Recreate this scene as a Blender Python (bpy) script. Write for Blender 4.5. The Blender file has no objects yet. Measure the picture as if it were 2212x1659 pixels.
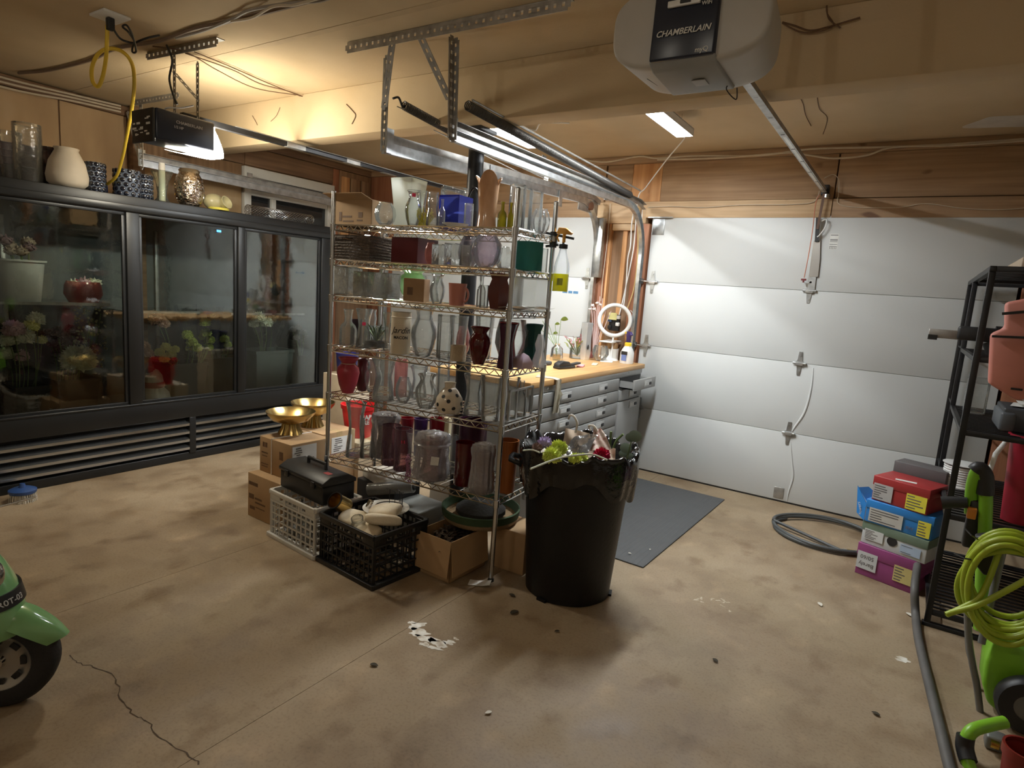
import bpy, bmesh, math, random
from mathutils import Vector as V, Matrix, Euler
random.seed(11)
sc = bpy.context.scene
COL = sc.collection
R = math.radians
PI = math.pi

# ---------------------------------------------------------------- camera
YAW, PIT, ROL, FPX = R(-32.685), R(-8.798), R(4.134), 1329.5
CAM = V((0, 0, 1.4735))
_f = V((math.sin(YAW)*math.cos(PIT), math.cos(YAW)*math.cos(PIT), math.sin(PIT)))
_r0 = V((math.cos(YAW), -math.sin(YAW), 0))
_u0 = _r0.cross(_f)
_r = _r0*math.cos(ROL) + _u0*math.sin(ROL)
_u = -_r0*math.sin(ROL) + _u0*math.cos(ROL)
cam_d = bpy.data.cameras.new('camera')
cam_d.sensor_width = 36
cam_d.lens = FPX/2212*36
cam_d.clip_start = 0.05
cam_o = bpy.data.objects.new('camera', cam_d)
COL.objects.link(cam_o)
cam_o.matrix_world = Matrix((( _r.x, _u.x, -_f.x, CAM.x), (_r.y, _u.y, -_f.y, CAM.y), (_r.z, _u.z, -_f.z, CAM.z), (0, 0, 0, 1)))
sc.camera = cam_o

# ---------------------------------------------------------------- world, exposure
w = bpy.data.worlds.new('night'); sc.world = w; w.use_nodes = True
w.node_tree.nodes['Background'].inputs[0].default_value = (0.02, 0.025, 0.04, 1)
w.node_tree.nodes['Background'].inputs[1].default_value = 0.2
sc.view_settings.view_transform = 'Standard'
sc.view_settings.look = 'None'
sc.view_settings.gamma = 1
sc.view_settings.use_curve_mapping = False
sc.view_settings.exposure = 0.24
sc.cycles.transparent_max_bounces = 40
sc.cycles.max_bounces = 10
sc.cycles.diffuse_bounces = 5
sc.cycles.sample_clamp_indirect = 4
LED_POWER = 150.0       # emission strength of the shop-light diffusers
LENS_POWER = 112.0     # emission strength of the lit opener lens
BULB_POWER = 185.0      # emission strength of the two ceiling bulbs behind the camera

# ---------------------------------------------------------------- view geometry: where a sight line meets a real plane
def ray(px, py):
    return (_f*FPX + _r*(px-1106) - _u*(py-829.5)).normalized()
def gz(px, py, z=0.0):
    d = ray(px, py); return CAM + d*((z-CAM.z)/d.z)
def gx(px, py, x):
    d = ray(px, py); return CAM + d*((x-CAM.x)/d.x)
def gy(px, py, y):
    d = ray(px, py); return CAM + d*((y-CAM.y)/d.y)
def gp(px, py, p0, n):
    d = ray(px, py); return CAM + d*((V(p0)-CAM).dot(V(n))/d.dot(V(n)))
def proj(p):
    v = V(p)-CAM; z = v.dot(_f); return 1106+FPX*v.dot(_r)/z, 829.5-FPX*v.dot(_u)/z
def place(px, pytop, p0, n, zb, w=0):
    """stand a thing on height zb in the vertical plane (p0,n): base point, height, half width"""
    n = V(n).normalized(); t = V((-n.y, n.x, 0)); q = gp(px, pytop, p0, n); zt = q.z
    base = V((q.x, q.y, 0))
    for _ in range(4):
        m = V((base.x, base.y, (zt+zb)/2)); a = proj(m)[0]; b = proj(m+t*.01)[0]
        base += t*(.01*(px-a)/(b-a))
        for _k in range(3):
            a = proj((base.x, base.y, zt))[1]; b = proj((base.x, base.y, zt+.01))[1]
            zt += .01*(pytop-a)/(b-a)
    dep = (V((base.x, base.y, zb))-CAM).dot(_f)
    return V((base.x, base.y, zb)), zt-zb, w/2*dep/FPX

# ---------------------------------------------------------------- materials
MATS = {}
def _new(name):
    m = bpy.data.materials.new(name); m.use_nodes = True
    nt = m.node_tree; nt.nodes.clear()
    out = nt.nodes.new('ShaderNodeOutputMaterial')
    return m, nt, out
def _noise(nt, scale, detail=3, stretch=(1, 1, 1)):
    tc = nt.nodes.new('ShaderNodeTexCoord'); mp = nt.nodes.new('ShaderNodeMapping')
    mp.inputs['Scale'].default_value = stretch
    nz = nt.nodes.new('ShaderNodeTexNoise'); nz.inputs['Scale'].default_value = scale; nz.inputs['Detail'].default_value = detail
    nt.links.new(tc.outputs['Object'], mp.inputs[0]); nt.links.new(mp.outputs[0], nz.inputs['Vector'])
    return nz
def _ramp(nt, src, stops):
    rp = nt.nodes.new('ShaderNodeValToRGB')
    e = rp.color_ramp.elements
    e[0].position, e[0].color = stops[0][0], (*stops[0][1], 1)
    e[1].position, e[1].color = stops[-1][0], (*stops[-1][1], 1)
    for p, c in stops[1:-1]:
        k = e.new(p); k.color = (*c, 1)
    nt.links.new(src, rp.inputs[0]); return rp
def mat(name, col=(.5, .5, .5), rough=.5, metal=0., var=.08, vs=12, bump=0., bs=60, spec=.5, coat=0., stretch=(1, 1, 1), stops=None, emit=0.):
    if name in MATS: return MATS[name]
    m, nt, out = _new(name)
    b = nt.nodes.new('ShaderNodeBsdfPrincipled')
    b.inputs['Roughness'].default_value = rough; b.inputs['Metallic'].default_value = metal
    b.inputs['Specular IOR Level'].default_value = spec; b.inputs['Coat Weight'].default_value = coat
    nz = _noise(nt, vs, 4, stretch)
    if stops is None:
        lo = tuple(max(0, c*(1-var)) for c in col); hi = tuple(min(1, c*(1+var)) for c in col)
        stops = [(.3, lo), (.7, hi)]
    rp = _ramp(nt, nz.outputs['Fac'], stops)
    nt.links.new(rp.outputs[0], b.inputs['Base Color'])
    if emit:
        nt.links.new(rp.outputs[0], b.inputs['Emission Color']); b.inputs['Emission Strength'].default_value = emit
    if bump:
        n2 = _noise(nt, bs, 3, stretch); bp = nt.nodes.new('ShaderNodeBump'); bp.inputs['Strength'].default_value = bump
        bp.inputs['Distance'].default_value = .01
        nt.links.new(n2.outputs['Fac'], bp.inputs['Height']); nt.links.new(bp.outputs[0], b.inputs['Normal'])
    nt.links.new(b.outputs[0], out.inputs[0]); MATS[name] = m; return m
def glass(name, tint=(.93, .96, .95), edge=.55, rough=.03, haze=0., hazecol=(.8, .8, .8), refl=1.0, bump=0., bs=30, trl=.4):
    """thin-walled clear glass: tinted transmission that darkens towards the rim plus mirror reflection"""
    if name in MATS: return MATS[name]
    m, nt, out = _new(name)
    tr = nt.nodes.new('ShaderNodeBsdfTransparent'); gl = nt.nodes.new('ShaderNodeBsdfGlossy'); gl.inputs['Roughness'].default_value = rough
    lw = nt.nodes.new('ShaderNodeLayerWeight'); lw.inputs['Blend'].default_value = .35
    mx = nt.nodes.new('ShaderNodeMix'); mx.data_type = 'RGBA'
    mx.inputs[6].default_value = (*tint, 1); mx.inputs[7].default_value = (*(c*edge for c in tint), 1)
    nt.links.new(lw.outputs['Facing'], mx.inputs[0]); nt.links.new(mx.outputs[2], tr.inputs['Color'])
    fr = nt.nodes.new('ShaderNodeFresnel'); fr.inputs['IOR'].default_value = 1.5
    mu = nt.nodes.new('ShaderNodeMath'); mu.operation = 'MULTIPLY'; mu.inputs[1].default_value = 1.5*refl; mu.use_clamp = True
    nt.links.new(fr.outputs[0], mu.inputs[0])
    ms = nt.nodes.new('ShaderNodeMixShader'); nt.links.new(mu.outputs[0], ms.inputs[0])
    nt.links.new(tr.outputs[0], ms.inputs[1]); nt.links.new(gl.outputs[0], ms.inputs[2])
    nz = _noise(nt, bs, 3)
    bp = nt.nodes.new('ShaderNodeBump'); bp.inputs['Strength'].default_value = max(bump, .02); bp.inputs['Distance'].default_value = .01
    nt.links.new(nz.outputs['Fac'], bp.inputs['Height']); nt.links.new(bp.outputs[0], gl.inputs['Normal'])
    last = ms
    if haze:
        df = nt.nodes.new('ShaderNodeBsdfDiffuse'); df.inputs[0].default_value = (*hazecol, 1)
        tl = nt.nodes.new('ShaderNodeBsdfTranslucent'); tl.inputs[0].default_value = (*hazecol, 1)
        ad = nt.nodes.new('ShaderNodeMixShader'); ad.inputs[0].default_value = trl
        nt.links.new(df.outputs[0], ad.inputs[1]); nt.links.new(tl.outputs[0], ad.inputs[2])
        m2 = nt.nodes.new('ShaderNodeMixShader'); m2.inputs[0].default_value = haze
        nt.links.new(ms.outputs[0], m2.inputs[1]); nt.links.new(ad.outputs[0], m2.inputs[2]); last = m2
    nt.links.new(last.outputs[0], out.inputs[0]); MATS[name] = m; return m
def lamp(name, col, strength):
    if name in MATS: return MATS[name]
    m, nt, out = _new(name); e = nt.nodes.new('ShaderNodeEmission')
    e.inputs[0].default_value = (*col, 1); e.inputs[1].default_value = strength
    nt.links.new(e.outputs[0], out.inputs[0]); MATS[name] = m; return m
def wood(name, a, b, axis='z', rough=.65, knots=True):
    if name in MATS: return MATS[name]
    st = {'x': (.6, 14, 14), 'y': (14, .6, 14), 'z': (14, 14, .6)}[axis]
    m, nt, out = _new(name); p = nt.nodes.new('ShaderNodeBsdfPrincipled'); p.inputs['Roughness'].default_value = rough
    n1 = _noise(nt, 2.2, 6, st); n2 = _noise(nt, 1.7, 3)
    mid = tuple((x+y)/2 for x, y in zip(a, b))
    r1 = _ramp(nt, n1.outputs['Fac'], [(.3, a), (.52, mid), (.72, b)])
    r2 = _ramp(nt, n2.outputs['Fac'], [(.3, (.62, .55, .5)), (.6, (1, 1, 1))])
    mx = nt.nodes.new('ShaderNodeMix'); mx.data_type = 'RGBA'; mx.blend_type = 'MULTIPLY'; mx.inputs[0].default_value = .6
    nt.links.new(r1.outputs[0], mx.inputs[6]); nt.links.new(r2.outputs[0], mx.inputs[7])
    last = mx.outputs[2]
    if knots:
        n3 = _noise(nt, 9, 1, {'x': (.5, 1, 1), 'y': (1, .5, 1), 'z': (1, 1, .5)}[axis]); r3 = _ramp(nt, n3.outputs['Fac'], [(.24, (.25, .13, .07)), (.3, (1, 1, 1))])
        m3 = nt.nodes.new('ShaderNodeMix'); m3.data_type = 'RGBA'; m3.blend_type = 'MULTIPLY'; m3.inputs[0].default_value = .8
        nt.links.new(last, m3.inputs[6]); nt.links.new(r3.outputs[0], m3.inputs[7]); last = m3.outputs[2]
    nt.links.new(last, p.inputs['Base Color'])
    bp = nt.nodes.new('ShaderNodeBump'); bp.inputs['Strength'].default_value = .25; bp.inputs['Distance'].default_value = .004
    nt.links.new(n1.outputs['Fac'], bp.inputs['Height']); nt.links.new(bp.outputs[0], p.inputs['Normal'])
    nt.links.new(p.outputs[0], out.inputs[0]); MATS[name] = m; return m

# ---------------------------------------------------------------- mesh builder
def frame_of(t):
    t = V(t).normalized(); a = V((0, 0, 1)) if abs(t.z) < .9 else V((1, 0, 0))
    s = t.cross(a).normalized(); return s, s.cross(t).normalized()
class MB:
    def __init__(s, off=(0, 0, 0)): s.v = []; s.f = []; s.off = V(off)
    def add(s, vs, fs):
        k = len(s.v); s.v += [V(p)-s.off for p in vs]; s.f += [tuple(i+k for i in q) for q in fs]; return s
    def box(s, c, d, rot=None):
        c = V(c); M = rot if isinstance(rot, Matrix) else (Euler(rot).to_matrix() if rot else Matrix.Identity(3))
        vs = [c + M @ V((d[0]*x/2, d[1]*y/2, d[2]*z/2)) for x in (-1, 1) for y in (-1, 1) for z in (-1, 1)]
        return s.add(vs, [(0, 1, 3, 2), (4, 6, 7, 5), (0, 4, 5, 1), (2, 3, 7, 6), (0, 2, 6, 4), (1, 5, 7, 3)])
    def bb(s, lo, hi):
        return s.box([(a+b)/2 for a, b in zip(lo, hi)], [abs(b-a) for a, b in zip(lo, hi)])
    def bar(s, p, q, w, t, up=(0, 0, 1)):
        p, q = V(p), V(q); d = (q-p); L = d.length; d.normalize()
        x = d.cross(V(up)); x = x.normalized() if x.length > 1e-4 else frame_of(d)[0]; y = x.cross(d)
        return s.box((p+q)/2, (w, L, t), Matrix((x, d, y)).transposed())
    def tube(s, pts, r, n=8, closed=False, caps=True):
        pts = [V(p) for p in pts]; m = len(pts); rs = r if isinstance(r, (list, tuple)) else [r]*m
        vs = []; prev = None
        for i, p in enumerate(pts):
            a = pts[i-1] if (i or closed) else p; b = pts[(i+1) % m] if (i < m-1 or closed) else p
            t = (b-a).normalized()
            if prev is None: x, y = frame_of(t)
            else:
                x = prev - t*prev.dot(t); x = x.normalized() if x.length > 1e-5 else frame_of(t)[0]; y = t.cross(x)
            prev = x
            y = t.cross(x)
            vs += [p + (x*math.cos(2*PI*k/n) + y*math.sin(2*PI*k/n))*rs[i] for k in range(n)]
        fs = []
        for i in range(m if closed else m-1):
            j = (i+1) % m
            fs += [(i*n+k, i*n+(k+1) % n, j*n+(k+1) % n, j*n+k) for k in range(n)]
        if caps and not closed: fs += [tuple(range(n-1, -1, -1)), tuple(range((m-1)*n, m*n))]
        return s.add(vs, fs)
    def cyl(s, p, q, r, n=16): return s.tube([p, q], r, n)
    def lathe(s, prof, n=28, c=(0, 0, 0), M=None, ripple=0, lobes=0, sq=0, twist=0.):
        """prof: list of (radius, height); sq>0 squares the section with that many sides"""
        c = V(c); M = M or Matrix.Identity(3); vs = []; fs = []; k = len(prof)
        for (r, z) in prof:
            for j in range(n):
                a = 2*PI*j/n; rr = r
                if lobes: rr = r*(1+ripple*math.cos(lobes*(a + twist*z)))
                if sq:
                    b = (a % (2*PI/sq)) - PI/sq; rr = r*math.cos(PI/sq)/math.cos(b)
                vs.append(c + M @ V((rr*math.cos(a), rr*math.sin(a), z)))
        for i in range(k-1):
            fs += [(i*n+j, i*n+(j+1) % n, (i+1)*n+(j+1) % n, (i+1)*n+j) for j in range(n)]
        return s.add(vs, fs)
    def prism(s, poly, a, b):
        """poly in 3-D points at one face, extruded by vector b-a given as V offsets"""
        n = len(poly); d = V(b)-V(a)
        vs = [V(p) for p in poly] + [V(p)+d for p in poly]
        return s.add(vs, [tuple(range(n-1, -1, -1)), tuple(range(n, 2*n))] + [(i, (i+1) % n, n+(i+1) % n, n+i) for i in range(n)])
    def sweep(s, prof, path, side=(1, 0, 0)):
        side = V(side); m = len(path); n = len(prof); vs = []; path = [V(p) for p in path]
        for i, p in enumerate(path):
            t = (path[min(i+1, m-1)] - path[max(i-1, 0)]).normalized(); nn = side.cross(t).normalized()
            vs += [p + side*a + nn*b for a, b in prof]
        fs = [(i*n+k, i*n+(k+1) % n, (i+1)*n+(k+1) % n, (i+1)*n+k) for i in range(m-1) for k in range(n)]
        return s.add(vs, fs + [tuple(range(n-1, -1, -1)), tuple(range((m-1)*n, m*n))])
    def grid(s, fn, nu, nv, closed_u=False):
        vs = [fn(i/(nu-1) if not closed_u else i/nu, j/(nv-1)) for i in range(nu) for j in range(nv)]
        fs = [(i*nv+j, ((i+1) % nu)*nv+j, ((i+1) % nu)*nv+j+1, i*nv+j+1) for i in range(nu if closed_u else nu-1) for j in range(nv-1)]
        return s.add(vs, fs)
    def ball(s, c, r, nu=14, nv=9, sc=(1, 1, 1), M=None):
        c = V(c); M = M or Matrix.Identity(3)
        def fn(u, v): 
            a = 2*PI*u; b = PI*(v-.5)
            return c + M @ V((r*sc[0]*math.cos(b)*math.cos(a), r*sc[1]*math.cos(b)*math.sin(a), r*sc[2]*math.sin(b)))
        return s.grid(fn, nu, nv, True)
    def quad(s, a, b, c, d): return s.add([a, b, c, d], [(0, 1, 2, 3)])
    def solid(s, t):
        """give an open sheet thickness t along face normals (built as an offset copy plus rim)"""
        bm = bmesh.new(); vs = [bm.verts.new(p) for p in s.v]
        for q in s.f:
            try: bm.faces.new([vs[i] for i in q])
            except ValueError: pass
        bmesh.ops.recalc_face_normals(bm, faces=bm.faces[:])
        bmesh.ops.solidify(bm, geom=bm.faces[:], thickness=t)
        bm.verts.index_update(); s.v = [v.co.copy() for v in bm.verts]; s.f = [tuple(v.index for v in f.verts) for f in bm.faces]; bm.free(); return s
    def mesh(s, name, m, ang=47, bevel=0):
        me = bpy.data.meshes.new(name)
        bm = bmesh.new(); vs = [bm.verts.new(p) for p in s.v]
        for q in s.f:
            if len(set(q)) > 2:
                try: bm.faces.new([vs[i] for i in q])
                except ValueError: pass
        bmesh.ops.remove_doubles(bm, verts=bm.verts[:], dist=1e-6)
        bmesh.ops.recalc_face_normals(bm, faces=bm.faces[:])
        if bevel:
            es = [e for e in bm.edges if len(e.link_faces) == 2 and e.calc_face_angle(0) > .6]
            bmesh.ops.bevel(bm, geom=es, offset=bevel, segments=2, affect='EDGES', profile=.5, clamp_overlap=True)
        bm.to_mesh(me); bm.free()
        me.polygons.foreach_set('use_smooth', [True]*len(me.polygons)); me.set_sharp_from_angle(angle=R(ang))
        if m is not None: me.materials.append(m)
        return me
    def build(s, name, m, parent=None, loc=None, rotz=0, ang=47, bevel=0, label=None):
        o = bpy.data.objects.new(name, s.mesh(name, m, ang, bevel)); COL.objects.link(o)
        if parent is not None: o.parent = parent
        if loc is not None: o.location = loc
        if rotz: o.rotation_euler = (0, 0, rotz)
        if label: o['label'] = label
        return o
def crinkle(o, amp, freq, cuts=1):
    from mathutils import noise
    bm = bmesh.new(); bm.from_mesh(o.data); bmesh.ops.subdivide_edges(bm, edges=bm.edges[:], cuts=cuts, use_grid_fill=True); bm.normal_update()
    zs = [v.co.z for v in bm.verts]; z0, z1 = min(zs), max(zs)
    for v in bm.verts:
        k = min(1, (v.co.z-z0)/(.06*(z1-z0)+1e-6)); q = noise.noise(v.co*freq)+.5*noise.noise(v.co*freq*2.3+V((3, 1, 2))); v.co += v.normal*amp*q*k
    bm.to_mesh(o.data); bm.free(); o.data.polygons.foreach_set('use_smooth', [True]*len(o.data.polygons))
def thing(name, label, cat, loc=(0, 0, 0), rotz=0, group=None):
    o = bpy.data.objects.new(name, None); COL.objects.link(o); o.location = loc; o.rotation_euler = (0, 0, rotz)
    o.empty_display_size = .05
    return tag(o, label, cat, group)
def tag(o, label, cat, group=None):
    o['label'] = label; o['category'] = cat
    if group: o['group'] = group
    return o
def struct(o): o['kind'] = 'structure'; return o
def stuff(o): o['kind'] = 'stuff'; return o
def piece(name, me, parent, loc=(0, 0, 0), rot=(0, 0, 0)):
    o = bpy.data.objects.new(name, me); COL.objects.link(o); o.parent = parent; o.location = loc; o.rotation_euler = rot; return o
def lettering(body, size, m, parent, M, name='lettering', bold=0., shear=0., align='CENTER', xs=1.):
    cu = bpy.data.curves.new('txt', 'FONT'); cu.body = body; cu.size = size; cu.align_x = align; cu.align_y = 'CENTER'
    cu.extrude = .0004; cu.offset = bold*size; cu.shear = shear; cu.resolution_u = 3
    ob = bpy.data.objects.new('txt', cu)
    me = bpy.data.meshes.new_from_object(ob); bpy.data.objects.remove(ob)
    me.name = name; me.materials.clear(); me.materials.append(m)
    me.transform(M @ Matrix.Diagonal((xs, 1, 1, 1)))
    o = bpy.data.objects.new(name, me); COL.objects.link(o); o.parent = parent; return o
def face_M(origin, right, up):
    r = V(right).normalized(); u = V(up).normalized(); n = r.cross(u)
    return Matrix(((r.x, u.x, n.x, origin[0]), (r.y, u.y, n.y, origin[1]), (r.z, u.z, n.z, origin[2]), (0, 0, 0, 1)))
def smooth_path(pts, k=6, closed=False):
    pts = [V(p) for p in pts]; out = []; n = len(pts)
    for i in range(n if closed else n-1):
        p0 = pts[i-1] if (i or closed) else pts[0]; p1 = pts[i]; p2 = pts[(i+1) % n]; p3 = pts[(i+2) % n] if (i+2 < n or closed) else pts[-1]
        for j in range(k):
            t = j/k; out.append(.5*((2*p1) + (p2-p0)*t + (2*p0-5*p1+4*p2-p3)*t*t + (3*p1-p0-3*p2+p3)*t**3))
    if not closed: out.append(pts[-1])
    return out
# ================================================================ the room
XL, XR, YB, YF, ZC = -5.25, 1.75, 4.99, -2.9, 2.63
def concrete():
    m, nt, out = _new('concrete'); b = nt.nodes.new('ShaderNodeBsdfPrincipled')
    n1 = _noise(nt, 1.1, 6); n2 = _noise(nt, 5, 8); n3 = _noise(nt, 90, 3); n4 = _noise(nt, 4.2, 10, (1.3, 1, 1))
    r1 = _ramp(nt, n1.outputs['Fac'], [(.3, (.245, .175, .105)), (.5, (.325, .242, .152)), (.72, (.39, .305, .205))])
    r2 = _ramp(nt, n2.outputs['Fac'], [(.32, (.72, .66, .60)), (.52, (1, 1, 1))])
    r3 = _ramp(nt, n3.outputs['Fac'], [(.33, (.80, .77, .74)), (.5, (1, 1, 1))])
    r4 = _ramp(nt, n4.outputs['Fac'], [(.30, (.62, .55, .48)), (.44, (1, 1, 1)), (.60, (1, 1, 1)), (.74, (1.3, 1.28, 1.25))])
    last = r1.outputs[0]
    for r_, f_ in ((r2, .75), (r3, .7), (r4, .8)):
        mx = nt.nodes.new('ShaderNodeMix'); mx.data_type = 'RGBA'; mx.blend_type = 'MULTIPLY'; mx.inputs[0].default_value = f_
        nt.links.new(last, mx.inputs[6]); nt.links.new(r_.outputs[0], mx.inputs[7]); last = mx.outputs[2]
    nt.links.new(last, b.inputs['Base Color'])
    rr = _ramp(nt, n2.outputs['Fac'], [(.3, (.45, .45, .45)), (.7, (.75, .75, .75))]); nt.links.new(rr.outputs[0], b.inputs['Roughness'])
    bp = nt.nodes.new('ShaderNodeBump'); bp.inputs['Strength'].default_value = .15; bp.inputs['Distance'].default_value = .004
    nt.links.new(n3.outputs['Fac'], bp.inputs['Height']); nt.links.new(bp.outputs[0], b.inputs['Normal'])
    nt.links.new(b.outputs[0], out.inputs[0]); return m
M_conc = concrete()
M_dry = mat('aged_drywall', rough=.85, stops=[(.3, (.50, .375, .22)), (.55, (.58, .45, .28)), (.75, (.63, .50, .33))], vs=1.6, bump=.08, bs=90)
M_dry2 = mat('painted_wall', (.74, .70, .62), .8, var=.06, vs=2)
M_ply = mat('plywood', rough=.7, stops=[(.3, (.40, .26, .14)), (.55, (.52, .36, .20)), (.75, (.60, .44, .27))], vs=2.2, stretch=(1, 1.5, .5), bump=.1, bs=40)
M_woodh = wood('pine_header', (.30, .18, .095), (.50, .335, .19), 'x')
M_woodl = wood('pine_light', (.50, .33, .18), (.70, .51, .31), 'x')
M_stud = wood('pine_stud', (.50, .24, .09), (.74, .42, .19), 'z')
M_studr = wood('redwood_stud', (.27, .10, .05), (.42, .19, .10), 'z')
M_sheath = wood('plywood_sheathing', (.20, .115, .06), (.36, .22, .12), 'z', knots=False)
M_dark = wood('dark_board', (.16, .09, .05), (.30, .18, .10), 'y')
M_white = mat('white_paint', (.78, .77, .73), .5, var=.03)
M_door = mat('door_steel', (.60, .615, .61), .5, var=.015, vs=3, bump=.06, bs=190, spec=.35)
M_galv = mat('galvanised', (.52, .54, .55), .34, .9, var=.22, vs=22)
M_galvd = mat('galvanised_dull', (.40, .39, .37), .45, .7, var=.25, vs=18)
M_steel = mat('steel', (.62, .63, .64), .25, 1., var=.06)
M_chrome = mat('chrome', (.78, .77, .74), .12, 1., var=.03)
M_black = mat('black_plastic', (.018, .018, .019), .45, var=.2)
M_blackm = mat('black_metal', (.022, .022, .024), .4, .3, var=.2)
M_cable = mat('cream_cable', (.58, .5, .38), .6)

mb = MB()
for x0, x1 in ((XL-.1, -2.822), (-2.818, -1.642), (-1.638, XR+.1)): mb.bb((x0, YF-.1, -.12), (x1, YB+.3, 0))
floor = struct(MB().bb((XL-.1, YF-.1, -.2), (XR+.1, YB+.3, -.004)).build('floor', mat('joint_dirt', (.16, .12, .085), .9)))
for k, (x0, x1) in enumerate(((XL-.1, -2.821), (-2.819, -1.641), (-1.639, XR+.1))):
    MB().bb((x0, YF-.1, -.06), (x1, YB+.3, 0)).build('slab', M_conc, floor)
# hairline crack, paint spill and worn patches belong to the slab
cr = smooth_path([gz(*q, .0006) for q in ((150, 1415), (168, 1432), (205, 1440), (245, 1462), (258, 1500), (285, 1540), (318, 1558), (350, 1596), (392, 1622), (432, 1652))], 5)
mb = MB(); pts = [p + V((random.uniform(-.006, .006), random.uniform(-.006, .006), 0)) for p in cr]
for i in range(len(pts)-1):
    a, b = pts[i], pts[i+1]; n = (b-a).cross(V((0, 0, 1))).normalized()*random.uniform(.0012, .0028)
    mb.quad(a-n, a+n, b+n, b-n)
mb.build('crack', mat('crack_dirt', (.09, .062, .04), .9), floor)
def splat(cx, cy, rx, ry, rot, m, name, seed, z=.0008):
    rnd = random.Random(seed); n = 40; poly = []; ph = [rnd.uniform(0, 6.3) for _ in range(5)]
    for k in range(n):
        a = 2*PI*k/n; q = 1+.22*math.sin(2*a+ph[0])+.16*math.sin(3*a+ph[1])+.13*math.sin(5*a+ph[2])+.09*math.sin(8*a+ph[3])+rnd.uniform(-.05, .05); x, y = rx*q*math.cos(a), ry*q*math.sin(a)
        poly.append((cx+x*math.cos(rot)-y*math.sin(rot), cy+x*math.sin(rot)+y*math.cos(rot), z))
    return MB().add([(cx, cy, z)]+poly, [(0, 1+k, 1+(k+1) % n) for k in range(n)]).build(name, m, floor)
M_spill = mat('white_spill', rough=.7, stops=[(.35, (.50, .42, .32)), (.5, (.72, .68, .60)), (.7, (.86, .84, .78))], vs=26)
for px, py, rx, ry, ro in ((900, 1352, .040, .022, .9), (905, 1366, .045, .026, .6), (922, 1380, .045, .022, .2), (946, 1390, .045, .022, -.2), (970, 1388, .028, .014, .3), (917, 1392, .024, .012, .1), (938, 1400, .03, .01, .4), (890, 1345, .018, .01, .3), (985, 1380, .012, .008, 0)):
    g = gz(px, py); splat(g.x, g.y, rx, ry, ro, M_spill, 'paint_spill', px)
g = gz(1545, 1300)
M_worn = mat('worn_concrete', rough=.8, stops=[(.35, (.40, .32, .22)), (.6, (.56, .48, .37))], vs=60)
for k in range(14): splat(g.x+random.uniform(-.09, .09), g.y+random.uniform(-.05, .05), random.uniform(.006, .013), random.uniform(.003, .007), k, M_worn, 'worn_patch', k+90)
g = gz(1950, 1425); splat(g.x, g.y, .03, .02, 0, M_spill, 'worn_patch', 77)

ceiling = struct(MB().bb((XL-.1, YF-.1, ZC), (XR+.1, YB+.3, ZC+.1)).build('ceiling', M_dry))
for y in (.9, 2.12): MB().bb((XL, y-.02, ZC-.002), (XR, y+.02, ZC)).build('taped_joint', mat('joint_tape', (.52, .40, .25), .85), ceiling)
g = gz(2190, 262, ZC); MB().add([(g.x+.22*math.cos(a)*(1+.2*math.sin(3*a)), g.y+.16*math.sin(a)*(1+.25*math.sin(2*a+1)), ZC-.001) for a in [2*PI*k/28 for k in range(28)]], [tuple(range(28))]).build('mud_patch', mat('joint_mud', (.62, .58, .52), .8), ceiling)
struct(MB().bb((XL, 2.77, 2.345), (XR, 2.93, ZC)).build('trim_1', M_dry, bevel=.004))           # boxed-in beam
struct(MB().bb((XR, YF, 0), (XR+.1, YB+.3, ZC)).build('wall_right', M_dry2))
struct(MB().bb((XL, YF-.1, 0), (XR, YF, ZC)).build('wall_front', M_dry2))

wb = struct(MB().bb((XL, 5.12, 0), (XR, 5.22, ZC)).build('wall_back', M_sheath))
def plank(x0, x1, z0, z1, y0, y1, m, par=wb, name='plank'): return MB().bb((x0, y0, z0), (x1, y1, z1)).build(name, m, par, bevel=.003)
plank(-2.0, -.62, 2.132, 2.262, 4.985, 5.12, M_woodl, name='header_board'); plank(-.615, XR, 2.132, 2.262, 4.985, 5.12, M_woodh, name='header_board')
plank(-1.90, -.62, 2.266, 2.57, 5.0, 5.12, M_woodh, name='header_board'); plank(-.612, XR, 2.27, 2.57, 5.005, 5.12, M_woodh, name='header_board')
plank(-2.16, -1.905, 2.266, 2.57, 5.01, 5.12, M_stud, name='header_board'); plank(-2.40, -2.165, 2.266, 2.57, 5.02, 5.12, M_woodh, name='header_board')
plank(-2.45, -2.0, 2.085, 2.262, 4.99, 5.12, M_woodl, name='header_board')
plank(-4.9, -2.455, 2.132, 2.262, 4.99, 5.12, M_woodh, name='header_board'); plank(-4.9, -2.405, 2.266, 2.57, 5.0, 5.12, M_woodh, name='header_board')
plank(XL, XR, 2.572, 2.63, 4.98, 5.12, M_woodh, name='top_plate')
for x0, x1, m, y in ((-2.44, -2.33, M_studr, 4.985), (-2.328, -2.305, M_stud, 5.0), (-2.205, -2.165, M_stud, 5.022), (-2.085, -1.96, M_studr, 4.985)):
    plank(x0, x1, 0, 2.084, y, 5.12, m, name='stud')
plank(-2.30, -2.09, 2.03, 2.083, 5.0, 5.12, M_woodl, name='block')
plank(-2.33, -2.08, 0, 2.03, 5.045, 5.118, M_sheath, name='sheathing_panel')
plank(XL, -4.87, 0, 2.57, 4.99, 5.12, M_studr, name='stud'); plank(.52, .66, 0, 2.13, 4.99, 5.12, M_studr, name='stud')

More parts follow.
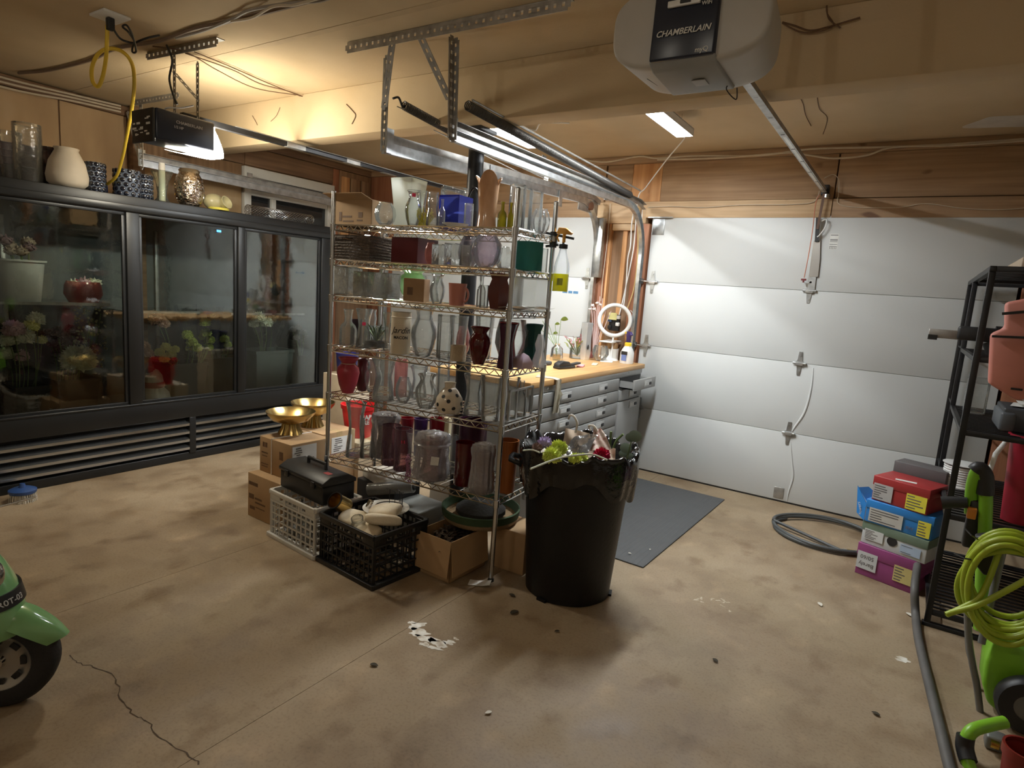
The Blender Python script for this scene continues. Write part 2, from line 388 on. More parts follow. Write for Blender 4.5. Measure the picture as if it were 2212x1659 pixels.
wl = struct(MB().bb((XL-.1, YF, 0), (XL, YB+.2, ZC)).build('wall_left', M_sheath))
for y0, y1 in ((-2.2, -.98), (-.97, .25), (.26, 1.45), (1.46, 2.02), (2.03, 2.47)): MB().bb((XL, y0, .02), (XL+.012, y1, 2.55)).build('plywood_panel', M_ply, wl, bevel=.002)
MB().bb((XL, YF, 2.552), (XL+.045, 2.62, 2.62)).build('top_plate', M_dark, wl, bevel=.003)
MB().bb((XL, 2.475, 0), (XL+.09, 2.56, 2.628)).build('stud', M_dark, wl, bevel=.003)
for y0, y1, z0, z1, m in ((2.565, 3.45, 2.40, 2.56, M_dark), (3.455, 4.45, 2.40, 2.56, M_dark), (2.565, 3.42, 2.22, 2.395, M_sheath), (2.565, 3.42, 0, 2.215, M_ply),
                          (4.455, 4.53, 0, 2.56, M_studr), (4.535, 4.98, 0, 2.56, M_sheath), (2.565, 4.98, 2.565, 2.628, M_dark), (3.425, 4.45, 0, 1.5, M_sheath)):
    MB().bb((XL, y0, z0), (XL+.03, y1, z1)).build('board', m, wl, bevel=.003)
for y0, y1 in ((4.56, 4.66), (4.68, 4.8), (4.83, 4.93)): MB().bb((XL+.03, y0, 1.2), (XL+.05, y1, 2.5)).build('board', M_stud if y0 < 4.6 else M_sheath, wl, bevel=.003)

win = struct(thing('window_1', 'white framed window high on the board wall behind the black cooler', 'window', (XL, 3.93, 1.5)))
del win['category']
o_ = (XL, 3.93, 1.5)
for lo, hi in (((XL, 3.43, 2.30), (XL+.06, 4.45, 2.385)), ((XL, 3.43, 1.5), (XL+.06, 4.45, 1.58)), ((XL, 3.43, 1.58), (XL+.06, 3.50, 2.30)), ((XL, 4.37, 1.58), (XL+.06, 4.45, 2.30)), ((XL, 3.72, 1.58), (XL+.045, 3.77, 2.14)), ((XL, 3.50, 2.14), (XL+.05, 4.37, 2.19))):
    MB(o_).bb(lo, hi).build('frame', M_white, win, bevel=.004)
MB(o_).bb((XL+.01, 3.50, 1.58), (XL+.016, 4.37, 2.30)).build('pane', mat('night_pane', (.02, .022, .025), .05, spec=.8), win)
MB(o_).bb((XL, 3.54, 2.22), (XL+.03, 4.33, 2.27)).build('frame', M_dark, win)

# ---------------------------------------------------------------- garage doors
def garage_door(name, x0, x1, label, hinge_xs, side_xs):
    d = struct(thing(name, label, 'door', ((x0+x1)/2, YB, 0))); del d['category']; off = ((x0+x1)/2, YB, 0)
    for k in range(4):
        z0 = k*.5335+.012; MB(off).bb((x0, YB, z0+.001), (x1, YB+.042, z0+.5325)).build('panel', M_door, d, bevel=.0025)
        if k: MB(off).bb((x0, YB+.012, z0-.006), (x1, YB+.04, z0+.006)).build('joint', mat('joint_grey', (.42, .42, .40), .8), d)  # grey strip set back in the joint between two panels
    MB(off).bb((x0, YB+.004, 0), (x1, YB+.038, .014)).build('bottom_seal', M_black, d)
    def hinge(x, z, s=1., nm='hinge'):
        h = MB(off); pro = [(-.045, 0), (-.018, .02), (-.012, .085), (.012, .085), (.018, .02), (.045, 0), (.018, -.02), (.010, -.09), (-.010, -.09), (-.018, -.02)]
        h.prism([(x+a*s, YB-.006, z+b*s) for a, b in pro], (0, 0, 0), (0, .006, 0))
        h.cyl((x-.045*s, YB-.014, z), (x+.045*s, YB-.014, z), .009, 10)
        for q in (.06, -.062): h.cyl((x, YB-.012, z+q*s), (x, YB-.004, z+q*s), .008, 8)
        o = h.build(nm, M_galv, d)
        MB(off).box((x, YB-.012, z-.004), (.05*s, .02, .022)).build('hinge_leaf', M_galvd, o)
    for k, x in enumerate(hinge_xs): hinge(x, .5335*(3-k)+.012)
    for x in side_xs:
        for k in (1, 2, 3):
            z = .5335*k+.012; hinge(x, z, 1.05)
            sgn = -1 if x < (x0+x1)/2 else 1
            r = MB(off).cyl((x-.03, YB-.03, z), (x+sgn*.1, YB-.03, z), .006, 8); r.cyl((x+sgn*.075, YB-.03, z), (x+sgn*.1, YB-.03, z), .024, 14)
            r.build('roller', M_steel, d)
    return d, off
hx = [gy(q[0], q[1], YB).x for q in ((1748, 635), (1727, 787), (1703, 937))]
door2, off2 = garage_door('door_2', -1.94, .50, 'white steel sectional garage door with a creased lower panel', hx, (-1.885,))
cre = smooth_path([gy(*q, YB+.001) for q in ((1757, 795), (1752, 840), (1738, 890), (1715, 925), (1704, 945))], 6)
MB(off2).tube(cre, [.004+.005*math.sin(PI*i/(len(cre)-1)) for i in range(len(cre))], 8).build('crease', M_door, door2)
cre = smooth_path([gy(*q, YB+.001) for q in ((1708, 955), (1711, 1000), (1713, 1030), (1703, 1065), (1700, 1083))], 6)
MB(off2).tube(cre, [.003+.005*math.sin(PI*i/(len(cre)-1)) for i in range(len(cre))], 8).build('crease', M_door, door2)
g = gy(1682, 1064, YB); MB(off2).box((g.x, YB-.002, g.z), (.072, .006, .085)).build('plate', M_galvd, door2, bevel=.002)
g = gy(1423, 490, YB); MB(off2).box((g.x, YB-.003, g.z), (.10, .006, .13)).build('corner_bracket', M_galv, door2, bevel=.002)
MB(off2).bb((-1.97, YB-.03, 2.128), (-1.76, YB-.02, 2.137)).build('top_strut', M_galvd, door2)
g = gy(1801, 522, YB)
st = MB(off2).box((g.x, YB-.0006, g.z), (.055, .001, .11)).build('sticker', mat('sticker_white', (.72, .72, .69), .5), door2)
for dz, h in ((.045, .006), (.012, .01), (.0, .004), (-.02, .004), (-.034, .004)): MB(off2).box((g.x, YB-.0015, g.z+dz), (.048, .001, h)).build('print', mat('print_grey', (.25, .25, .25), .6), st)
for k in range(5): MB(off2).box((g.x-.02+k*.01, YB-.0015, g.z-.045), (.004, .001, .015)).build('print', MATS['print_grey'], st)
door1, off1 = garage_door('door_1', -4.86, -2.44, 'white steel sectional garage door behind the wire shelving', (-3.65, -3.65, -3.65), (-2.49,))
g = gy(1232, 631, YB)
st = MB(off1).box((g.x, YB-.0006, g.z), (.17, .001, .03)).build('sticker', mat('sticker_pale', (.66, .70, .72), .5), door1)
for dx, wd in ((-.055, .05), (.0, .04), (.055, .05)): MB(off1).box((g.x+dx, YB-.0015, g.z), (wd, .001, .022)).build('print', mat('print_blue', (.10, .24, .42), .5), st)

# ---------------------------------------------------------------- door tracks, springs, hangers
CPRO = [(-.014, -.028), (.014, -.028), (.014, -.024), (-.010, -.024), (-.010, .024), (.014, .024), (.014, .028), (-.014, .028)]
def track_path(x, zt0, zt1, y0, ytop, rad=.36):
    """vertical from floor, quarter bend, horizontal run to y0"""
    yv = 4.93; pts = [(x, yv, .02), (x, yv, zt1-rad)]
    for k in range(1, 11):
        a = PI/2*k/10; pts.append((x, yv-rad+rad*math.cos(a), zt1-rad+rad*math.sin(a)))
    pts += [(x, (yv-rad+y0)/2, (zt0+zt1)/2), (x, y0, zt0)]
    return pts
def perf(mb, p, q, w, t, side, pitch=.038):
    """perforated strip: two rails with rungs, real holes between"""
    p, q, side = V(p), V(q), V(side).normalized(); d = (q-p); L = d.length; d.normalize(); nn = d.cross(side)
    Mx = Matrix((side, d, nn)).transposed()
    for sg in (-1, 1): mb.box((p+q)/2 + side*sg*w*.33, (w*.34, L, t), Mx)
    n = max(2, int(L/pitch))
    for k in range(n+1): mb.box(p + d*(L*k/n), (w*.5, pitch*.66, t), Mx)
def door_track(x, zt0, zt1, y0, label, upper=True, flip=1, wire=True):
    t = thing('garage_door_track', label, 'door track', (x, 4.93, 0)); off = (x, 4.93, 0)
    pr = [(a*flip, b) for a, b in CPRO]
    if flip < 0: pr = pr[::-1]
    p = track_path(x, zt0, zt1, y0, 0); MB(off).sweep(pr, p[1:]).build('curved_track', M_galv, t)
    MB(off).sweep(pr, p[:2]).build('vertical_track', M_galv, t)
    if upper:
        MB(off).sweep([(a*1.1, b*.7) for a, b in pr], [(x, 4.90, zt1+.02), (x, 4.78, zt1+.046), (x, (4.6+y0)/2, (zt0+zt1)/2+.046), (x, y0, zt0+.048)]).build('top_rail', M_galvd, t)
        for y in (y0+.02, 3.3, 4.2): MB(off).box((x-.02*flip, y, zt0+.035), (.004, .05, .12)).build('splice_plate', M_galv, t)
    return t, off
tr2, o2 = door_track(-1.985, 2.178, 2.185, 2.42, 'twin galvanised track beside the creased garage door')
tr1, o1 = door_track(-2.40, 2.138, 2.225, 2.37, 'galvanised track hung beside the steel column, with a pulley', True, -1)
tr0, o0 = door_track(-4.90, 2.19, 2.165, 2.40, 'galvanised track over the black cooler along the board wall', True, 1)
# flag bracket where track 1 meets the header
MB(o1).box((-2.40, 4.70, 2.19), (.012, .34, .10)).build('flag_bracket', M_galvd, tr1, bevel=.003); MB(o1).cyl((-2.43, 4.72, 2.19), (-2.37, 4.72, 2.19), .032, 16).build('bearing', mat('rust', (.25, .12, .07), .7, .3), tr1)
MB(o1).bb((-2.415, 4.90, 1.62), (-2.34, 4.96, 2.12)).build('jamb_bracket', M_galv, tr1, bevel=.003)
MB(o1).cyl((-2.425, 4.06, 2.275), (-2.39, 4.06, 2.275), .048, 20).build('pulley', mat('brass_pulley', (.66, .62, .48), .3, .8), tr1)
MB(o1).tube([(-2.40, 4.04, 2.32), (-2.40, 3.2, 2.33), (-2.40, 2.45, 2.36)], .003, 5).build('cable', M_galvd, tr1)
MB(o1).tube([(-2.40, 4.04, 2.23), (-2.38, 3.3, 2.27), (-2.36, 2.7, 2.30)], .003, 5).build('cable', M_galvd, tr1)
def spring(par, off, p, q, r, stretch):
    p, q = V(p), V(q); d = q-p; L = d.length; d.normalize(); s1, s2 = frame_of(d); n = int(L/.012)
    pts = [p + d*(L*k/(n*8)) + (s1*math.cos(2*PI*k/8) + s2*math.sin(2*PI*k/8))*r for k in range(n*8+1)]
    MB(off).tube(pts, .0042, 4).build('spring', mat('spring_steel', (.09, .085, .08), .45, .6), par)
spring(tr1, o1, (-2.40, 2.50, 2.378), (-2.40, 3.30, 2.31), .021, 0)
MB(o1).tube([(-2.40, 3.30, 2.31), (-2.40, 4.03, 2.275)], .004, 6).build('cable', M_galvd, tr1)
MB(o1).tube(smooth_path([(-2.40, 2.42, 2.39), (-2.40, 2.46, 2.405), (-2.40, 2.49, 2.37), (-2.40, 2.51, 2.378)], 4), .006, 6).build('spring_hook', M_blackm, tr1)
spring(tr2, o2, (-1.97, 2.49, 2.335), (-1.97, 4.55, 2.245), .022, 0)
MB(o2).tube([(-1.95, 2.5, 2.36), (-1.95, 4.7, 2.30)], .006, 6).build('rod', M_galvd, tr2)
ca = thing('ceiling_angle', 'perforated steel angle screwed to the ceiling above the wire shelving with hanging straps', 'bracket', (-1.95, 2.28, ZC)); oc = (-1.95, 2.28, ZC)
mb = MB(oc); perf(mb, (-2.57, 2.26, ZC-.03), (-1.33, 2.28, ZC-.03), .05, .003, (0, 0, 1)); mb.bar((-2.57, 2.285, ZC-.002), (-1.33, 2.305, ZC-.002), .05, .003); mb.build('angle', M_galvd, ca)
for p, q, sd in (((-2.405, 2.37, ZC-.06), (-2.405, 2.37, 2.12), (1, 0, 0)), ((-2.28, 2.28, ZC-.03), (-2.40, 2.36, 2.33), (1, 0, 0)), ((-1.99, 2.40, ZC-.03), (-1.99, 2.42, 2.16), (1, 0, 0)), ((-1.99, 2.37, ZC-.03), (-1.99, 2.40, 2.16), (0, 1, 0)), ((-2.12, 2.30, ZC-.03), (-2.01, 2.40, 2.34), (1, 0, 0))):
    mb = MB(oc); perf(mb, p, q, .042, .004, sd); mb.build('strap', M_galvd if p[0] > -2.3 else M_galv, ca)
sa = thing('wall_angle', 'perforated steel upright holding the track over the black cooler', 'bracket', (-4.9, 2.42, 2.15))
mb = MB((-4.9, 2.42, 2.15)); perf(mb, (-4.9, 2.41, 2.625), (-4.9, 2.41, 2.15), .045, .003, (1, 0, 0)); mb.build('upright', M_galv, sa)
mb = MB((-4.9, 2.42, 2.15)); perf(mb, (-4.98, 2.40, 2.61), (-4.42, 2.42, 2.61), .04, .003, (0, 0, 1)); mb.build('cross_strap', M_galvd, sa)
mb = MB((-4.9, 2.42, 2.15)); perf(mb, (-5.16, 2.45, 2.57), (-4.93, 2.42, 2.19), .035, .003, (0, 1, 0)); mb.build('brace', M_galvd, sa)

# steel column under the beam
col = thing('steel_column', 'round black steel column standing under the ceiling beam', 'column', (-2.222, 2.915, 0))
MB().cyl((0, 0, .006), (0, 0, 2.325), .045, 24).build('shaft', M_blackm, col); MB().box((0, 0, 2.335), (.16, .155, .018)).build('cap_plate', M_blackm, col); MB().box((0, 0, .004), (.18, .18, .008)).build('base_plate', M_blackm, col)
# ================================================================ lights and openers
M_led = lamp('led_diffuser', (.94, .985, 1.0), LED_POWER)
M_lens = lamp('lit_lens', (1.0, .92, .74), LENS_POWER)
M_navy = mat('navy_panel', (.022, .028, .048), .3, var=.1)
M_oplite = mat('opener_grey', (.52, .50, .46), .45, var=.03)
M_opgrey = mat('opener_base', (.33, .34, .34), .5, var=.05)
M_wht = mat('white_plastic', (.80, .80, .78), .4, var=.03)
M_txt = mat('white_print', (.78, .78, .74), .5)
def shop_light(x, y0, y1, z, label):
    t = thing('shop_light', label, 'light', (x, (y0+y1)/2, z), 0, 'shop lights behind the beam'); L = y1-y0; hw = .055
    b = MB(); b.bb((-hw, -L/2, .0), (-hw+.003, L/2, .045)); b.bb((hw-.003, -L/2, 0), (hw, L/2, .045)); b.bb((-hw, -L/2, .042), (hw, L/2, .046))
    b.bb((-hw, -L/2, 0), (hw, -L/2+.004, .045)); b.bb((-hw, L/2-.004, 0), (hw, L/2, .045)); b.build('housing', M_wht, t)
    MB().bb((-hw+.006, -L/2+.008, .006), (hw-.006, L/2-.008, .012)).build('diffuser', M_led, t)
    for y in (-L*.4, L*.4): MB().tube([(0, y, .046), (0, y, ZC-z)], .0022, 5).build('hanger', M_steel, t)
    return t
sl1 = shop_light(-1.415, 3.08, 4.05, 2.515, 'bright LED shop light hung near the single large opener rail')
sl2 = shop_light(-2.53, 3.05, 4.02, 2.505, 'bright LED shop light partly behind the twin track and spring')
# supply cords of the lights
def cord(name, label, cat, pts, r, m, group=None, n=6, k=6):
    p = smooth_path(pts, k); o = MB(p[0]).tube([q for q in p], r, n).build(name, m); o.location = p[0]
    return tag(o, label, cat, group)
cord('lamp_cord', 'white cord drooping from the shop light down to the pillar between the doors', 'cord', [(-1.42, 4.03, 2.53), gy(1476, 302, 4.35), gy(1440, 345, 4.6), gy(1395, 405, 4.85), gy(1378, 430, 4.93), (-2.07, 4.96, 1.9), (-2.10, 4.96, 1.6), (-2.14, 4.955, 1.3)], .005, M_wht)
cord('lamp_cord', 'white cord looping from the end of the shop light behind the twin track', 'cord', [(-2.48, 3.1, 2.56), (-2.40, 3.05, 2.60), gz(1145, 280, 2.57), gz(1170, 266, 2.60), gz(1230, 266, 2.62)], .005, M_wht)

# --- large opener
oy, oyb = 1.83, 2.07
ox = gy(1475, 100, oy).x; zb = gy(1475, 128, oy).z; zt_ = zb+.20
op = thing('garage_door_opener', 'large pale grey garage door opener with navy front panel and lettering', 'door opener', (ox, oy, zb)); oo = (ox, oy, zb)
xl_, xr_ = gy(1341, 120, oy+.08).x-ox, gy(1675, 95, oy+.08).x-ox
def opener_body(u, v):
    a = 2*PI*u; y = oy+.006 + v*(oyb-oy); q = 1-.10*v; sx = xr_ if math.cos(a) > 0 else -xl_
    cx = math.copysign(abs(math.cos(a))**.62, math.cos(a))*sx*q
    cz = math.copysign(abs(math.sin(a))**.62, math.sin(a))*.115 - (.012*v if math.sin(a) < 0 else 0)
    return V((ox+cx, y, zb+.105+cz))
b = MB(oo); b.grid(opener_body, 48, 8, True)
for v in (0, 1):
    c = V((ox, oy+.006+v*(oyb-oy), zb+.105)); ring = [opener_body(i/48, v) for i in range(48)]
    b.add([c]+ring, [(0, 1+i, 1+(i+1) % 48) for i in range(48)])
b.build('shell', M_oplite, op, bevel=.012, ang=50)
pw_ = .5*(gy(1545, 100, oy).x-gy(1407, 100, oy).x)
fp = MB(oo); fp.prism([(ox-pw_, oy-.014, zb), (ox+pw_, oy-.014, zb), (ox+pw_, oy-.006, zt_), (ox-pw_, oy-.006, zt_)], (0, 0, 0), (0, .05, 0))
pan = fp.build('front_panel', M_navy, op, bevel=.006)
zq = gz(1490, 187, zb-.025); bs_ = MB(oo); bs_.prism([(ox-pw_*1.04, oy-.010, zb+.004), (ox-pw_*1.04, oy+.03, zb-.018), (ox-pw_*1.04, oyb-.02, zb-.028), (ox-pw_*1.04, oyb+.01, zb+.02)], (0, 0, 0), (2.08*pw_, 0, 0)); bas = bs_.build('base_strip', M_opgrey, op, bevel=.006)
MB(oo).box((ox+.02, oy+.13, zb-.0265), (.04, .05, .003)).build('label_sticker', mat('sticker_grey', (.45, .45, .44), .5), bas)
FM = lambda px, py: face_M(V(gy(px, py, oy-.0125))-V(oo)-V((0, .003, 0)), (1, 0, 0), (0, .04, 1))
lettering('CHAMBERLAIN', .0235, M_txt, pan, FM(1475, 68), bold=.014, shear=.25)
lettering('myQ', .019, M_txt, pan, FM(1516, 107), bold=.01)
lettering('WiFi', .015, M_txt, pan, FM(1528, 6), bold=.012)
g = gy(1478, 5, oy-.014); MB(oo).box(g, (.095, .01, .018)).build('button_bezel', M_wht, pan, bevel=.003); MB(oo).box(g+V((.006, -.006, 0)), (.03, .006, .008)).build('button', M_black, pan)
for sg, lp in ((-1, (1392, 163)), (1, (1603, 143))):
    c = gz(*lp, zb+.012)+V((0, .01, .012)); Mr = Euler((R(-4), -sg*R(26), sg*R(14))).to_matrix()
    lb = MB(oo); lb.ball(c, .085, 22, 10, (.62, .85, .2), Mr); ln = lb.build('light_lens', M_opgrey, op)
    for k in range(8):
        xx = -.034+k*.0097; wd = .062*math.sqrt(max(.05, 1-(xx/.045)**2)); p = c + Mr @ V((xx, .01, -.0158))
        MB(oo).box(p, (.004, wd*1.5, .005), Mr).build('lens_rib', mat('rib_dark', (.07, .07, .07), .4), ln)
rail = MB(oo); pA, pB = V((-.667, oy+.05, 2.372)), V((-.668, 4.96, 2.325)); ym = 2.7
for p, q in ((V((-.667, 2.0, 2.318)), V((-.672, 4.965, 2.312))),):
    rail.sweep([(-.016, -.016), (.016, -.016), (.016, -.012), (.012, -.012), (.012, .012), (-.012, .012), (-.012, -.012), (-.016, -.012)], [p, q])
rl = rail.build('rail', M_galvd, op)
MB(oo).bar((-.667, 2.15, 2.3065), (-.672, 4.9, 2.2945), .016, .004).build('chain', mat('bright_strip', (.66, .66, .62), .35, .6), rl)
for k in range(9): MB(oo).box((-.669, 2.4+k*.3, 2.3033-k*.0013), (.018, .004, .003)).build('rail_mark', M_black, rl)
MB(oo).box((-.67, 4.955, 2.315), (.05, .055, .07)).build('wall_bracket', M_blackm, rl, bevel=.004)
MB(oo).cyl((-.655, 4.94, 2.262), (-.655, 4.94, 2.285), .022, 12).build('pulley_bolt', M_steel, rl)
# straps holding the head, out of the top of the picture
for sg in (-.12, .12): 
    mb = MB(oo); perf(mb, (ox+sg, oy+.12, zb+.2), (ox+sg, oy+.16, ZC), .03, .003, (1, 0, 0)); mb.build('hanger_strap', M_galv, op)
# arm from trolley to door
a1, a2, a3 = V((-.673, 4.93, 2.29)), gy(1766, 495, 4.955), gy(1752, 630, 4.97)
am = MB(oo); am.bar(a1, a2+V((0, -.01, 0)), .016, .006, (0, 1, 0)); arm = am.build('door_arm', mat('brown_steel', (.12, .07, .05), .5, .5), op)
b1, b2 = gy(1764, 500, 4.965), gy(1757, 560, 4.97)
MB(oo).bar(gy(1767, 470, 4.958), gy(1764, 522, 4.962), .024, .012, (0, 1, 0)).build('arm_link', M_black, arm)
pl = [gy(*q, 4.975) for q in ((1758, 520), (1772, 520), (1771, 560), (1767, 598), (1747, 598), (1752, 560))]
MB(oo).prism(pl, (0, 0, 0), (0, .006, 0)).build('arm_plate', M_steel, arm); pl = [gy(*q, 4.978) for q in ((1749, 597), (1763, 597), (1759, 632), (1743, 632))]
MB(oo).prism(pl, (0, 0, 0), (0, .006, 0)).build('door_bracket', M_galv, arm)
MB(oo).tube(smooth_path([gy(*q, 4.955) for q in ((1775, 478), (1785, 474), (1783, 490), (1772, 506), (1765, 512))], 4), .004, 6).build('release_hook', M_wht, arm)
rope = cord('release_rope', 'thin red release rope with a small handle hanging before the garage door', 'rope', [V((-.70, 4.92, 2.28)), gy(1762, 440, 4.93), gy(1755, 500, 4.935), gy(1745, 560, 4.94), gy(1737, 600, 4.94)], .003, mat('red_rope', (.55, .20, .12), .7))
g = gy(1736, 604, 4.94)-rope.location; MB().box(g, (.035, .014, .014)).box(g+V((0, 0, -.012)), (.012, .012, .018)).build('pull_handle', mat('dark_red', (.18, .03, .03), .5), rope, bevel=.003)
cord('opener_wire', 'thin loose wire hanging under the large pale grey opener', 'wire', [gz(1600, 172, 2.16), gz(1575, 182, 2.14), gz(1570, 195, 2.12), gz(1590, 215, 2.09), gz(1592, 190, 2.13)], .0018, M_black)
g = gy(1690, 48, 2.76)
cord('ceiling_wire', 'thin twisted wire pinned to the beam beside the large opener', 'wire', [gy(*q, 2.755) for q in ((1690, 48), (1715, 55), (1750, 66), (1790, 58), (1828, 47), (1858, 38))], .0035, mat('brown_wire', (.16, .09, .05), .7))
cord('ceiling_wire', 'second thin wire looped on the beam beside the large opener', 'wire', [gy(*q, 2.753) for q in ((1690, 50), (1725, 68), (1760, 70), (1800, 56), (1787, 30), (1786, 12), (1790, 40), (1815, 60))], .003, MATS['brown_wire'])
MB(g).cyl(g, g+V((0, .015, 0)), .012, 10)

# --- small opener with lit lens
px_, py_ = -3.50, 1.80
o3 = thing('garage_door_opener', 'small dark garage door opener with a brightly lit lens', 'door opener', (-3.62, 1.98, 2.1)); oq = (-3.62, 1.98, 2.1)
h = MB(oq); h.bb((-3.735, 1.80, 2.125), (-3.505, 2.13, 2.285)); bd = h.build('housing', M_navy, o3, bevel=.012)
MB(oq).bb((-3.73, 1.785, 2.11), (-3.51, 1.80, 2.28)).build('end_panel', M_black, o3, bevel=.004)
rnd = random.Random(4)
for k in range(14):
    x = -3.71+rnd.random()*.17; z = 2.14+rnd.random()*.11; MB(oq).box((x, 1.784, z), (.012+rnd.random()*.03, .002, .004+rnd.random()*.008)).build('label_print', M_txt, o3)
lettering('CHAMBERLAIN', .022, mat('grey_print', (.45, .46, .5), .5), bd, face_M((.1162, .0, .135), (0, 1, 0), (0, 0, 1)), bold=.01)
lettering('1/2 HP', .019, MATS['grey_print'], bd, face_M((.1162, -.06, .108), (0, 1, 0), (0, 0, 1)), bold=.01)
def lensf(u, v):
    a = PI*(u-.5); b_ = v*PI/2; return V((-3.62+.112*math.sin(a)*1.0, 2.13+.085*math.cos(a)*math.sin(b_)**.6+0.0, 2.19+.075-.15*v if False else 2.265-.16*v))
le = MB(oq)
def lensg(u, v):
    x = -3.62+.113*(2*u-1); w = math.sqrt(max(0, 1-(2*u-1)**4)); y0, z0 = 2.13, 2.262
    a = v*PI; y = y0 + .085*w*math.sin(min(a, PI/2)) if a < PI/2 else y0+.085*w - (a-PI/2)/(PI/2)*(.17)
    z = z0 - .145*(a/(PI/2)) if a < PI/2 else z0-.145-.008*w
    return V((x, y, z))
le.grid(lensg, 15, 15); le.build('light_lens', M_lens, o3)
for p, q in (((-3.56, 1.93, ZC-.04), (-3.56, 1.93, 2.285)), ((-3.56, 2.06, ZC-.04), (-3.56, 2.06, 2.285)), ((-3.56, 1.93, 2.50), (-3.56, 2.06, 2.40))):
    mb = MB(oq); perf(mb, p, q, .026, .003, (0, 1, 0) if p[1] != q[1] else (1, 0, 0), .03); mb.build('hanger_strap', M_galvd, o3)
mb = MB(oq); perf(mb, (-3.78, 1.90, ZC-.025), (-3.18, 1.94, ZC-.025), .045, .003, (0, 0, 1)); mb.bar((-3.78, 1.925, ZC-.002), (-3.18, 1.965, ZC-.002), .045, .003); mb.build('ceiling_angle', M_galvd, o3)
r2 = MB(oq).sweep([(-.018, -.016), (.018, -.016), (.018, .016), (-.018, .016)], [V((-3.62, 2.0, 2.302)), V((-3.60, 3.45, 2.302)), V((-3.585, 4.94, 2.30))]).build('rail', M_blackm, o3)
for y in (2.75, 3.25, 3.62): MB(oq).box((-3.605, y, 2.302), (.042, .14, .036)).build('rail_joint', M_galvd, r2)
MB(oq).tube([(-3.575, 2.3, 2.315), (-3.56, 4.9, 2.31)], .003, 4).build('rail_cable', M_galv, r2)
cord('power_cable', 'black power cable hanging above the small dark opener', 'cord', [gz(360, 98, 2.6), gz(372, 130, 2.52), gz(366, 170, 2.45), gz(374, 205, 2.36), gz(383, 226, 2.31)], .006, M_black)
cord('opener_wire', 'white wire looped over the small dark opener', 'wire', [gz(352, 240, 2.29), gz(362, 233, 2.3), gz(390, 233, 2.3), gz(418, 228, 2.3)], .004, M_wht)

# ceiling outlet with plug and yellow cord
gp_ = gz(238, 38, ZC-.01)
pl_ = thing('ceiling_outlet', 'white ceiling outlet plate with a plug in it', 'outlet', gp_)
MB().box((0, 0, .004), (.15, .12, .012)).build('plate', M_wht, pl_, bevel=.003); MB().box((.0, .0, -.03), (.03, .03, .055)).build('plug', M_black, pl_, bevel=.004)
cord('yellow_cord', 'thick yellow extension cord looping from the ceiling outlet to the cooler top', 'cord', [gz(232, 55, 2.6), gz(231, 90, 2.53), gz(229, 125, 2.47), gz(222, 165, 2.40), gz(212, 187, 2.36), gz(200, 175, 2.38), gz(199, 145, 2.44), gz(212, 117, 2.50), gz(235, 105, 2.53), gz(265, 112, 2.53), gz(286, 140, 2.49), gz(290, 185, 2.42), gz(284, 240, 2.33), gx(272, 305, -4.2), gx(262, 350, -4.4), gx(248, 385, -4.55), (-4.8, 2.06, 1.93)], .0095, mat('yellow_rubber', (.80, .56, .05), .5), None, 8, 7)
cord('black_cord', 'black bunched cord tied below the ceiling near the outlet plate', 'cord', [gz(240, 45, 2.61), gz(245, 62, 2.58), gz(262, 85, 2.56), gz(290, 92, 2.55), gz(278, 70, 2.56), gz(265, 58, 2.58), gz(274, 55, 2.58), gz(287, 78, 2.55), gz(294, 110, 2.53), gz(286, 112, 2.53), gz(290, 95, 2.55), gz(315, 83, 2.57), gz(345, 76, 2.6)], .005, M_black)
cord('ceiling_cable', 'bundle of brown conduit cables strung under the ceiling', 'cable', [gz(*q, ZC-.012) for q in ((40, 158), (105, 152), (195, 130), (250, 105), (345, 88), (420, 62), (500, 45), (620, 15), (700, -8), (760, -40))], .009, mat('brown_cable', (.20, .14, .10), .6))
cord('ceiling_cable', 'grey cable strung along beside the brown ceiling conduit', 'cable', [gz(*q, ZC-.02) for q in ((380, 82), (440, 66), (500, 42), (540, 22), (620, 8), (700, 0), (760, -30))], .007, mat('grey_cable', (.34, .31, .27), .6))
cord('ceiling_cable', 'pale cable sagging off the brown ceiling conduit', 'cable', [gz(*q, ZC-.028) for q in ((500, 46), (545, 38), (590, 14), (640, 10), (720, -14))], .006, M_cable)
for k, dz in enumerate((0, .02, .042)):
    cord('wall_cable', ('pale cable stapled along the top plate above the cooler', 'second pale cable along the top plate above the cooler', 'lowest pale cable drooping below the top plate above the cooler')[k], 'cable', [(XL+.06, .2, 2.6-dz), (XL+.06, 1.2, 2.605-dz), (XL+.065, 1.7, 2.59-dz*1.4), (XL+.06, 2.1, 2.6-dz), (XL+.08, 2.40, 2.605-dz)], .007, M_cable)
for k, q in enumerate((((420, 112), (500, 145), (580, 180), (660, 212)), ((400, 115), (500, 150), (560, 180), (620, 196), (665, 213)), ((330, 100), (400, 112), (470, 152), (550, 190), (640, 205)))):
    cord('ceiling_wire', ('thin wire running along the ceiling from the small opener to the beam', 'second thin wire sagging from the small opener to the beam', 'third thin wire sagging lowest from the small opener to the beam')[k], 'wire', [gz(a, b_, ZC-.01-.012*k*(1 if 0 < i < len(q)-1 else 0)) for i, (a, b_) in enumerate(q)], .003, MATS['brown_wire'])
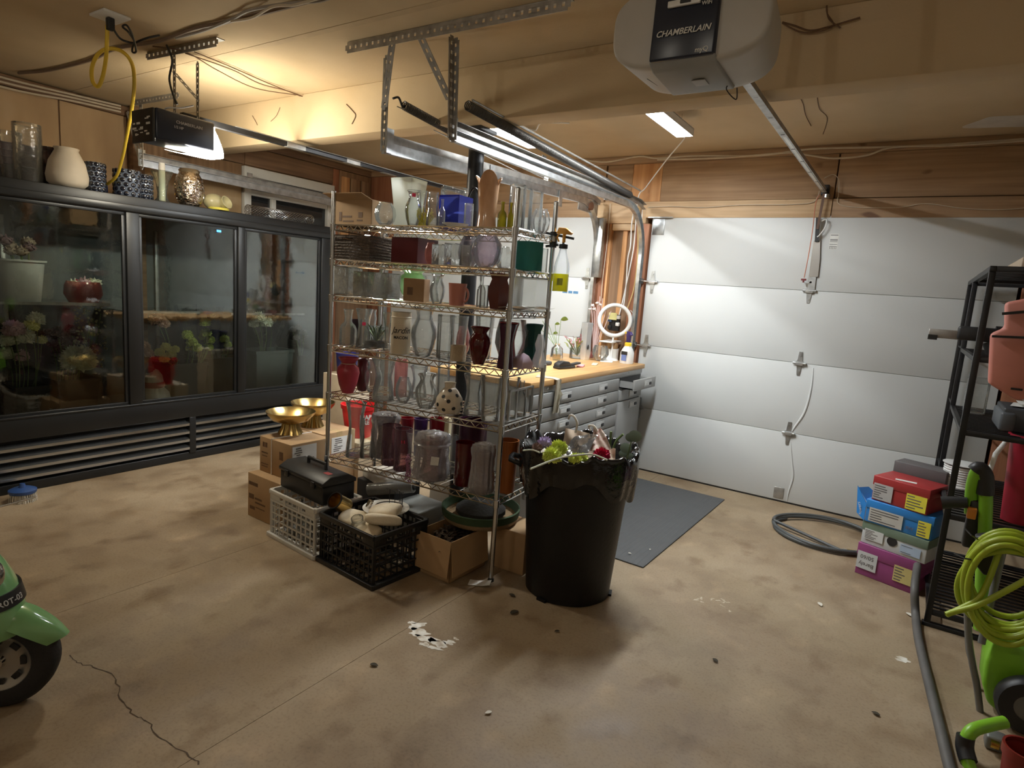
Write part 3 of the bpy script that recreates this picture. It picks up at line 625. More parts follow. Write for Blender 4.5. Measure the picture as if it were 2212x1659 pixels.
# cables along the back header
for k, (lb, pts) in enumerate((('pale cable running along the top of the header over the garage door', ((1260, 345), (1310, 350), (1380, 338), (1420, 342), (1500, 337), (1640, 336), (1750, 322), (1900, 318), (2050, 312), (2240, 298))), ('second pale cable dipping below the first along the header', ((1420, 345), (1560, 341), (1700, 330), (1745, 335), (1800, 342), (1870, 336), (1930, 318), (2060, 314), (2240, 302))))):
    cord('header_cable', lb, 'cable', [gy(*q, 4.965-.006*k) for q in pts], .007, M_cable)
cord('header_wire', 'thin white bell wire running low along the header board', 'wire', [gy(*q, 4.975) for q in ((1400, 448), (1450, 446), (1520, 448), (1600, 443), (1700, 442), (1752, 438), (1766, 425), (1770, 412))], .0025, M_cable)
cord('header_wire', 'thin wire stepping down the header and running on to the right', 'wire', [gy(*q, 4.975) for q in ((1780, 385), (1800, 377), (1812, 390), (1811, 420), (1812, 440), (1850, 448), (1940, 448), (2000, 440), (2080, 450), (2160, 453), (2240, 447))], .0025, M_cable)
for k, (lb, pts, m) in enumerate((('wavy white cord hanging down the pillar between the doors', ((1373, 440), (1365, 480), (1362, 530), (1356, 560), (1352, 620), (1347, 662)), M_wht), ('yellow cord hanging down the pillar to the power strip', ((1382, 440), (1378, 490), (1378, 545), (1370, 620), (1353, 672)), mat('gold_cord', (.66, .50, .22), .6)), ('thin white cord with plugs hanging beside the track', ((1388, 440), (1385, 500), (1380, 570), (1375, 640), (1370, 675), (1362, 670)), M_wht), ('thin copper wire running down the left stud of the pillar', ((1318, 440), (1312, 520), (1302, 600), (1298, 650)), M_cable))):
    cord('hanging_cable', lb, 'cord', [gy(*q, 4.965) for q in pts], .005 if k < 2 else .003, m)
# cobwebs on ceiling/beam kept as fine strands
for k, pts in enumerate((((1725, 205), (1735, 225), (1740, 248), (1752, 272)), ((1765, 205), (1770, 235), (1787, 255), (1778, 290)))):
    cord('cobweb', ('dusty cobweb strand on the rear ceiling near the opener rail', 'branching dusty cobweb strand on the rear ceiling')[k], 'cobweb', [gz(*q, ZC-.004) for q in pts], .0022, MATS['brown_wire'], None, 4)
for k, pts in enumerate((((748, 225), (762, 240), (768, 250), (760, 268)), ((545, 250), (552, 262), (556, 270)), ((605, 232), (597, 250), (585, 262)))):
    cord('cobweb', ('dusty cobweb strand high on the beam face left of the track strap', 'short dusty cobweb on the beam face nearest the small opener', 'dusty cobweb hanging mid-way along the beam face')[k], 'cobweb', [gy(*q, 2.767) for q in pts], .0025, MATS['brown_wire'], None, 4)

# two-bulb ceiling fixture over the bay behind the camera
for x, y, lb_ in ((-2.05, -.75, 'white porcelain lampholder with a lit bulb on the ceiling over the scooter'), (-.55, -.95, 'white porcelain lampholder with a lit bulb on the ceiling over the open bay')):
    t = thing('ceiling_lamp', lb_, 'lamp', (x, y, ZC)); MB().lathe([(0, 0), (.06, 0), (.055, -.02), (.03, -.045), (.03, -.06), (0, -.06)], 24).build('lampholder', M_wht, t)
    MB().lathe([(.013, -.06), (.016, -.075), (.03, -.10), (.034, -.13), (.022, -.158), (0, -.166)], 20).build('bulb', lamp('bulb_glow', (1.0, .92, .78), BULB_POWER), t)
# ================================================================ display cooler
CF, CY0, CY1, CT = -4.50, 1.20, 3.83, 1.90
M_cool = mat('cooler_black', (.009, .0095, .010), .4, .0, var=.15, vs=6)
M_cool2 = mat('cooler_trim', (.014, .015, .016), .34, .0, var=.1)
M_liner = mat('cooler_liner', (.10, .105, .10), .5, var=.15)
M_pane = glass('cooler_glass', (.93, .97, .94), .85, .0, refl=1.3)
cl = thing('display_cooler', 'long black glass-fronted floral display cooler along the wall', 'cooler', (CF, CY0, 0)); oc = (CF, CY0, 0)
def cb(name, lo, hi, m=M_cool, par=None, bev=.004): return MB(oc).bb(lo, hi).build(name, m, par or cl, bevel=bev)
XB = -5.2
cb('back_liner', (XB, CY0, .36), (XB+.03, CY1, CT-.02), M_liner); cb('end_panel', (XB, CY0, .02), (CF-.02, CY0+.03, CT)); cb('end_panel', (XB, CY1-.03, .02), (CF-.02, CY1, CT))
cb('floor_liner', (XB+.03, CY0+.03, .40), (CF-.06, CY1-.03, .43), M_liner); cb('base', (XB, CY0+.03, .0), (CF-.10, CY1-.03, .36))
cb('roof', (XB, CY0, CT-.03), (CF-.02, CY1, CT)); cb('header', (CF-.05, CY0, 1.795), (CF, CY1, CT)); cb('header_trim', (CF, CY0, 1.80), (CF+.012, CY1, 1.845), M_cool2)
cb('sill', (CF-.05, CY0, .335), (CF, CY1, .475)); cb('sill_trim', (CF-.04, CY0+.06, .468), (CF+.006, CY1-.06, .482), M_cool2)
for y0, y1 in ((CY0, CY0+.10), (2.105, 2.19), (2.925, 2.985), (3.735, CY1)): cb('mullion', (CF-.05, y0, .475), (CF, y1, 1.795))
for k, (y0, y1) in enumerate(((CY0+.10, 2.105), (2.19, 2.925), (2.985, 3.735))):
    dr = MB(oc).bb((CF-.03, y0+.02, .50), (CF-.024, y1-.02, 1.775)).build('pane', M_pane, cl)
    for lo, hi in (((CF-.035, y0, .475), (CF-.015, y1, .50)), ((CF-.035, y0, 1.772), (CF-.015, y1, 1.795)), ((CF-.035, y0, .50), (CF-.015, y0+.022, 1.772)), ((CF-.035, y1-.022, .50), (CF-.015, y1, 1.772))):
        cb('pane_frame', lo, hi, M_cool2 if hi[1]-lo[1] < .1 else M_cool, dr, .002)
for y0, y1 in ((CY0+.02, 2.525), (2.575, CY1-.04)):
    for k in range(4):
        z = .095+k*.062; p = MB(oc).prism([(CF-.045, y0, z+.03), (CF-.002, y0, z+.006), (CF-.002, y0, z-.012), (CF-.008, y0, z-.012), (CF-.052, y0, z+.014)], (0, 0, 0), (0, y1-y0, 0))
        p.build('louver', mat('louver_metal', (.46, .47, .48), .24, .95, var=.05), cl)
cb('grille_post', (CF-.06, 2.525, .05), (CF, 2.575, .335)); cb('grille_post', (CF-.06, CY1-.04, .05), (CF, CY1, .335)); cb('kick_plate', (CF-.07, CY0, 0), (CF-.012, CY1, .06))
for y in (1.62, 2.62, 3.38):
    cb('shelf_standard', (XB+.03, y, .6), (XB+.05, y+.03, 1.72), M_galvd)
ds = cb('thermometer', (CF-.12, 2.80, 1.735), (CF-.10, 2.845, 1.762), M_black); cb('blue_digits', (CF-.099, 2.806, 1.742), (CF-.097, 2.84, 1.757), lamp('blue_led', (.05, .3, 1), 6), ds, 0)
M_shelfg = glass('shelf_glass', (.85, .92, .88), .6)
for y0, y1, z in ((1.25, 2.08, 1.16), (2.2, 2.92, 1.11), (2.99, 3.72, 1.10)):
    sg = MB(oc).bb((XB+.06, y0, z), (CF-.2, y1, z+.008)).build('glass_shelf', M_shelfg, cl)
    cb('shelf_edge', (CF-.21, y0, z-.006), (CF-.198, y1, z+.012), M_galvd, sg, 0)

# --- inside the cooler
def CPl(x): return (x, 0, 0), (1, 0, 0)
M_bin = mat('black_bin', (.025, .026, .027), .5); M_leaf = mat('leaf_green', (.10, .17, .05), .55, var=.3, vs=30); M_leafd = mat('leaf_dark', (.045, .075, .03), .6, var=.3, vs=30); M_stem = mat('stem_green', (.17, .25, .09), .6)
def bucket(name, label, cat, px, pt, pb_z, w, x, m, taper=.78, rim=True):
    b, h, r = place(px, pt, *CPl(x), pb_z, w); t = thing(name, label, cat, b)
    MB().lathe([(0, .004), (r*taper, 0), (r*.98, h*.97), (r, h), (r*.93, h), (r*.7, .02), (0, .02)], 24).build('body', m, t)
    if rim: MB().lathe([(r*1.0, h*.95), (r*1.07, h*.955), (r*1.07, h), (r*1.0, h)], 24).build('rim', m, t)
    return t, b, h, r
def bloom(mb, c, r, n=70, flat=.8, seed=0, pl=.42):
    """ball of individual petals"""
    rnd = random.Random(seed); c = V(c); mb.ball(c, r*.78, 10, 7, (1, 1, flat))
    for k in range(n):
        z = 1-2*(k+.5)/n*.85; a = k*2.39996; s = math.sqrt(max(0, 1-z*z)); d = V((s*math.cos(a), s*math.sin(a), z*flat)).normalized()
        x, y = frame_of(d); q = r*pl*rnd.uniform(.8, 1.2); tw = rnd.uniform(0, PI); x, y = x*math.cos(tw)+y*math.sin(tw), y*math.cos(tw)-x*math.sin(tw)
        b0 = c + d*r*.45; t0 = c + d*r*rnd.uniform(.9, 1.1)
        mb.add([b0, (b0+t0)/2 + x*q*.5, t0 + y*q*.18, (b0+t0)/2 - x*q*.5], [(0, 1, 2, 3)])
    return mb
def flower(name, label, head, root, r, m, n=70, flat=.8, seed=0, leaves=2, stem=M_stem, group=None, pl=.42, leafm=None):
    head, root = V(head), V(root); t = thing(name, label, 'flower', root, 0, group)
    b = MB(root); bloom(b, head, r, n, flat, seed, pl); b.build('bloom', m, t)
    mid = (head+root)/2 + V((.01, .012, 0)); MB(root).tube(smooth_path([root, mid, head - V((0, 0, r*.3))], 4), .003, 5).build('stem', stem, t)
    for k in range(leaves):
        p = root.lerp(head, .45+.2*k); a = seed*1.7+k*2.4; leaf(MB(root), p, V((math.cos(a), math.sin(a), .5)), .055, .02).build('leaf', leafm or M_leaf, t)
    return t
def leaf(mb, p, d, L, w, droop=.3, roll=0.):
    p, d = V(p), V(d).normalized(); s = d.cross(V((0, 0, 1))); s = s.normalized() if s.length > .01 else V((1, 0, 0)); up = s.cross(d)
    s, up = s*math.cos(roll)+up*math.sin(roll), up*math.cos(roll)-s*math.sin(roll)
    row = []
    for k in range(6):
        t = k/5; wd = w*math.sin(PI*min(1, t*.92+.08))**.8; q = p + d*L*t - V((0, 0, 1))*droop*L*t*t
        row += [q - s*wd + up*.1*wd, q - up*.12*wd, q + s*wd + up*.1*wd]
    return mb.add(row, [(3*k+j, 3*k+j+1, 3*k+j+4, 3*k+j+3) for k in range(5) for j in (0, 1)])
M_pet = lambda nm, c: mat(nm, c, .6, var=.15, vs=20)
M_pw = M_pet('petal_white', (.86, .86, .70)); M_py = M_pet('petal_yellow', (.90, .84, .32)); M_pg = M_pet('petal_lime', (.72, .80, .20)); M_pp = M_pet('petal_pink', (.80, .55, .60)); M_pv = M_pet('petal_lilac', (.50, .42, .66)); M_pr = M_pet('petal_crimson', (.60, .02, .09)); M_ppeach = M_pet('petal_peach', (.72, .48, .34)); M_pd = M_pet('petal_dusty', (.22, .13, .14))
Z0 = .43
whb, b_, h_, r_ = bucket('flower_bucket', 'white plastic bucket standing on the cooler glass shelf', 'bucket', 42, 560, 1.168, 92, -4.86, M_wht)
for k in range(7):
    a = k*.9; flower('dried_flower', ('tan dried spray leaning to the front of the white bucket', 'dusky dried spray leaning to the right in the white bucket', 'tall tan dried spray at the back right of the white bucket', 'dusky dried spray at the back of the white bucket', 'tan dried spray leaning back in the white bucket', 'tall dusky dried spray leaning left in the white bucket', 'low tan dried spray at the left of the white bucket')[k], b_ + V((.05*math.cos(a), .06*math.sin(a), h_+.05+.03*(k % 3))), b_ + V((.02*math.cos(a), .02*math.sin(a), .06)), .045, M_pd if k % 2 else mat('petal_tan', (.36, .27, .2), .7), 40, .8, k, 1, M_stem, 'dried sprays in the white bucket')
b_, h_, r_ = place(180, 608, *CPl(-4.80), 1.168, 72)
gb = thing('glass_bowl', 'round red glass bowl packed with cut flowers on the cooler shelf', 'bowl', b_)
MB().lathe([(0, 0), (r_*.75, .002), (r_*1.0, h_*.4), (r_*.95, h_*.8), (r_*.85, h_), (r_*.82, h_)], 24).build('bowl', glass('red_glass', (.75, .28, .25), .5, haze=.35, hazecol=(.6, .2, .18)), gb)
for k, (dx, m) in enumerate(((-.05, M_pw), (.0, M_pp), (.045, M_py), (.06, M_pw), (-.02, M_pr))): 
    q = MB(); bloom(q, (.02*(k % 2), dx, h_*(.85+.1*(k % 2))), r_*.42, 40, .7, k); q.build('bloom', m, gb)
def bin_(px0, px1, ptop, x, label, m=M_bin):
    b, h, r = place((px0+px1)/2, ptop, *CPl(x), Z0, (px1-px0)); 
    y0 = gx(px0, ptop+60, x).y; y1 = gx(px1, ptop+60, x).y; t = thing('flower_bin', label, 'bucket', (x, (y0+y1)/2, Z0)); wy = (y1-y0)/2; d = .13
    q = MB(); q.prism([(-d*.8, -wy*.9, 0), (d*.8, -wy*.9, 0), (d*.8, wy*.9, 0), (-d*.8, wy*.9, 0)], (0, 0, 0), (0, 0, h)); 
    del q.f[1]; q.v = [V((p.x*(1.2 if p.z > .01 else 1), p.y*(1.1 if p.z > .01 else 1), p.z)) for p in q.v]; q.solid(.005).build('body', m, t)
    rm_ = MB()
    for lo, hi in (((-d, -wy*1.04, h-.02), (d, -wy*1.04+.01, h+.004)), ((-d, wy*1.04-.01, h-.02), (d, wy*1.04, h+.004)), ((-d, -wy*1.04, h-.02), (-d+.01, wy*1.04, h+.004)), ((d-.01, -wy*1.04, h-.02), (d, wy*1.04, h+.004))): rm_.bb(lo, hi)
    rm_.build('rim', m, t, bevel=.002)
    return V((x, (y0+y1)/2, Z0)), h, wy
bins = [bin_(20, 95, 830, -4.78, 'black flower bin at the dark end of the cooler'), bin_(110, 200, 815, -4.86, 'black flower bin behind the big white bloom'), bin_(350, 430, 782, -4.82, 'grey-black flower bin under the lime blooms', mat('bin_grey', (.07, .075, .078), .5)), bin_(432, 505, 770, -4.88, 'black flower bin beside the cooler mullion'), bin_(535, 615, 755, -4.86, 'grey flower bin in the right-hand cooler bay', mat('bin_pale', (.22, .24, .23), .5)), bin_(622, 680, 765, -4.9, 'black flower bin at the right end of the cooler')]
def fl(px, py, x, r, m, bi, label, name='cut_flower', n=70, flat=.8, seed=0, grp=None, pl=.42):
    hd = gx(px, py, x); c, h, wy = bins[bi]; root = V((x, max(c.y-wy*.6, min(c.y+wy*.6, hd.y)), Z0+h-.06)); 
    root.x = c.x + max(-.08, min(.08, x-c.x))
    return flower(name, label, hd, root, r*1.12, m, int(n*1.8), flat, seed, 2, M_stem, grp, pl*1.25, M_leafd)
fl(170, 778, -4.645, .095, M_pw, 1, 'large cream white bloom pressed near the cooler glass', n=230, seed=3, pl=.3)
for k, (px, py, r, m) in enumerate(((30, 712, .06, M_pp), (52, 728, .06, M_pw), (20, 735, .05, M_pw), (68, 705, .045, M_py), (78, 690, .05, M_pw), (12, 765, .05, M_pw), (45, 770, .045, M_pp), (90, 735, .035, M_py))):
    fl(px, py, -4.72-.02*k, r, m, 0, ('pink spider bloom topmost in the dark-end bin', 'broad white spider bloom over the pink one in the dark-end bin', 'white bloom tucked left of the pink spider bloom', 'yellow bloom between white blooms in the dark-end bin', 'white bloom standing tallest in the dark-end bin', 'white bloom low at the rim of the dark-end bin', 'pink bloom low at the rim of the dark-end bin', 'tiny yellow bloom beside the dusky bunch')[k], seed=k, grp='pale blooms at the dark end', pl=.3)
for k, (px, py) in enumerate(((125, 720), (140, 735), (155, 715), (118, 740), (165, 735), (105, 725), (150, 750), (130, 755))):
    fl(px, py, -4.80-.015*k, .045, M_pd, 1, ('dusky purple bloom at the heart of the dark bunch', 'dusky purple bloom just under the heart of the dark bunch', 'dusky purple bloom tallest in the dark bunch', 'dusky purple bloom lowest on the yellow-bloom side of the dark bunch', 'dusky purple bloom touching the berry sprig', 'dusky purple bloom next to the tiny yellow bloom', 'dusky purple bloom right above the big white bloom', 'dusky purple bloom lowest in the dark bunch')[k], seed=k+20, grp='dusky blooms')
sp_ = thing('filler_sprig', 'tall sprig of tiny cream berries behind the big white bloom', 'flower', gx(190, 800, -4.75)); q0 = sp_.location
rnd = random.Random(5)
for k in range(7):
    tip = gx(170+k*8, 660+rnd.random()*60, -4.72-.02*rnd.random()); MB(q0).tube(smooth_path([q0, (V(q0)+tip)/2+V((0, rnd.uniform(-.02, .02), 0)), tip], 4), .0018, 4).build('twig', M_stem, sp_)
mb = MB(q0)
for k in range(150):
    p = gx(160+rnd.random()*70, 655+rnd.random()*140, -4.72-.05*rnd.random()); mb.ball(p, .006+rnd.random()*.004, 6, 4)
stuff(mb.build('berries', mat('berry_cream', (.40, .36, .22), .6), sp_))
for k, (px, py, r, m) in enumerate(((345, 762, .035, M_py), (358, 750, .034, M_py), (370, 765, .036, M_py), (355, 775, .034, M_py), (378, 755, .03, M_py))): fl(px, py, -4.66, r, m, 2, ('yellow bloom on the ornament side of the low bunch', 'yellow bloom at the top of the low bunch', 'yellow bloom on the lime side of the low bunch', 'yellow bloom at the bottom of the low bunch', 'small yellow bloom behind the low bunch')[k], seed=k+30, grp='yellow bunch', pl=.5)
for k, (px, py, r) in enumerate(((405, 725, .04), (415, 740, .04), (425, 752, .038), (445, 720, .04), (452, 735, .04), (450, 750, .036), (440, 728, .035), (410, 752, .03))): fl(px, py, -4.70-.012*k, r, M_pg, 2, ('lime bloom at the top of the lower lime spike', 'lime bloom second down the lower lime spike', 'lime bloom at the foot of the lower lime spike', 'lime bloom at the top of the taller lime spike', 'lime bloom second down the taller lime spike', 'lime bloom at the foot of the taller lime spike', 'lime bloom bridging the two lime spikes', 'small lime bloom hanging below the lower lime spike')[k], seed=k+40, grp='lime blooms', pl=.5)
for k, (px, py, r, m) in enumerate(((340, 690, .055, M_ppeach), (355, 700, .04, M_ppeach), (310, 750, .045, M_ppeach), (322, 765, .035, M_ppeach))): fl(px, py, -4.78, r, m, 2, ('largest peach bloom high in the middle bay', 'peach bloom under the largest peach bloom', 'peach bloom low beside the yellow bunch', 'small peach bloom lowest beside the yellow bunch')[k], seed=k+60, grp='peach blooms')
for k, (px, py, r) in enumerate(((443, 697, .04), (485, 733, .035), (492, 745, .03))): fl(px, py, -4.72, r, M_pg, 3, ('lone lime bloom high beside the mullion bay', 'lime bloom right against the cooler mullion', 'smallest lime bloom under the one against the mullion')[k], seed=k+70, grp='small lime blooms')
for k, (px, py, r) in enumerate(((560, 688, .055), (575, 697, .055), (585, 690, .045), (548, 700, .04))): fl(px, py, -4.72-.015*k, r, M_pw, 4, ('white fluffy bloom at the top of the grey bin bunch', 'white fluffy bloom widest in the grey bin bunch', 'white fluffy bloom behind the widest one over the grey bin', 'small white fluffy bloom nearest the mullion over the grey bin')[k], seed=k+80, grp='white blooms', n=110, pl=.28)
for k, (px, py) in enumerate(((632, 712), (645, 708), (655, 718), (640, 730), (662, 725))): fl(px, py, -4.78, .03, mat('petal_grey', (.40, .36, .36), .6), 5, ('greyish pink bloom leaning to the white bunch', 'greyish pink bloom tallest at the cooler end', 'greyish pink bloom close under the tallest one', 'greyish pink bloom lowest at the cooler end', 'greyish pink bloom nearest the cooler end panel')[k], seed=k+90, grp='greyish blooms')
# cellophane sleeves
for k, (px, pt, w_, bi) in enumerate(((430, 660, 90, 2), (480, 665, 60, 3), (580, 670, 80, 4))):
    c, h, wy = bins[bi]; b, hh, r = place(px, pt, *CPl(-4.84), Z0+h-.03, w_)
    tag(MB().lathe([(r*.35, 0), (r*.6, hh*.35), (r*.95, hh*.8), (r*1.05, hh)], 14, ripple=.12, lobes=5).build('cellophane_sleeve', glass('cellophane', (.96, .97, .96), .8, .08, bump=.6, bs=25, refl=1.4), None, b), ('crinkled clear cellophane sleeve over the grey-black bin', 'crinkled clear cellophane sleeve by the mullion', 'crinkled clear cellophane sleeve over the grey bin')[k], 'wrapping')
# white rounded shape with a pink band and dark ball on top
b_, h_, r_ = place(332, 795, *CPl(-4.64), Z0, 62)
gs = thing('ornament', 'white rounded shape with a pink band on the cooler floor', 'ornament', b_)
MB().lathe([(0, 0), (r_*.9, 0), (r_*1.05, h_*.15), (r_*.95, h_*.35), (r_*.6, h_*.5), (r_*.62, h_*.62), (r_*.55, h_*.8), (r_*.3, h_*.95), (0, h_)], 22).build('body', M_white, gs)
MB().lathe([(r_*.61, h_*.48), (r_*.7, h_*.52), (r_*.7, h_*.6), (r_*.63, h_*.64)], 22).build('band', mat('pink_band', (.55, .2, .22), .5), gs)
MB().ball((.0, -.02, h_*.93), r_*.3, 10, 7).build('head', M_black, gs)
# ================================================================ wire shelving unit
FL, FR = V((-2.775, 2.375, 0)), V((-1.617, 2.454, 0))
UX = (FR-FL).normalized(); DY = V((-UX.y, UX.x, 0)); SW = (FR-FL).length; SD = .41
ZS = [1.756, 1.566, 1.367, 1.083, .808, .430]
RZ = math.atan2(UX.y, UX.x)
su = thing('wire_shelving', 'tall chrome wire shelving unit crowded with vases', 'shelf', FL, RZ)
for x, y in ((0, 0), (SW, 0), (0, SD), (SW, SD)):
    p = MB().cyl((x, y, .02), (x, y, 1.93), .0125, 14).build('post', M_steel, su)
    MB().lathe([(.0, 0), (.016, 0), (.016, .012), (.008, .02), (.008, .03)], 12, (x, y, 0)).build('foot', M_black, p)
    MB().ball((x, y, 1.93), .0125, 10, 6, (1, 1, .5)).build('cap', M_black, p)
def zig(mb, p, q, z0, z1, n, r=.0030):
    p, q = V(p), V(q); pts = []
    for k in range(n+1): t = p.lerp(q, k/n); pts.append((t.x, t.y, z0 if k % 2 else z1))
    mb.tube(pts, r, 5)
for i, z in enumerate(ZS):
    s = MB()
    for a, b in (((0, 0), (SW, 0)), ((0, SD), (SW, SD)), ((0, 0), (0, SD)), ((SW, 0), (SW, SD))):
        for zz in (z-.004, z-.034): s.cyl((*a, zz), (*b, zz), .004, 6)
    for k in range(1, 26): x = SW*k/26; s.tube([(x, 0, z-.004), (x, SD, z-.004)], .0018, 4)
    for y in (SD*.33, SD*.67): s.cyl((0, y, z-.010), (SW, y, z-.010), .003, 6)
    so = s.build('shelf', M_chrome, su)
    t = MB(); zig(t, (0, 0, 0), (SW, 0, 0), z-.032, z-.005, 38); zig(t, (0, SD, 0), (SW, SD, 0), z-.032, z-.005, 38); zig(t, (0, 0, 0), (0, SD, 0), z-.032, z-.005, 14); zig(t, (SW, 0, 0), (SW, SD, 0), z-.032, z-.005, 14); t.build('truss', M_chrome, so)
    for x, y in ((0, 0), (SW, 0), (0, SD), (SW, SD)): MB().lathe([(.0125, -.038), (.0165, -.038), (.0175, 0), (.0125, .002)], 12, (x, y, z)).build('collar', M_steel, so)

# ---------------------------------------------------------------- vases
G_clear = glass('clear_glass', (.95, .97, .96), .62, .03, refl=1.7, haze=.08, hazecol=(.88, .9, .88), bump=.3, bs=22)
G_rib = glass('ribbed_glass', (.94, .96, .95), .55, .05, refl=1.9, bump=.5, bs=45, haze=.09, hazecol=(.75, .78, .76))
G_blue = glass('blue_glass', (.10, .13, .55), .5, haze=.35, hazecol=(.10, .13, .55)); G_green = glass('green_glass', (.55, .78, .45), .5, haze=.3, hazecol=(.5, .72, .4)); G_amber = glass('olive_glass', (.5, .45, .08), .5, haze=.3, hazecol=(.45, .42, .08))
G_rose = glass('pink_glass', (.85, .55, .52), .55, haze=.3, hazecol=(.7, .35, .33)); G_plum = glass('plum_glass', (.62, .42, .46), .5, haze=.12, hazecol=(.4, .2, .25), bump=.3); G_swirl = glass('lilac_swirl', (.70, .62, .70), .45, haze=.12, bump=.5, bs=20, refl=1.5)
G_bub = glass('bubble_wrap', (.90, .88, .88), .62, .14, haze=.24, hazecol=(.82, .78, .78), bump=1., bs=38, refl=2.2); G_frost = glass('frosted_white', (.85, .88, .82), .7, .3, haze=.7, hazecol=(.85, .87, .8), trl=.5)
C_ox = mat('oxblood_glaze', (.085, .004, .006), .08, coat=.6, var=.2); C_red = mat('red_glass_solid', (.26, .012, .02), .12, coat=.5, var=.2); C_frred = mat('frosted_red', (.36, .03, .05), .35, var=.15, vs=6); C_teal = mat('teal_ceramic', (.02, .20, .18), .35, var=.1); C_dteal = mat('dark_teal', (.008, .07, .062), .35, var=.15); C_maroon = mat('maroon_ceramic', (.10, .015, .02), .3, var=.1); C_plum = mat('dark_plum', (.05, .012, .03), .25); C_cream = mat('cream_ceramic', (.66, .58, .45), .4, var=.04); C_dot = mat('ivory_glaze', (.68, .60, .48), .15, coat=.4, var=.03); C_pink = mat('pink_mug_glaze', (.55, .22, .17), .5, var=.05); C_orange = mat('burnt_orange', (.34, .10, .02), .4, var=.1); C_brown = mat('brown_facet', (.11, .028, .022), .35, var=.15); C_kraft = mat('kraft_box', (.33, .20, .10), .75, var=.08, vs=20); C_card = mat('cardboard', (.42, .27, .14), .8, var=.07, vs=8); C_cardd = mat('cardboard_dark', (.20, .12, .06), .8, var=.1)
M_sticker = mat('pink_sticker', (.85, .05, .16), .5); M_jute = mat('jute', (.42, .33, .22), .9, bump=.4, bs=120)
PROF = {
 'cyl': [(.93, 0), (1, .02), (1, .98), (1, 1), (.94, 1), (.94, .97)],
 'flare': [(.74, 0), (.78, .02), (.82, .5), (1, .98), (1, 1), (.95, 1), (.94, .96)],
 'ginger': [(.56, 0), (.62, .03), (.85, .2), (1, .42), (.94, .58), (.66, .74), (.58, .82), (.66, .92), (.84, .99), (.82, 1), (.77, .99)],
 'hour': [(.86, 0), (.92, .03), (.82, .25), (.66, .5), (.64, .58), (.78, .8), (1, .99), (.98, 1), (.94, .98)],
 'bud': [(.9, 0), (1, .04), (1, .45), (.85, .55), (.45, .65), (.42, .8), (.55, .97), (.62, 1), (.57, .99)],
 'globe': [(.45, 0), (.5, .02), (.86, .2), (1, .48), (.9, .75), (.62, .95), (.6, 1), (.55, .99)],
 'snifter': [(.32, 0), (.34, .02), (.7, .14), (1, .45), (.96, .7), (.8, .99), (.79, 1), (.76, .99)],
 'trumpet': [(.7, 0), (.75, .02), (.45, .14), (.4, .3), (.55, .65), (.95, .97), (1, 1), (.94, .99)],
 'urn': [(.5, 0), (.55, .03), (.8, .25), (1, .58), (.92, .72), (.62, .82), (.6, .86), (.9, .985), (.88, 1), (.83, .985)],
 'wavy': [(.88, 0), (1, .05), (.93, .3), (.74, .5), (.74, .58), (.86, .75), (.72, .9), (.82, 1), (.78, 1)],
 'bottle': [(.95, 0), (1, .03), (1, .5), (.8, .62), (.38, .7), (.36, .93), (.42, .95), (.42, 1), (.34, 1)],
 'cube': [(.97, 0), (1, .015), (1, .99), (1, 1), (.93, 1), (.93, .96)],
 'facet': [(.72, 0), (.74, .02), (1, .35), (.97, .6), (.72, .82), (.98, .995), (.95, 1), (.9, .985)],
 'pear': [(.7, 0), (.8, .03), (1, .28), (.93, .5), (.6, .74), (.38, .84), (.4, .97), (.43, 1), (.38, .99)],
 'pillow': [(.75, 0), (.92, .03), (1, .12), (.93, .4), (.88, .7), (.96, .9), (.85, .98), (.5, 1), (0, .985)],
 'pot': [(.78, 0), (.82, .02), (.98, .92), (1, .94), (1, 1), (.9, 1), (.86, .9)],
}
def vase_mesh(mb, kind, r, h, n=28, sq=0, lobes=0, ripple=0, twist=0., floor_in=True, M=None, c=(0, 0, 0)):
    p = [(a*r, b*h) for a, b in PROF[kind]]; rr = math.sqrt(2) if sq == 4 else (1/math.cos(PI/sq) if sq else 1)
    p = [(a*rr, b) for a, b in p]
    if p[-1][0] > 0 and kind != 'pillow':
        pass
    MM = M or (Matrix.Rotation(PI/4, 3, 'Z') if sq == 4 else None)
    mb.lathe([(0, 0)]+p, n, c, MM, ripple, lobes, sq, twist)
    if floor_in: mb.lathe([(0, .03*h+.004), (p[1][0]*.9, .03*h+.004)], n, c, MM, 0, 0, sq)
    return mb
def vase(shelf, px, pt, w, v, kind, m, label, cat='vase', name='glass_vase', rot=0., sq=0, lobes=0, ripple=0., twist=0., seed=0, sticker=None, n=28):
    P0 = FL + DY*(SD*v); b, h, r = place(px, pt, P0, DY, ZS[shelf]+.0012, w)
    solid = m.name in ('oxblood_glaze',)
    mb = vase_mesh(MB(), kind, r, h, 4 if sq == 4 else (sq*2 if sq else n), sq, lobes, ripple, twist)
    o = mb.build(name, m, None, b, RZ+rot, ang=50)
    if m in (G_bub, MATS.get('clear_bag')): crinkle(o, r*.09, 34, 2)
    if sticker:
        t = thing(name, label, cat, b, RZ); o.name = 'body'; o.parent = t; o.location = (0, 0, 0); o.rotation_euler = (0, 0, rot)
        d = (CAM-b); d.z = 0; d.normalize(); a = math.atan2(d.y, d.x)-RZ; rr = r*sticker[1]
        MB().add([(rr*math.cos(a+s*.010/rr), rr*math.sin(a+s*.010/rr), h*sticker[0]+q) for s, q in ((-1, -.009), (1, -.009), (1, .009), (-1, .009))], [(0, 1, 2, 3)]).build('price_sticker', M_sticker, t)
        return t, b, h, r
    tag(o, label, cat); return o, b, h, r
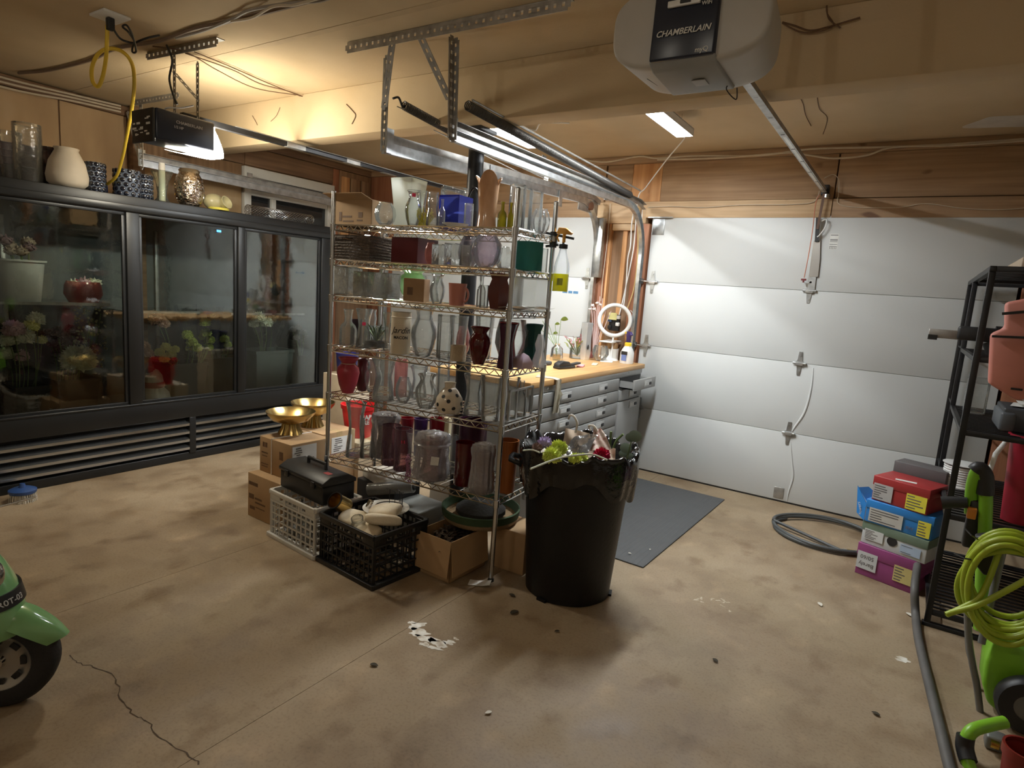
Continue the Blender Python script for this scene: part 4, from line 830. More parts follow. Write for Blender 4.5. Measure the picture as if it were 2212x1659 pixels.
# ---- top shelf
def shelf_box(mb_, lo, hi): return mb_.bb(lo, hi)
def open_box(name, label, loc, rz, L, W, H, m, flaps=((0, 1, .12, 100), (1, 1, .12, 110)), th=.004, tape=None):
    """cardboard box with open top; flaps: (axis, sign, length, fold angle from closed)"""
    t = thing(name, label, 'box', loc, rz)
    q = MB(); q.bb((-L/2, -W/2, 0), (L/2, W/2, th)); q.bb((-L/2, -W/2, 0), (-L/2+th, W/2, H)); q.bb((L/2-th, -W/2, 0), (L/2, W/2, H)); q.bb((-L/2, -W/2, 0), (L/2, -W/2+th, H)); q.bb((-L/2, W/2-th, 0), (L/2, W/2, H)); q.build('body', m, t)
    for ax, sg, ln, an in flaps:
        a = R(an); dx = -math.cos(a)*ln; dz = math.sin(a)*ln
        if ax == 0:
            p = [V((sg*L/2, -W/2, H)), V((sg*L/2, W/2, H)), V((sg*(L/2+dx), W/2, H+dz)), V((sg*(L/2+dx), -W/2, H+dz))]
        else:
            p = [V((-L/2, sg*W/2, H)), V((L/2, sg*W/2, H)), V((L/2, sg*(W/2+dx), H+dz)), V((-L/2, sg*(W/2+dx), H+dz))]
        MB().add(p, [(0, 1, 2, 3)]).solid(th*.8).build('flap', m, t)
    return t
def closed_box(name, label, loc, rz, L, W, H, m, tape=True, label_side=None, cat='box'):
    t = thing(name, label, cat, loc, rz)
    MB().bb((-L/2, -W/2, 0), (L/2, W/2, H)).build('body', m, t, bevel=.003)
    if tape: MB().bb((-L/2-.0004, -.024, H*.7), (L/2+.0004, .024, H+.0006)).build('tape', mat('box_tape', (.50, .35, .18), .3), t)
    return t
P0 = FL + DY*(SD*.45); b, h, r = place(785, 428, P0, DY, ZS[0]+.001, 120)
bx = open_box('cardboard_box', 'old brown cardboard box with raised flaps on the top shelf', b+UX*.012, RZ, .285, .20, h*.86, C_card, ((1, -1, .09, 165), (0, -1, .07, 150)))
for x0, z0, w_, h_ in ((-.04, .05, .07, .01), (.06, .06, .03, .03), (-.03, .025, .08, .008), (.055, .03, .04, .008), (-.09, .05, .02, .05)): MB().box((x0, -.1005, z0), (w_, .001, h_)).build('print', mat('box_print', (.16, .09, .05), .7), bx)
vase(0, 832, 438, 46, .12, 'globe', G_rib, 'low rippled clear glass bowl before the old cardboard box', 'bowl', 'glass_bowl', lobes=9, ripple=.03, n=36)
o, b, h, r = vase(0, 882, 388, 55, .35, 'flare', G_frost, 'tall frosted white square vase flaring to the top', sq=4)
vase(0, 893, 412, 36, .12, 'ginger', G_clear, 'clear curved vase with a pink price sticker on the top shelf', sticker=(.86, .7))
vase(0, 913, 412, 18, .3, 'hour', G_clear, 'slim clear vase squeezed beside the pink-stickered vase')
vase(0, 935, 415, 28, .10, 'wavy', G_clear, 'clear waisted vase next to yellow paper shred')
for k, (px, lb) in enumerate(((908, 'yellow paper shred between the clear top-shelf vases'), (925, 'yellow paper shred leaning on the waisted vase'))):
    b, h, r = place(px, 448, FL+DY*(SD*.22), DY, ZS[0]+.001, 20); q = MB(); rnd = random.Random(k)
    for j in range(12): q.tube(smooth_path([(rnd.uniform(-r, r), rnd.uniform(-r, r), 0), (rnd.uniform(-r, r), rnd.uniform(-r, r), h*.5), (rnd.uniform(-r, r)*1.2, rnd.uniform(-r, r), h*rnd.uniform(.6, 1))], 4), .003, 4)
    tag(q.build('paper_shred', mat('yellow_shred', (.80, .74, .12), .6), None, b), lb, 'paper')
vase(0, 955, 430, 15, .08, 'bottle', G_clear, 'tiny clear bottle before the blue glass cube')
vase(0, 984, 425, 52, .45, 'cube', G_blue, 'cobalt blue square glass vase on the top shelf', sq=4)
vase(0, 980, 407, 60, .78, 'cyl', G_clear, 'wide clear cylinder behind the cobalt blue vase')
b, h, r = place(984, 478, FL+DY*(SD*.13), DY, ZS[0]+.001, 56)
tag(MB().lathe([(0, .002), (r*.55, 0), (r, .014), (r*1.02, .016), (r*.6, .006), (0, .006)], 28).build('plate', M_white, None, b), 'white plate lying before the cobalt blue vase', 'plate')
vase(0, 1012, 440, 20, .30, 'cyl', G_clear, 'narrow clear cylinder beside the tall tan art vase')
# black wire handle basket behind
b, h, r = place(1022, 404, FL+DY*(SD*.72), DY, ZS[0]+.001, 38)
hb = thing('handled_basket', 'small black basket with a looped handle behind the tan art vase', 'basket', b, RZ)
MB().lathe([(0, 0), (r*.8, 0), (r*.95, h*.45), (r*.88, h*.45), (r*.75, .01), (0, .01)], 16).build('bowl', M_black, hb); MB().tube([(r*math.cos(a)*.9, 0, h*.42+h*.56*math.sin(a)) for a in [PI*k/12 for k in range(13)]], .006, 6).build('handle', M_black, hb)
# tan art-glass vase with petals
b, h, r = place(1054, 366, FL+DY*(SD*.16), DY, ZS[0]+.0012, 46)
M_tan = mat('tan_glass', rough=.12, coat=.5, stops=[(.3, (.50, .26, .13)), (.5, (.72, .42, .24)), (.7, (.84, .58, .40))], vs=9, stretch=(1, 1, .5))
va_ = math.atan2((CAM-b).y, (CAM-b).x)-RZ
def artv(u, v):
    a = 2*PI*u; lobe = abs(math.cos(1.5*(a-va_)))**.75; front = .5+.5*math.cos(a-va_); H = h*(.70+.30*lobe*(.72+.28*front)); t = v; z = H*t
    q = z/h; rr = .86-.10*math.sin(PI*min(1, q/.5)) if q < .5 else .86+.22*((q-.5)/.5)**1.3
    e = max(0, t-.86)/.14; rr += .26*lobe*e**1.6*(1-.3*front); 
    return V((r*rr*math.cos(a), r*rr*math.sin(a), z-.012*lobe*e**3))
q = MB().grid(artv, 72, 26, True); q.solid(.0035); q.lathe([(0, .002), (r*.84, .002)], 36)
tag(q.build('art_vase', M_tan, None, b, RZ, ang=70), 'tall tan marbled art-glass vase with folded petal rim', 'vase')
vase(0, 1085, 436, 20, .35, 'bottle', G_amber, 'olive yellow glass bottle beside the tan art vase')
vase(0, 1103, 438, 13, .3, 'bud', glass('yellow_glass', (.75, .68, .12), .5, haze=.3, hazecol=(.7, .62, .1)), 'small bright yellow bud vase by the shelf post')
for px, pt, w_, v, lb in ((1117, 400, 36, .45, 'tallest clear cylinder vase at the right of the top shelf'), (1133, 409, 32, .66, 'clear cylinder vase between two others at the right of the top shelf'), (1156, 416, 30, .86, 'short clear cylinder vase beside the tied clear bag')):
    vase(0, px, pt, w_, v, 'cyl', G_clear, lb, lobes=0)
for px, pt, w_, v, lb in ((1120, 450, 18, .4, 'white taper insert inside the tallest clear cylinder'), (1138, 452, 16, .62, 'white taper insert in the middle clear cylinder')): pass
o, b, h, r = vase(0, 1168, 452, 40, .72, 'globe', glass('clear_bag', (.93, .95, .95), .6, .1, bump=1., bs=30, haze=.12, refl=1.6), 'crinkled clear plastic bag tied at the neck on the top shelf', 'bag', 'plastic_bag', lobes=7, ripple=.12)
# ---- second shelf
b, h, r = place(795, 505, FL+DY*(SD*.42), DY, ZS[1]+.001, 128)
bk = thing('wicker_basket', 'dark brown woven rectangular basket with a hand slot', 'basket', b, RZ)
L_, W_, H_ = .27, .26, h*.88; M_wick = mat('dark_wicker', (.115, .085, .065), .7, var=.3, vs=70, bump=.8, bs=110)
for k in range(9):
    z0 = k*H_/9; q = MB(); 
    for lo, hi in (((-L_/2, -W_/2, z0), (L_/2, -W_/2+.008, z0+H_/9-.002)), ((-L_/2, W_/2-.008, z0), (L_/2, W_/2, z0+H_/9-.002)), ((-L_/2, -W_/2, z0), (-L_/2+.008, W_/2, z0+H_/9-.002)), ((L_/2-.008, -W_/2, z0), (L_/2, W_/2, z0+H_/9-.002))):
        if k == 7 and lo[1] == -W_/2 and hi[1] < 0: q.bb(lo, (-L_*.28, hi[1], hi[2])); q.bb((L_*.02, lo[1], lo[2]), hi)
        else: q.bb(lo, hi)
    q.build('woven_band', M_wick, bk, bevel=.003)
MB().bb((-L_/2+.01, -W_/2+.01, 0), (L_/2-.01, W_/2-.01, .012)).build('bottom', M_wick, bk)
vase(1, 896, 516, 70, .45, 'cube', C_maroon, 'dark maroon square planter beside the woven basket', 'planter', 'square_planter', sq=4)
vase(1, 930, 524, 26, .12, 'globe', G_rose, 'small round pinkish glass bowl before the maroon planter', 'bowl', 'glass_bowl')
vase(1, 951, 528, 26, .12, 'cube', G_clear, 'small clear glass cube beside the pinkish bowl', sq=4)
vase(1, 979, 526, 28, .10, 'cube', G_clear, 'clear glass cube between a smaller cube and a mug', sq=4)
o, b, h, r = vase(1, 1006, 530, 26, .10, 'cyl', G_clear, 'clear glass mug next to the big lilac swirl vase', 'mug', 'glass_mug')
vase(1, 1012, 512, 46, .72, 'globe', G_swirl, 'lilac glass globe partly behind the big swirl vase', lobes=9, ripple=.02)
vase(1, 1052, 507, 66, .35, 'globe', G_swirl, 'large lilac swirl-ribbed glass globe vase', lobes=16, ripple=.03, twist=14, n=64)
vase(1, 1088, 533, 28, .55, 'globe', G_clear, 'clear rounded glass cube behind the shelf post', sq=4)
vase(1, 1143, 523, 56, .52, 'cube', C_teal, 'teal hexagonal ceramic planter', 'planter', 'hexagonal_planter', sq=6)
vase(1, 1176, 537, 14, .8, 'cyl', G_clear, 'slim clear tumbler beside the teal planter')
# ---- third shelf
vase(2, 752, 577, 42, .35, 'cube', G_clear, 'tall clear square vase at the left of the third shelf', sq=4)
vase(2, 792, 587, 40, .22, 'cube', G_clear, 'clear glass cube in the middle of three on the third shelf', sq=4)
vase(2, 836, 590, 40, .15, 'cube', G_clear, 'clear glass cube next to the kraft box', sq=4)
vase(2, 892, 580, 62, .7, 'urn', G_green, 'pale green swirled glass vase behind the kraft box', lobes=12, ripple=.04, twist=12, n=48)
b, h, r = place(900, 602, FL+DY*(SD*.22), DY, ZS[2]+.001, 62)
kb = closed_box('kraft_box', 'plain brown kraft gift box before the pale green vase', b, RZ+.35, .115, .10, h, C_kraft, tape=False)
MB().box((-.02, -.0505, h*.45), (.03, .001, .04)).build('print', MATS['box_print'], kb)
vase(2, 945, 592, 34, .15, 'ginger', G_clear, 'clear curved vase beside the pink mug')
vase(2, 932, 595, 40, .75, 'hour', G_clear, 'clear flared vase behind the small curved vase')
o, b, h, r = vase(2, 988, 612, 40, .12, 'pot', C_pink, 'dusty pink ceramic mug on the third shelf', 'mug', 'ceramic_mug')
pm = thing('ceramic_mug', 'dusty pink ceramic mug on the third shelf', 'mug', b, RZ); o.name = 'cup'; o.parent = pm; o.location = (0, 0, 0); o.rotation_euler = (0, 0, 0)
for kk in ('label', 'category'): del o[kk]
MB().tube([(r*.95+r*.45*math.sin(a), 0, h*.5+h*.3*math.cos(a)) for a in [PI*k/10 for k in range(11)]], .006, 8).build('handle', C_pink, pm)
vase(2, 1040, 595, 20, .35, 'bottle', G_clear, 'slim clear bottle behind the pink mug'); vase(2, 1046, 616, 20, .15, 'cyl', G_clear, 'small clear tumbler beside the brown faceted vase')
vase(2, 1078, 590, 46, .18, 'facet', C_brown, 'dark red-brown faceted ceramic vase by the post', sq=6)
b, h, r = place(1143, 601, FL+DY*(SD*.55), DY, ZS[2]+.001, 58)
ab = thing('acrylic_box', 'clear acrylic box with a dark top edge above the curled paper', 'box', b, RZ)
MB().bb((-r, -.06, 0), (r, .06, h)).build('body', glass('acrylic', (.95, .96, .95), .8, .1, haze=.3, hazecol=(.7, .71, .68)), ab); q = MB()
for lo, hi in (((-r, -.062, h), (r, -.056, h+.004)), ((-r, .056, h), (r, .062, h+.004)), ((-r-.002, -.062, h), (-r+.004, .062, h+.004)), ((r-.004, -.062, h), (r+.002, .062, h+.004))): q.bb(lo, hi)
q.build('edge', M_black, ab)
# curled silver paper on right part of shelf 3
c0 = FL+UX*(SW-.07)+DY*(SD*.5); 
def pap(u, v_): return V((-.08+.2*u, -.17+.36*v_, .004+.012*math.sin(v_*5+u*2)**2+.02*max(0, u-.6)))
tag(MB().grid(pap, 10, 12).solid(.0012).build('silver_paper', mat('silver_sheet', (.55, .53, .48), .35, .6), None, c0+V((.0, 0, ZS[2]+.003)), RZ), 'curled sheet of silvery paper hanging over the shelf end', 'paper')
# ---- fourth shelf
vase(3, 752, 668, 36, .22, 'bud', G_rib, 'clear ribbed bud vase at the left of the fourth shelf', lobes=12, ripple=.03, n=48)
vase(3, 786, 667, 36, .2, 'hour', G_clear, 'clear vase with a pink sticker beside the ribbed bud vase', sticker=(.62, .74))
vase(3, 800, 668, 30, .5, 'wavy', G_clear, 'clear wavy vase behind the pink-stickered vase on the fourth shelf')
b, h, r = place(814, 690, FL+DY*(SD*.38), DY, ZS[3]+.001, 36)
tp = thing('terrarium', 'small square glass terrarium holding a spiky green plant', 'planter', b, RZ)
vase_mesh(MB(), 'cube', r, h*.75, 4, 4).build('glass', G_clear, tp)
for k in range(12): a = k*2.4; leaf(MB(), (0, 0, .03), (math.cos(a), math.sin(a), 1.6), h*(.8+.3*(k % 3)/2), .007, .2).build('leaf', M_leafd if k % 2 else M_leaf, tp)
MB().bb((-r*.9, -r*.9, .01), (r*.9, r*.9, .035)).build('soil', mat('soil', (.05, .035, .025), .9), tp)
vase(3, 838, 675, 26, .25, 'trumpet', G_clear, 'clear footed trumpet glass beside the cream jar')
o, b, h, r = vase(3, 866, 674, 42, .10, 'cyl', C_cream, 'cream stoneware jar with black handwritten lettering', 'jar', 'stoneware_jar')
jr = thing('stoneware_jar', 'cream stoneware jar with black handwritten lettering', 'jar', b, 0); o.name = 'body'; o.parent = jr; o.location = (0, 0, 0)
for kk in ('label', 'category'): del o[kk]
MB().lathe([(r*.99, h*.86), (r*1.04, h*.87), (r*1.04, h*.885), (r*.99, h*.9)], 28).build('neck_ring', C_cream, jr)
d = (CAM-b); d.z = 0; d.normalize(); rt = V((-d.y, d.x, 0))
def wrap(o_, r):
    for v_ in o_.data.vertices:
        a = v_.co.x/r; ca, sa = math.cos(a), math.sin(a); z = v_.co.y; rr = r+.0007+v_.co.z
        p = d*(rr*ca) + rt*(rr*sa); v_.co = (p.x, p.y, z)
for tx, sz, z, sh, bo in (('Jardin', .047, h*.57, .4, .004), ('MACON', .021, h*.40, 0, .03)):
    l = lettering(tx, sz, M_black, jr, Matrix.Translation((0, z, 0)), bold=bo, shear=sh); wrap(l, r)
vase(3, 916, 664, 56, .22, 'ginger', G_clear, 'large clear rounded vase with flared neck on the fourth shelf', n=36)
vase(3, 962, 680, 36, .28, 'cyl', G_rib, 'tall clear ribbed cylinder beside the large rounded vase', lobes=14, ripple=.02, n=56)
vase(3, 990, 682, 40, .5, 'flare', G_rib, 'clear swirl-ribbed flared vase behind the jute candle pot', lobes=14, ripple=.03, twist=8, n=56)
o, b, h, r = vase(3, 990, 746, 34, .18, 'cyl', M_jute, 'jute wrapped candle pot with a dark rim', 'candle', 'candle_pot')
vase(3, 1000, 705, 30, .7, 'globe', G_rose, 'pink glass globe behind the oxblood vase')
vase(3, 1036, 706, 48, .18, 'urn', C_ox, 'glossy oxblood red ceramic urn vase', name='ceramic_vase')
vase(3, 1046, 682, 40, .75, 'flare', G_rib, 'clear fluted bowl-shaped vase behind the oxblood urn', lobes=12, ripple=.04, n=48)
vase(3, 1094, 700, 40, .12, 'hour', C_plum, 'dark purple-red tall vase right behind the post', name='ceramic_vase')
vase(3, 1097, 696, 44, .42, 'hour', C_red, 'bright red glass vase behind the dark purple-red vase')
vase(3, 1105, 690, 72, .62, 'snifter', G_clear, 'very large clear snifter-shaped vase at the right end')
vase(3, 1152, 700, 38, .80, 'facet', C_dteal, 'dark teal faceted ceramic vase at the right end', sq=6, name='ceramic_vase')
b, h, r = place(1166, 722, FL+DY*(SD*.62), DY, ZS[3]+.001, 26)
tag(MB().lathe([(0, 0), (r*.9, .0), (r, h*.2), (r*.6, h*.5), (r*.8, h*.7), (r*.4, h)], 14, ripple=.2, lobes=5).build('plastic_bag', glass('white_film', (.95, .95, .95), .8, .2, haze=.5, hazecol=(.85, .83, .83), bump=1.), None, b), 'crumpled white plastic bag beside the dark teal vase', 'bag')
b, h, r = place(1130, 762, FL+DY*(SD*.4), DY, ZS[3]+.001, 40)
tag(MB().lathe([(0, 0), (r, 0), (r*1.05, h*.4), (r*.6, h*.8), (0, h)], 12, ripple=.2, lobes=5).build('tissue_paper', mat('lilac_tissue', (.62, .48, .58), .8), None, b), 'crumpled lilac tissue paper under the big snifter', 'paper')
b, h, r = place(770, 690, FL+DY*(SD*.42), DY, ZS[3]+.001, 26)
tag(vase_mesh(MB(), 'cyl', r, h).build('ceramic_vase', mat('aubergine', (.03, .01, .02), .3), None, b), 'dark aubergine vase behind the ribbed bud vase', 'vase')
# ---- fifth shelf
o, b, h, r = vase(4, 752, 772, 48, .16, 'urn', C_frred, 'frosted red vase with string tied round its neck', name='ceramic_vase')
fv = thing('string_vase', 'frosted red vase with string tied round its neck', 'vase', b, RZ); o.name = 'body'; o.parent = fv; o.location = (0, 0, 0); o.rotation_euler = (0, 0, 0)
for kk in ('label', 'category'): del o[kk]
MB().tube([(r*.645*math.cos(a), r*.645*math.sin(a), h*.835) for a in [2*PI*k/20 for k in range(20)]], .002, 5, True).build('string', M_cable, fv)
vase(4, 783, 775, 32, .45, 'ginger', C_maroon, 'dark maroon vase behind the frosted red vase', name='ceramic_vase')
bq, hq, rq = place(750, 762, (0, 3.30, 0), (0, 1, 0), gy(750, 806, 3.30).z, 48)
closed_box('carton', 'tall beige carton behind the shelving carrying the indigo pot', (bq.x, bq.y, 0), 0, .26, .24, bq.z-.002, mat('beige_carton', (.55, .46, .34), .7), False)
tag(vase_mesh(MB(), 'pot', rq, hq).build('flower_pot', mat('indigo_pot', (.03, .03, .16), .35), None, bq), 'indigo blue pot on the tall beige carton', 'planter')
vase(4, 806, 776, 38, .5, 'ginger', G_clear, 'clear round-bottomed vase beside the dark maroon vase')
vase(4, 829, 774, 52, .16, 'hour', G_rib, 'large clear beaded vase with ribbed sides on the fifth shelf', lobes=18, ripple=.015, n=54)
vase(4, 866, 776, 28, .55, 'cyl', G_rose, 'tall pink tinted glass cylinder on the fifth shelf')
vase(4, 872, 815, 36, .2, 'globe', G_clear, 'clear round vase between the beaded and ginger vases')
vase(4, 905, 790, 40, .7, 'hour', G_clear, 'clear waisted vase behind the ginger-jar vase on the fifth shelf')
vase(4, 921, 808, 48, .16, 'ginger', G_rib, 'clear optic-ribbed ginger jar vase next to the dotted vase', lobes=14, ripple=.025, n=56)
vase(4, 958, 770, 26, .75, 'cyl', G_clear, 'tall clear cylinder behind the dotted vase')
b, h, r = place(971, 826, FL+DY*(SD*.14), DY, ZS[4]+.0012, 60)
dv = thing('dotted_vase', 'ivory pear-shaped vase with black polka dots', 'vase', b, RZ); vase_mesh(MB(), 'pear', r, h, 36).build('body', C_dot, dv)
def pear_r(t):
    pr = PROF['pear']
    for (a0, b0), (a1, b1) in zip(pr, pr[1:]):
        if b0 <= t <= b1: return (a0+(a1-a0)*(t-b0)/(b1-b0))*r
    return r
vd = (CAM-b); va = math.atan2(vd.y, vd.x)-RZ
for da, t in ((0.02, .77), (-.55, .58), (-.06, .45), (.75, .62), (.35, .22), (-.42, .16), (-.95, .3), (1.05, .35), (2.2, .5), (3.1, .3), (-2., .55), (3.6, .6)):
    a = va+da; rr = pear_r(t); c = V((rr*math.cos(a), rr*math.sin(a), t*h)); sl = (pear_r(min(1, t+.05))-pear_r(t-.05))/(.1*h); nn = V((math.cos(a), math.sin(a), -sl)).normalized(); x, y = frame_of(nn)
    MB().add([c+nn*.0012]+[c+nn*.0004+(x*math.cos(q)+y*math.sin(q))*.0105 for q in [2*PI*k/14 for k in range(14)]], [(0, 1+k, 1+(k+1) % 14) for k in range(14)]).build('dot', M_black, dv)
vase(4, 1023, 808, 46, .3, 'hour', G_clear, 'clear tall flared vase right of the dotted vase')
vase(4, 1061, 813, 50, .16, 'flare', G_clear, 'clear wide tapered vase left of the shelf post')
vase(4, 1106, 815, 32, .5, 'hour', G_clear, 'clear waisted vase in the galvanised tray'); vase(4, 1126, 822, 26, .68, 'bottle', G_clear, 'clear bottle-necked vase in the galvanised tray')
ty = thing('metal_tray', 'galvanised tray with an upright frame at the end of the fifth shelf', 'tray', FL+UX*(SW-.085)+DY*(SD*.56)+V((0, 0, ZS[4]+.001)), RZ)
MB().bb((-.07, -.15, 0), (.07, .15, .0011)).build('sheet', M_galv, ty); q = MB()
for lo, hi in (((.055, -.13, .004), (.065, -.118, .16)), ((.055, .118, .004), (.065, .13, .16)), ((.055, -.13, .15), (.065, .13, .16)), ((.058, -.05, .004), (.063, -.04, .15)), ((.058, .04, .004), (.063, .05, .15))): q.bb(lo, hi)
q.build('frame', M_galvd, ty)
# ---- lowest shelf
vase(5, 768, 868, 44, .22, 'hour', G_clear, 'clear waisted vase before the red bucket')
vase(5, 795, 905, 34, .3, 'wavy', G_clear, 'small clear wavy vase on the lowest shelf')
vase(5, 832, 892, 64, .5, 'pillow', G_bub, 'plum vase wrapped in bubble wrap at the back of the lowest shelf', 'vase', 'wrapped_vase', lobes=9, ripple=.02)
vase(5, 832, 897, 46, .5, 'hour', C_plum, 'plum vase standing inside the rear bubble wrap')
vase(5, 845, 918, 42, .28, 'cyl', G_plum, 'plum tinted clear cylinder on the lowest shelf')
vase(5, 870, 925, 38, .18, 'cyl', G_plum, 'plum tinted glass with a pink price sticker', sticker=(.72, 1.005))
vase(5, 893, 932, 36, .22, 'hour', G_clear, 'clear footed vase beside the large wrapped vase')
for px, pt, w_, m, lb in ((878, 902, 30, C_red, 'crimson cup behind the plum glasses'), (908, 904, 30, mat('violet_glaze', (.07, .03, .12), .3), 'violet ceramic cup between two red cups'), (945, 903, 38, C_red, 'crimson flared cup behind the large wrapped vase')): vase(5, px, pt, w_, .88, 'pot', m, lb, 'cup', 'ceramic_cup')
o, b, h, r = vase(5, 933, 934, 78, .14, 'pillow', G_bub, 'large vase wrapped in bubble wrap with a white tag', 'vase', 'wrapped_vase', lobes=11, ripple=.03, n=44)
wv = thing('wrapped_vase', 'large vase wrapped in bubble wrap with a white tag', 'vase', b, RZ); o.name = 'wrap'; o.parent = wv; o.location = (0, 0, 0); o.rotation_euler = (0, 0, 0)
for kk in ('label', 'category'): del o[kk]
vase_mesh(MB(), 'hour', r*.72, h*.9).build('inner_vase', G_plum, wv)
d = (CAM-b); d.z = 0; d.normalize(); a = math.atan2(d.y, d.x)-RZ+.15
c = V((r*1.05*math.cos(a), r*1.05*math.sin(a), h*.5)); s = V((-math.sin(a), math.cos(a), 0)); MB().add([c-s*.022+V((0, 0, -.022)), c+s*.02+V((0, 0, -.026)), c+s*.024+V((0, 0, .018)), c-s*.018+V((0, 0, .024))], [(0, 1, 2, 3)]).build('paper_tag', M_white, wv)
MB().lathe([(r*.9, h*.72), (r*1.02, h*.75), (r*1.02, h*.78), (r*.9, h*.8)], 30, ripple=.03, lobes=11).build('fold', G_bub, wv)
vase(5, 975, 940, 42, .5, 'globe', G_clear, 'clear globe vase behind the large wrapped vase')
vase(5, 1003, 955, 42, .22, 'cyl', C_ox, 'dark oxblood cylinder vase on the lowest shelf', name='ceramic_vase')
o, b, h, r = vase(5, 1042, 958, 54, .10, 'pillow', G_bub, 'ribbed vase wrapped in bubble wrap by the shelf post', 'vase', 'wrapped_vase', lobes=12, ripple=.05, n=48)
vase(5, 1042, 975, 36, .10, 'cyl', glass('milky', (.8, .75, .76), .6, haze=.35, hazecol=(.6, .5, .52)), 'milky glass vase standing inside the wrap by the post')
vase(5, 1096, 950, 44, .35, 'pot', C_orange, 'burnt orange tall planter at the right of the lowest shelf', 'planter', 'tall_planter')
vase(5, 1020, 905, 60, .8, 'cyl', C_plum, 'wide dark plum planter at the back of the lowest shelf', 'planter', 'tall_planter')
b, h, r = place(965, 902, FL+DY*(SD*.9), DY, ZS[5]+.001, 20); tag(MB().bb((-.02, -.015, 0), (.02, .015, h)).build('carton', mat('cream_carton', (.75, .66, .42), .6), None, b, RZ, bevel=.002), 'narrow cream carton beside the crimson flared cup', 'carton')
rnd = random.Random(8); b = FL+UX*(.5)+DY*.0+V((0, 0, ZS[5]+.004)); b = gp(884, 985, FL+DY*.01, DY); q = MB(b)
for k in range(9):
    pts = [b+V((rnd.uniform(-.02, .02), rnd.uniform(-.012, .004), -.02*j+rnd.uniform(-.012, .012))) for j in range(8)]; q.tube(smooth_path(pts, 3), .0022, 4)
tag(q.build('ribbon_tangle', mat('mauve_ribbon', (.30, .12, .20), .5), None, b), 'tangle of mauve ribbon dangling off the lowest shelf edge', 'ribbon')
# spray bottle hung on the rear right post
pp = FL+UX*SW+DY*SD; c0 = gx(1213, 575, -1.56)
c0 = V((-1.535, 2.80, 1.335))
hb_, hh, rr = place(1213, 534, (0, 2.862, 0), (0, 1, 0), gy(1210, 630, 2.862).z, 34)
sb = thing('spray_bottle', 'clear spray bottle with orange trigger and yellow liquid hung on the shelf post', 'bottle', hb_, RZ)
MB().lathe([(0, 0), (rr*.98, 0), (rr, .01), (rr, hh*.56), (rr*.88, hh*.66), (rr*.5, hh*.88), (rr*.42, hh)], 20).build('body', glass('bottle_plastic', (.96, .97, .98), .85, .15, haze=.2, hazecol=(.85, .88, .92), trl=.7), sb)
MB().lathe([(0, .002), (rr*.96, .002), (rr*.96, hh*.4), (0, hh*.4)], 20).build('liquid', glass('yellow_liquid', (.95, .93, .05), .9, haze=.8, hazecol=(.95, .90, .01), trl=.8), sb)
MB().lathe([(rr*.5, hh*.97), (rr*.55, hh*.97), (rr*.55, hh*1.06), (rr*.3, hh*1.08), (rr*.22, hh*1.1)], 16).build('collar', M_black, sb)
M_trig = mat('orange_trigger', (.80, .36, .04), .4); t_ = MB(); z1 = hh*1.08
t_.cyl((0, 0, z1), (0, 0, z1+.05), .009, 10); t_.prism([(-.042, -.013, z1+.05), (.036, -.013, z1+.045), (.046, -.013, z1+.055), (.01, -.013, z1+.078), (-.03, -.013, z1+.08)], (0, 0, 0), (0, .026, 0)); t_.build('spray_head', M_trig, sb, bevel=.003)
MB().tube([(-.03, 0, z1+.05), (-.04, 0, z1+.03), (-.028, 0, z1+.01)], .005, 8).build('trigger', M_trig, sb)
MB().box((rr*.35, -rr*.93, hh*.22), (rr*.8, .003, hh*.16)).build('label_print', mat('yellow_label', (.55, .55, .06), .5), sb)
hk = pp-hb_; hk = Matrix.Rotation(-RZ, 3, 'Z') @ hk
cl_ = thing('spring_clip', 'black clip holding the spray bottle on the shelf post', 'clip', V((pp.x, pp.y, 1.76)), RZ)
q = MB(); q.lathe([(.013, -.06), (.019, -.06), (.019, -.03), (.013, -.03)], 12); q.lathe([(.013, 0), (.019, 0), (.019, .02), (.013, .02)], 12); q.bar((.016, 0, -.05), (.016, 0, .01), .01, .01); q.bar((-.05, 0, .015), (.115, 0, -.012), .012, .012); q.bar((-.04, 0, -.055), (.03, 0, -.045), .012, .012); q.build('jaw', M_black, cl_)
# ================================================================ things under and around the shelving
def box_px(name, label, px, pbot, ptop, Lx, Ly, zb, m, rz=0., tape=True, floor_pt=None):
    pass
# two stacked cardboard boxes with gold compotes
lb = closed_box('cardboard_box', 'large printed cardboard box on the floor under a smaller box', (-3.055, 2.36, 0), R(-2), .335, .40, .272, C_card)
for x0, z0, w_, h_ in ((-.11, .21, .09, .022), (-.13, .13, .05, .03), (-.06, .125, .07, .012), (-.04, .10, .1, .01), (-.12, .06, .05, .02), (-.04, .07, .09, .006)): MB().box((x0, -.2005, z0), (w_, .001, h_)).build('print', MATS['box_print'], lb)
ub = closed_box('cardboard_box', 'medium cardboard box tied with white string carrying the front gold compote', (-3.06, 2.37, .2735), R(-1), .30, .28, .215, C_card, tape=False)
for x0, z0, w_, h_ in ((-.11, .17, .02, .03), (-.085, .17, .02, .03), (-.1, .12, .06, .008), (-.1, .10, .05, .006), (.06, .13, .035, .05), (-.1, .05, .07, .006), (-.1, .035, .06, .006)): MB().box((x0, -.1405, z0), (w_, .001, h_)).build('print', MATS['box_print'], ub)
MB().tube([(-.03, -.1425, 0), (-.03, -.1425, .217), (-.03, .1425, .217), (-.03, .1425, 0)], .003, 5).build('string', M_wht, ub)
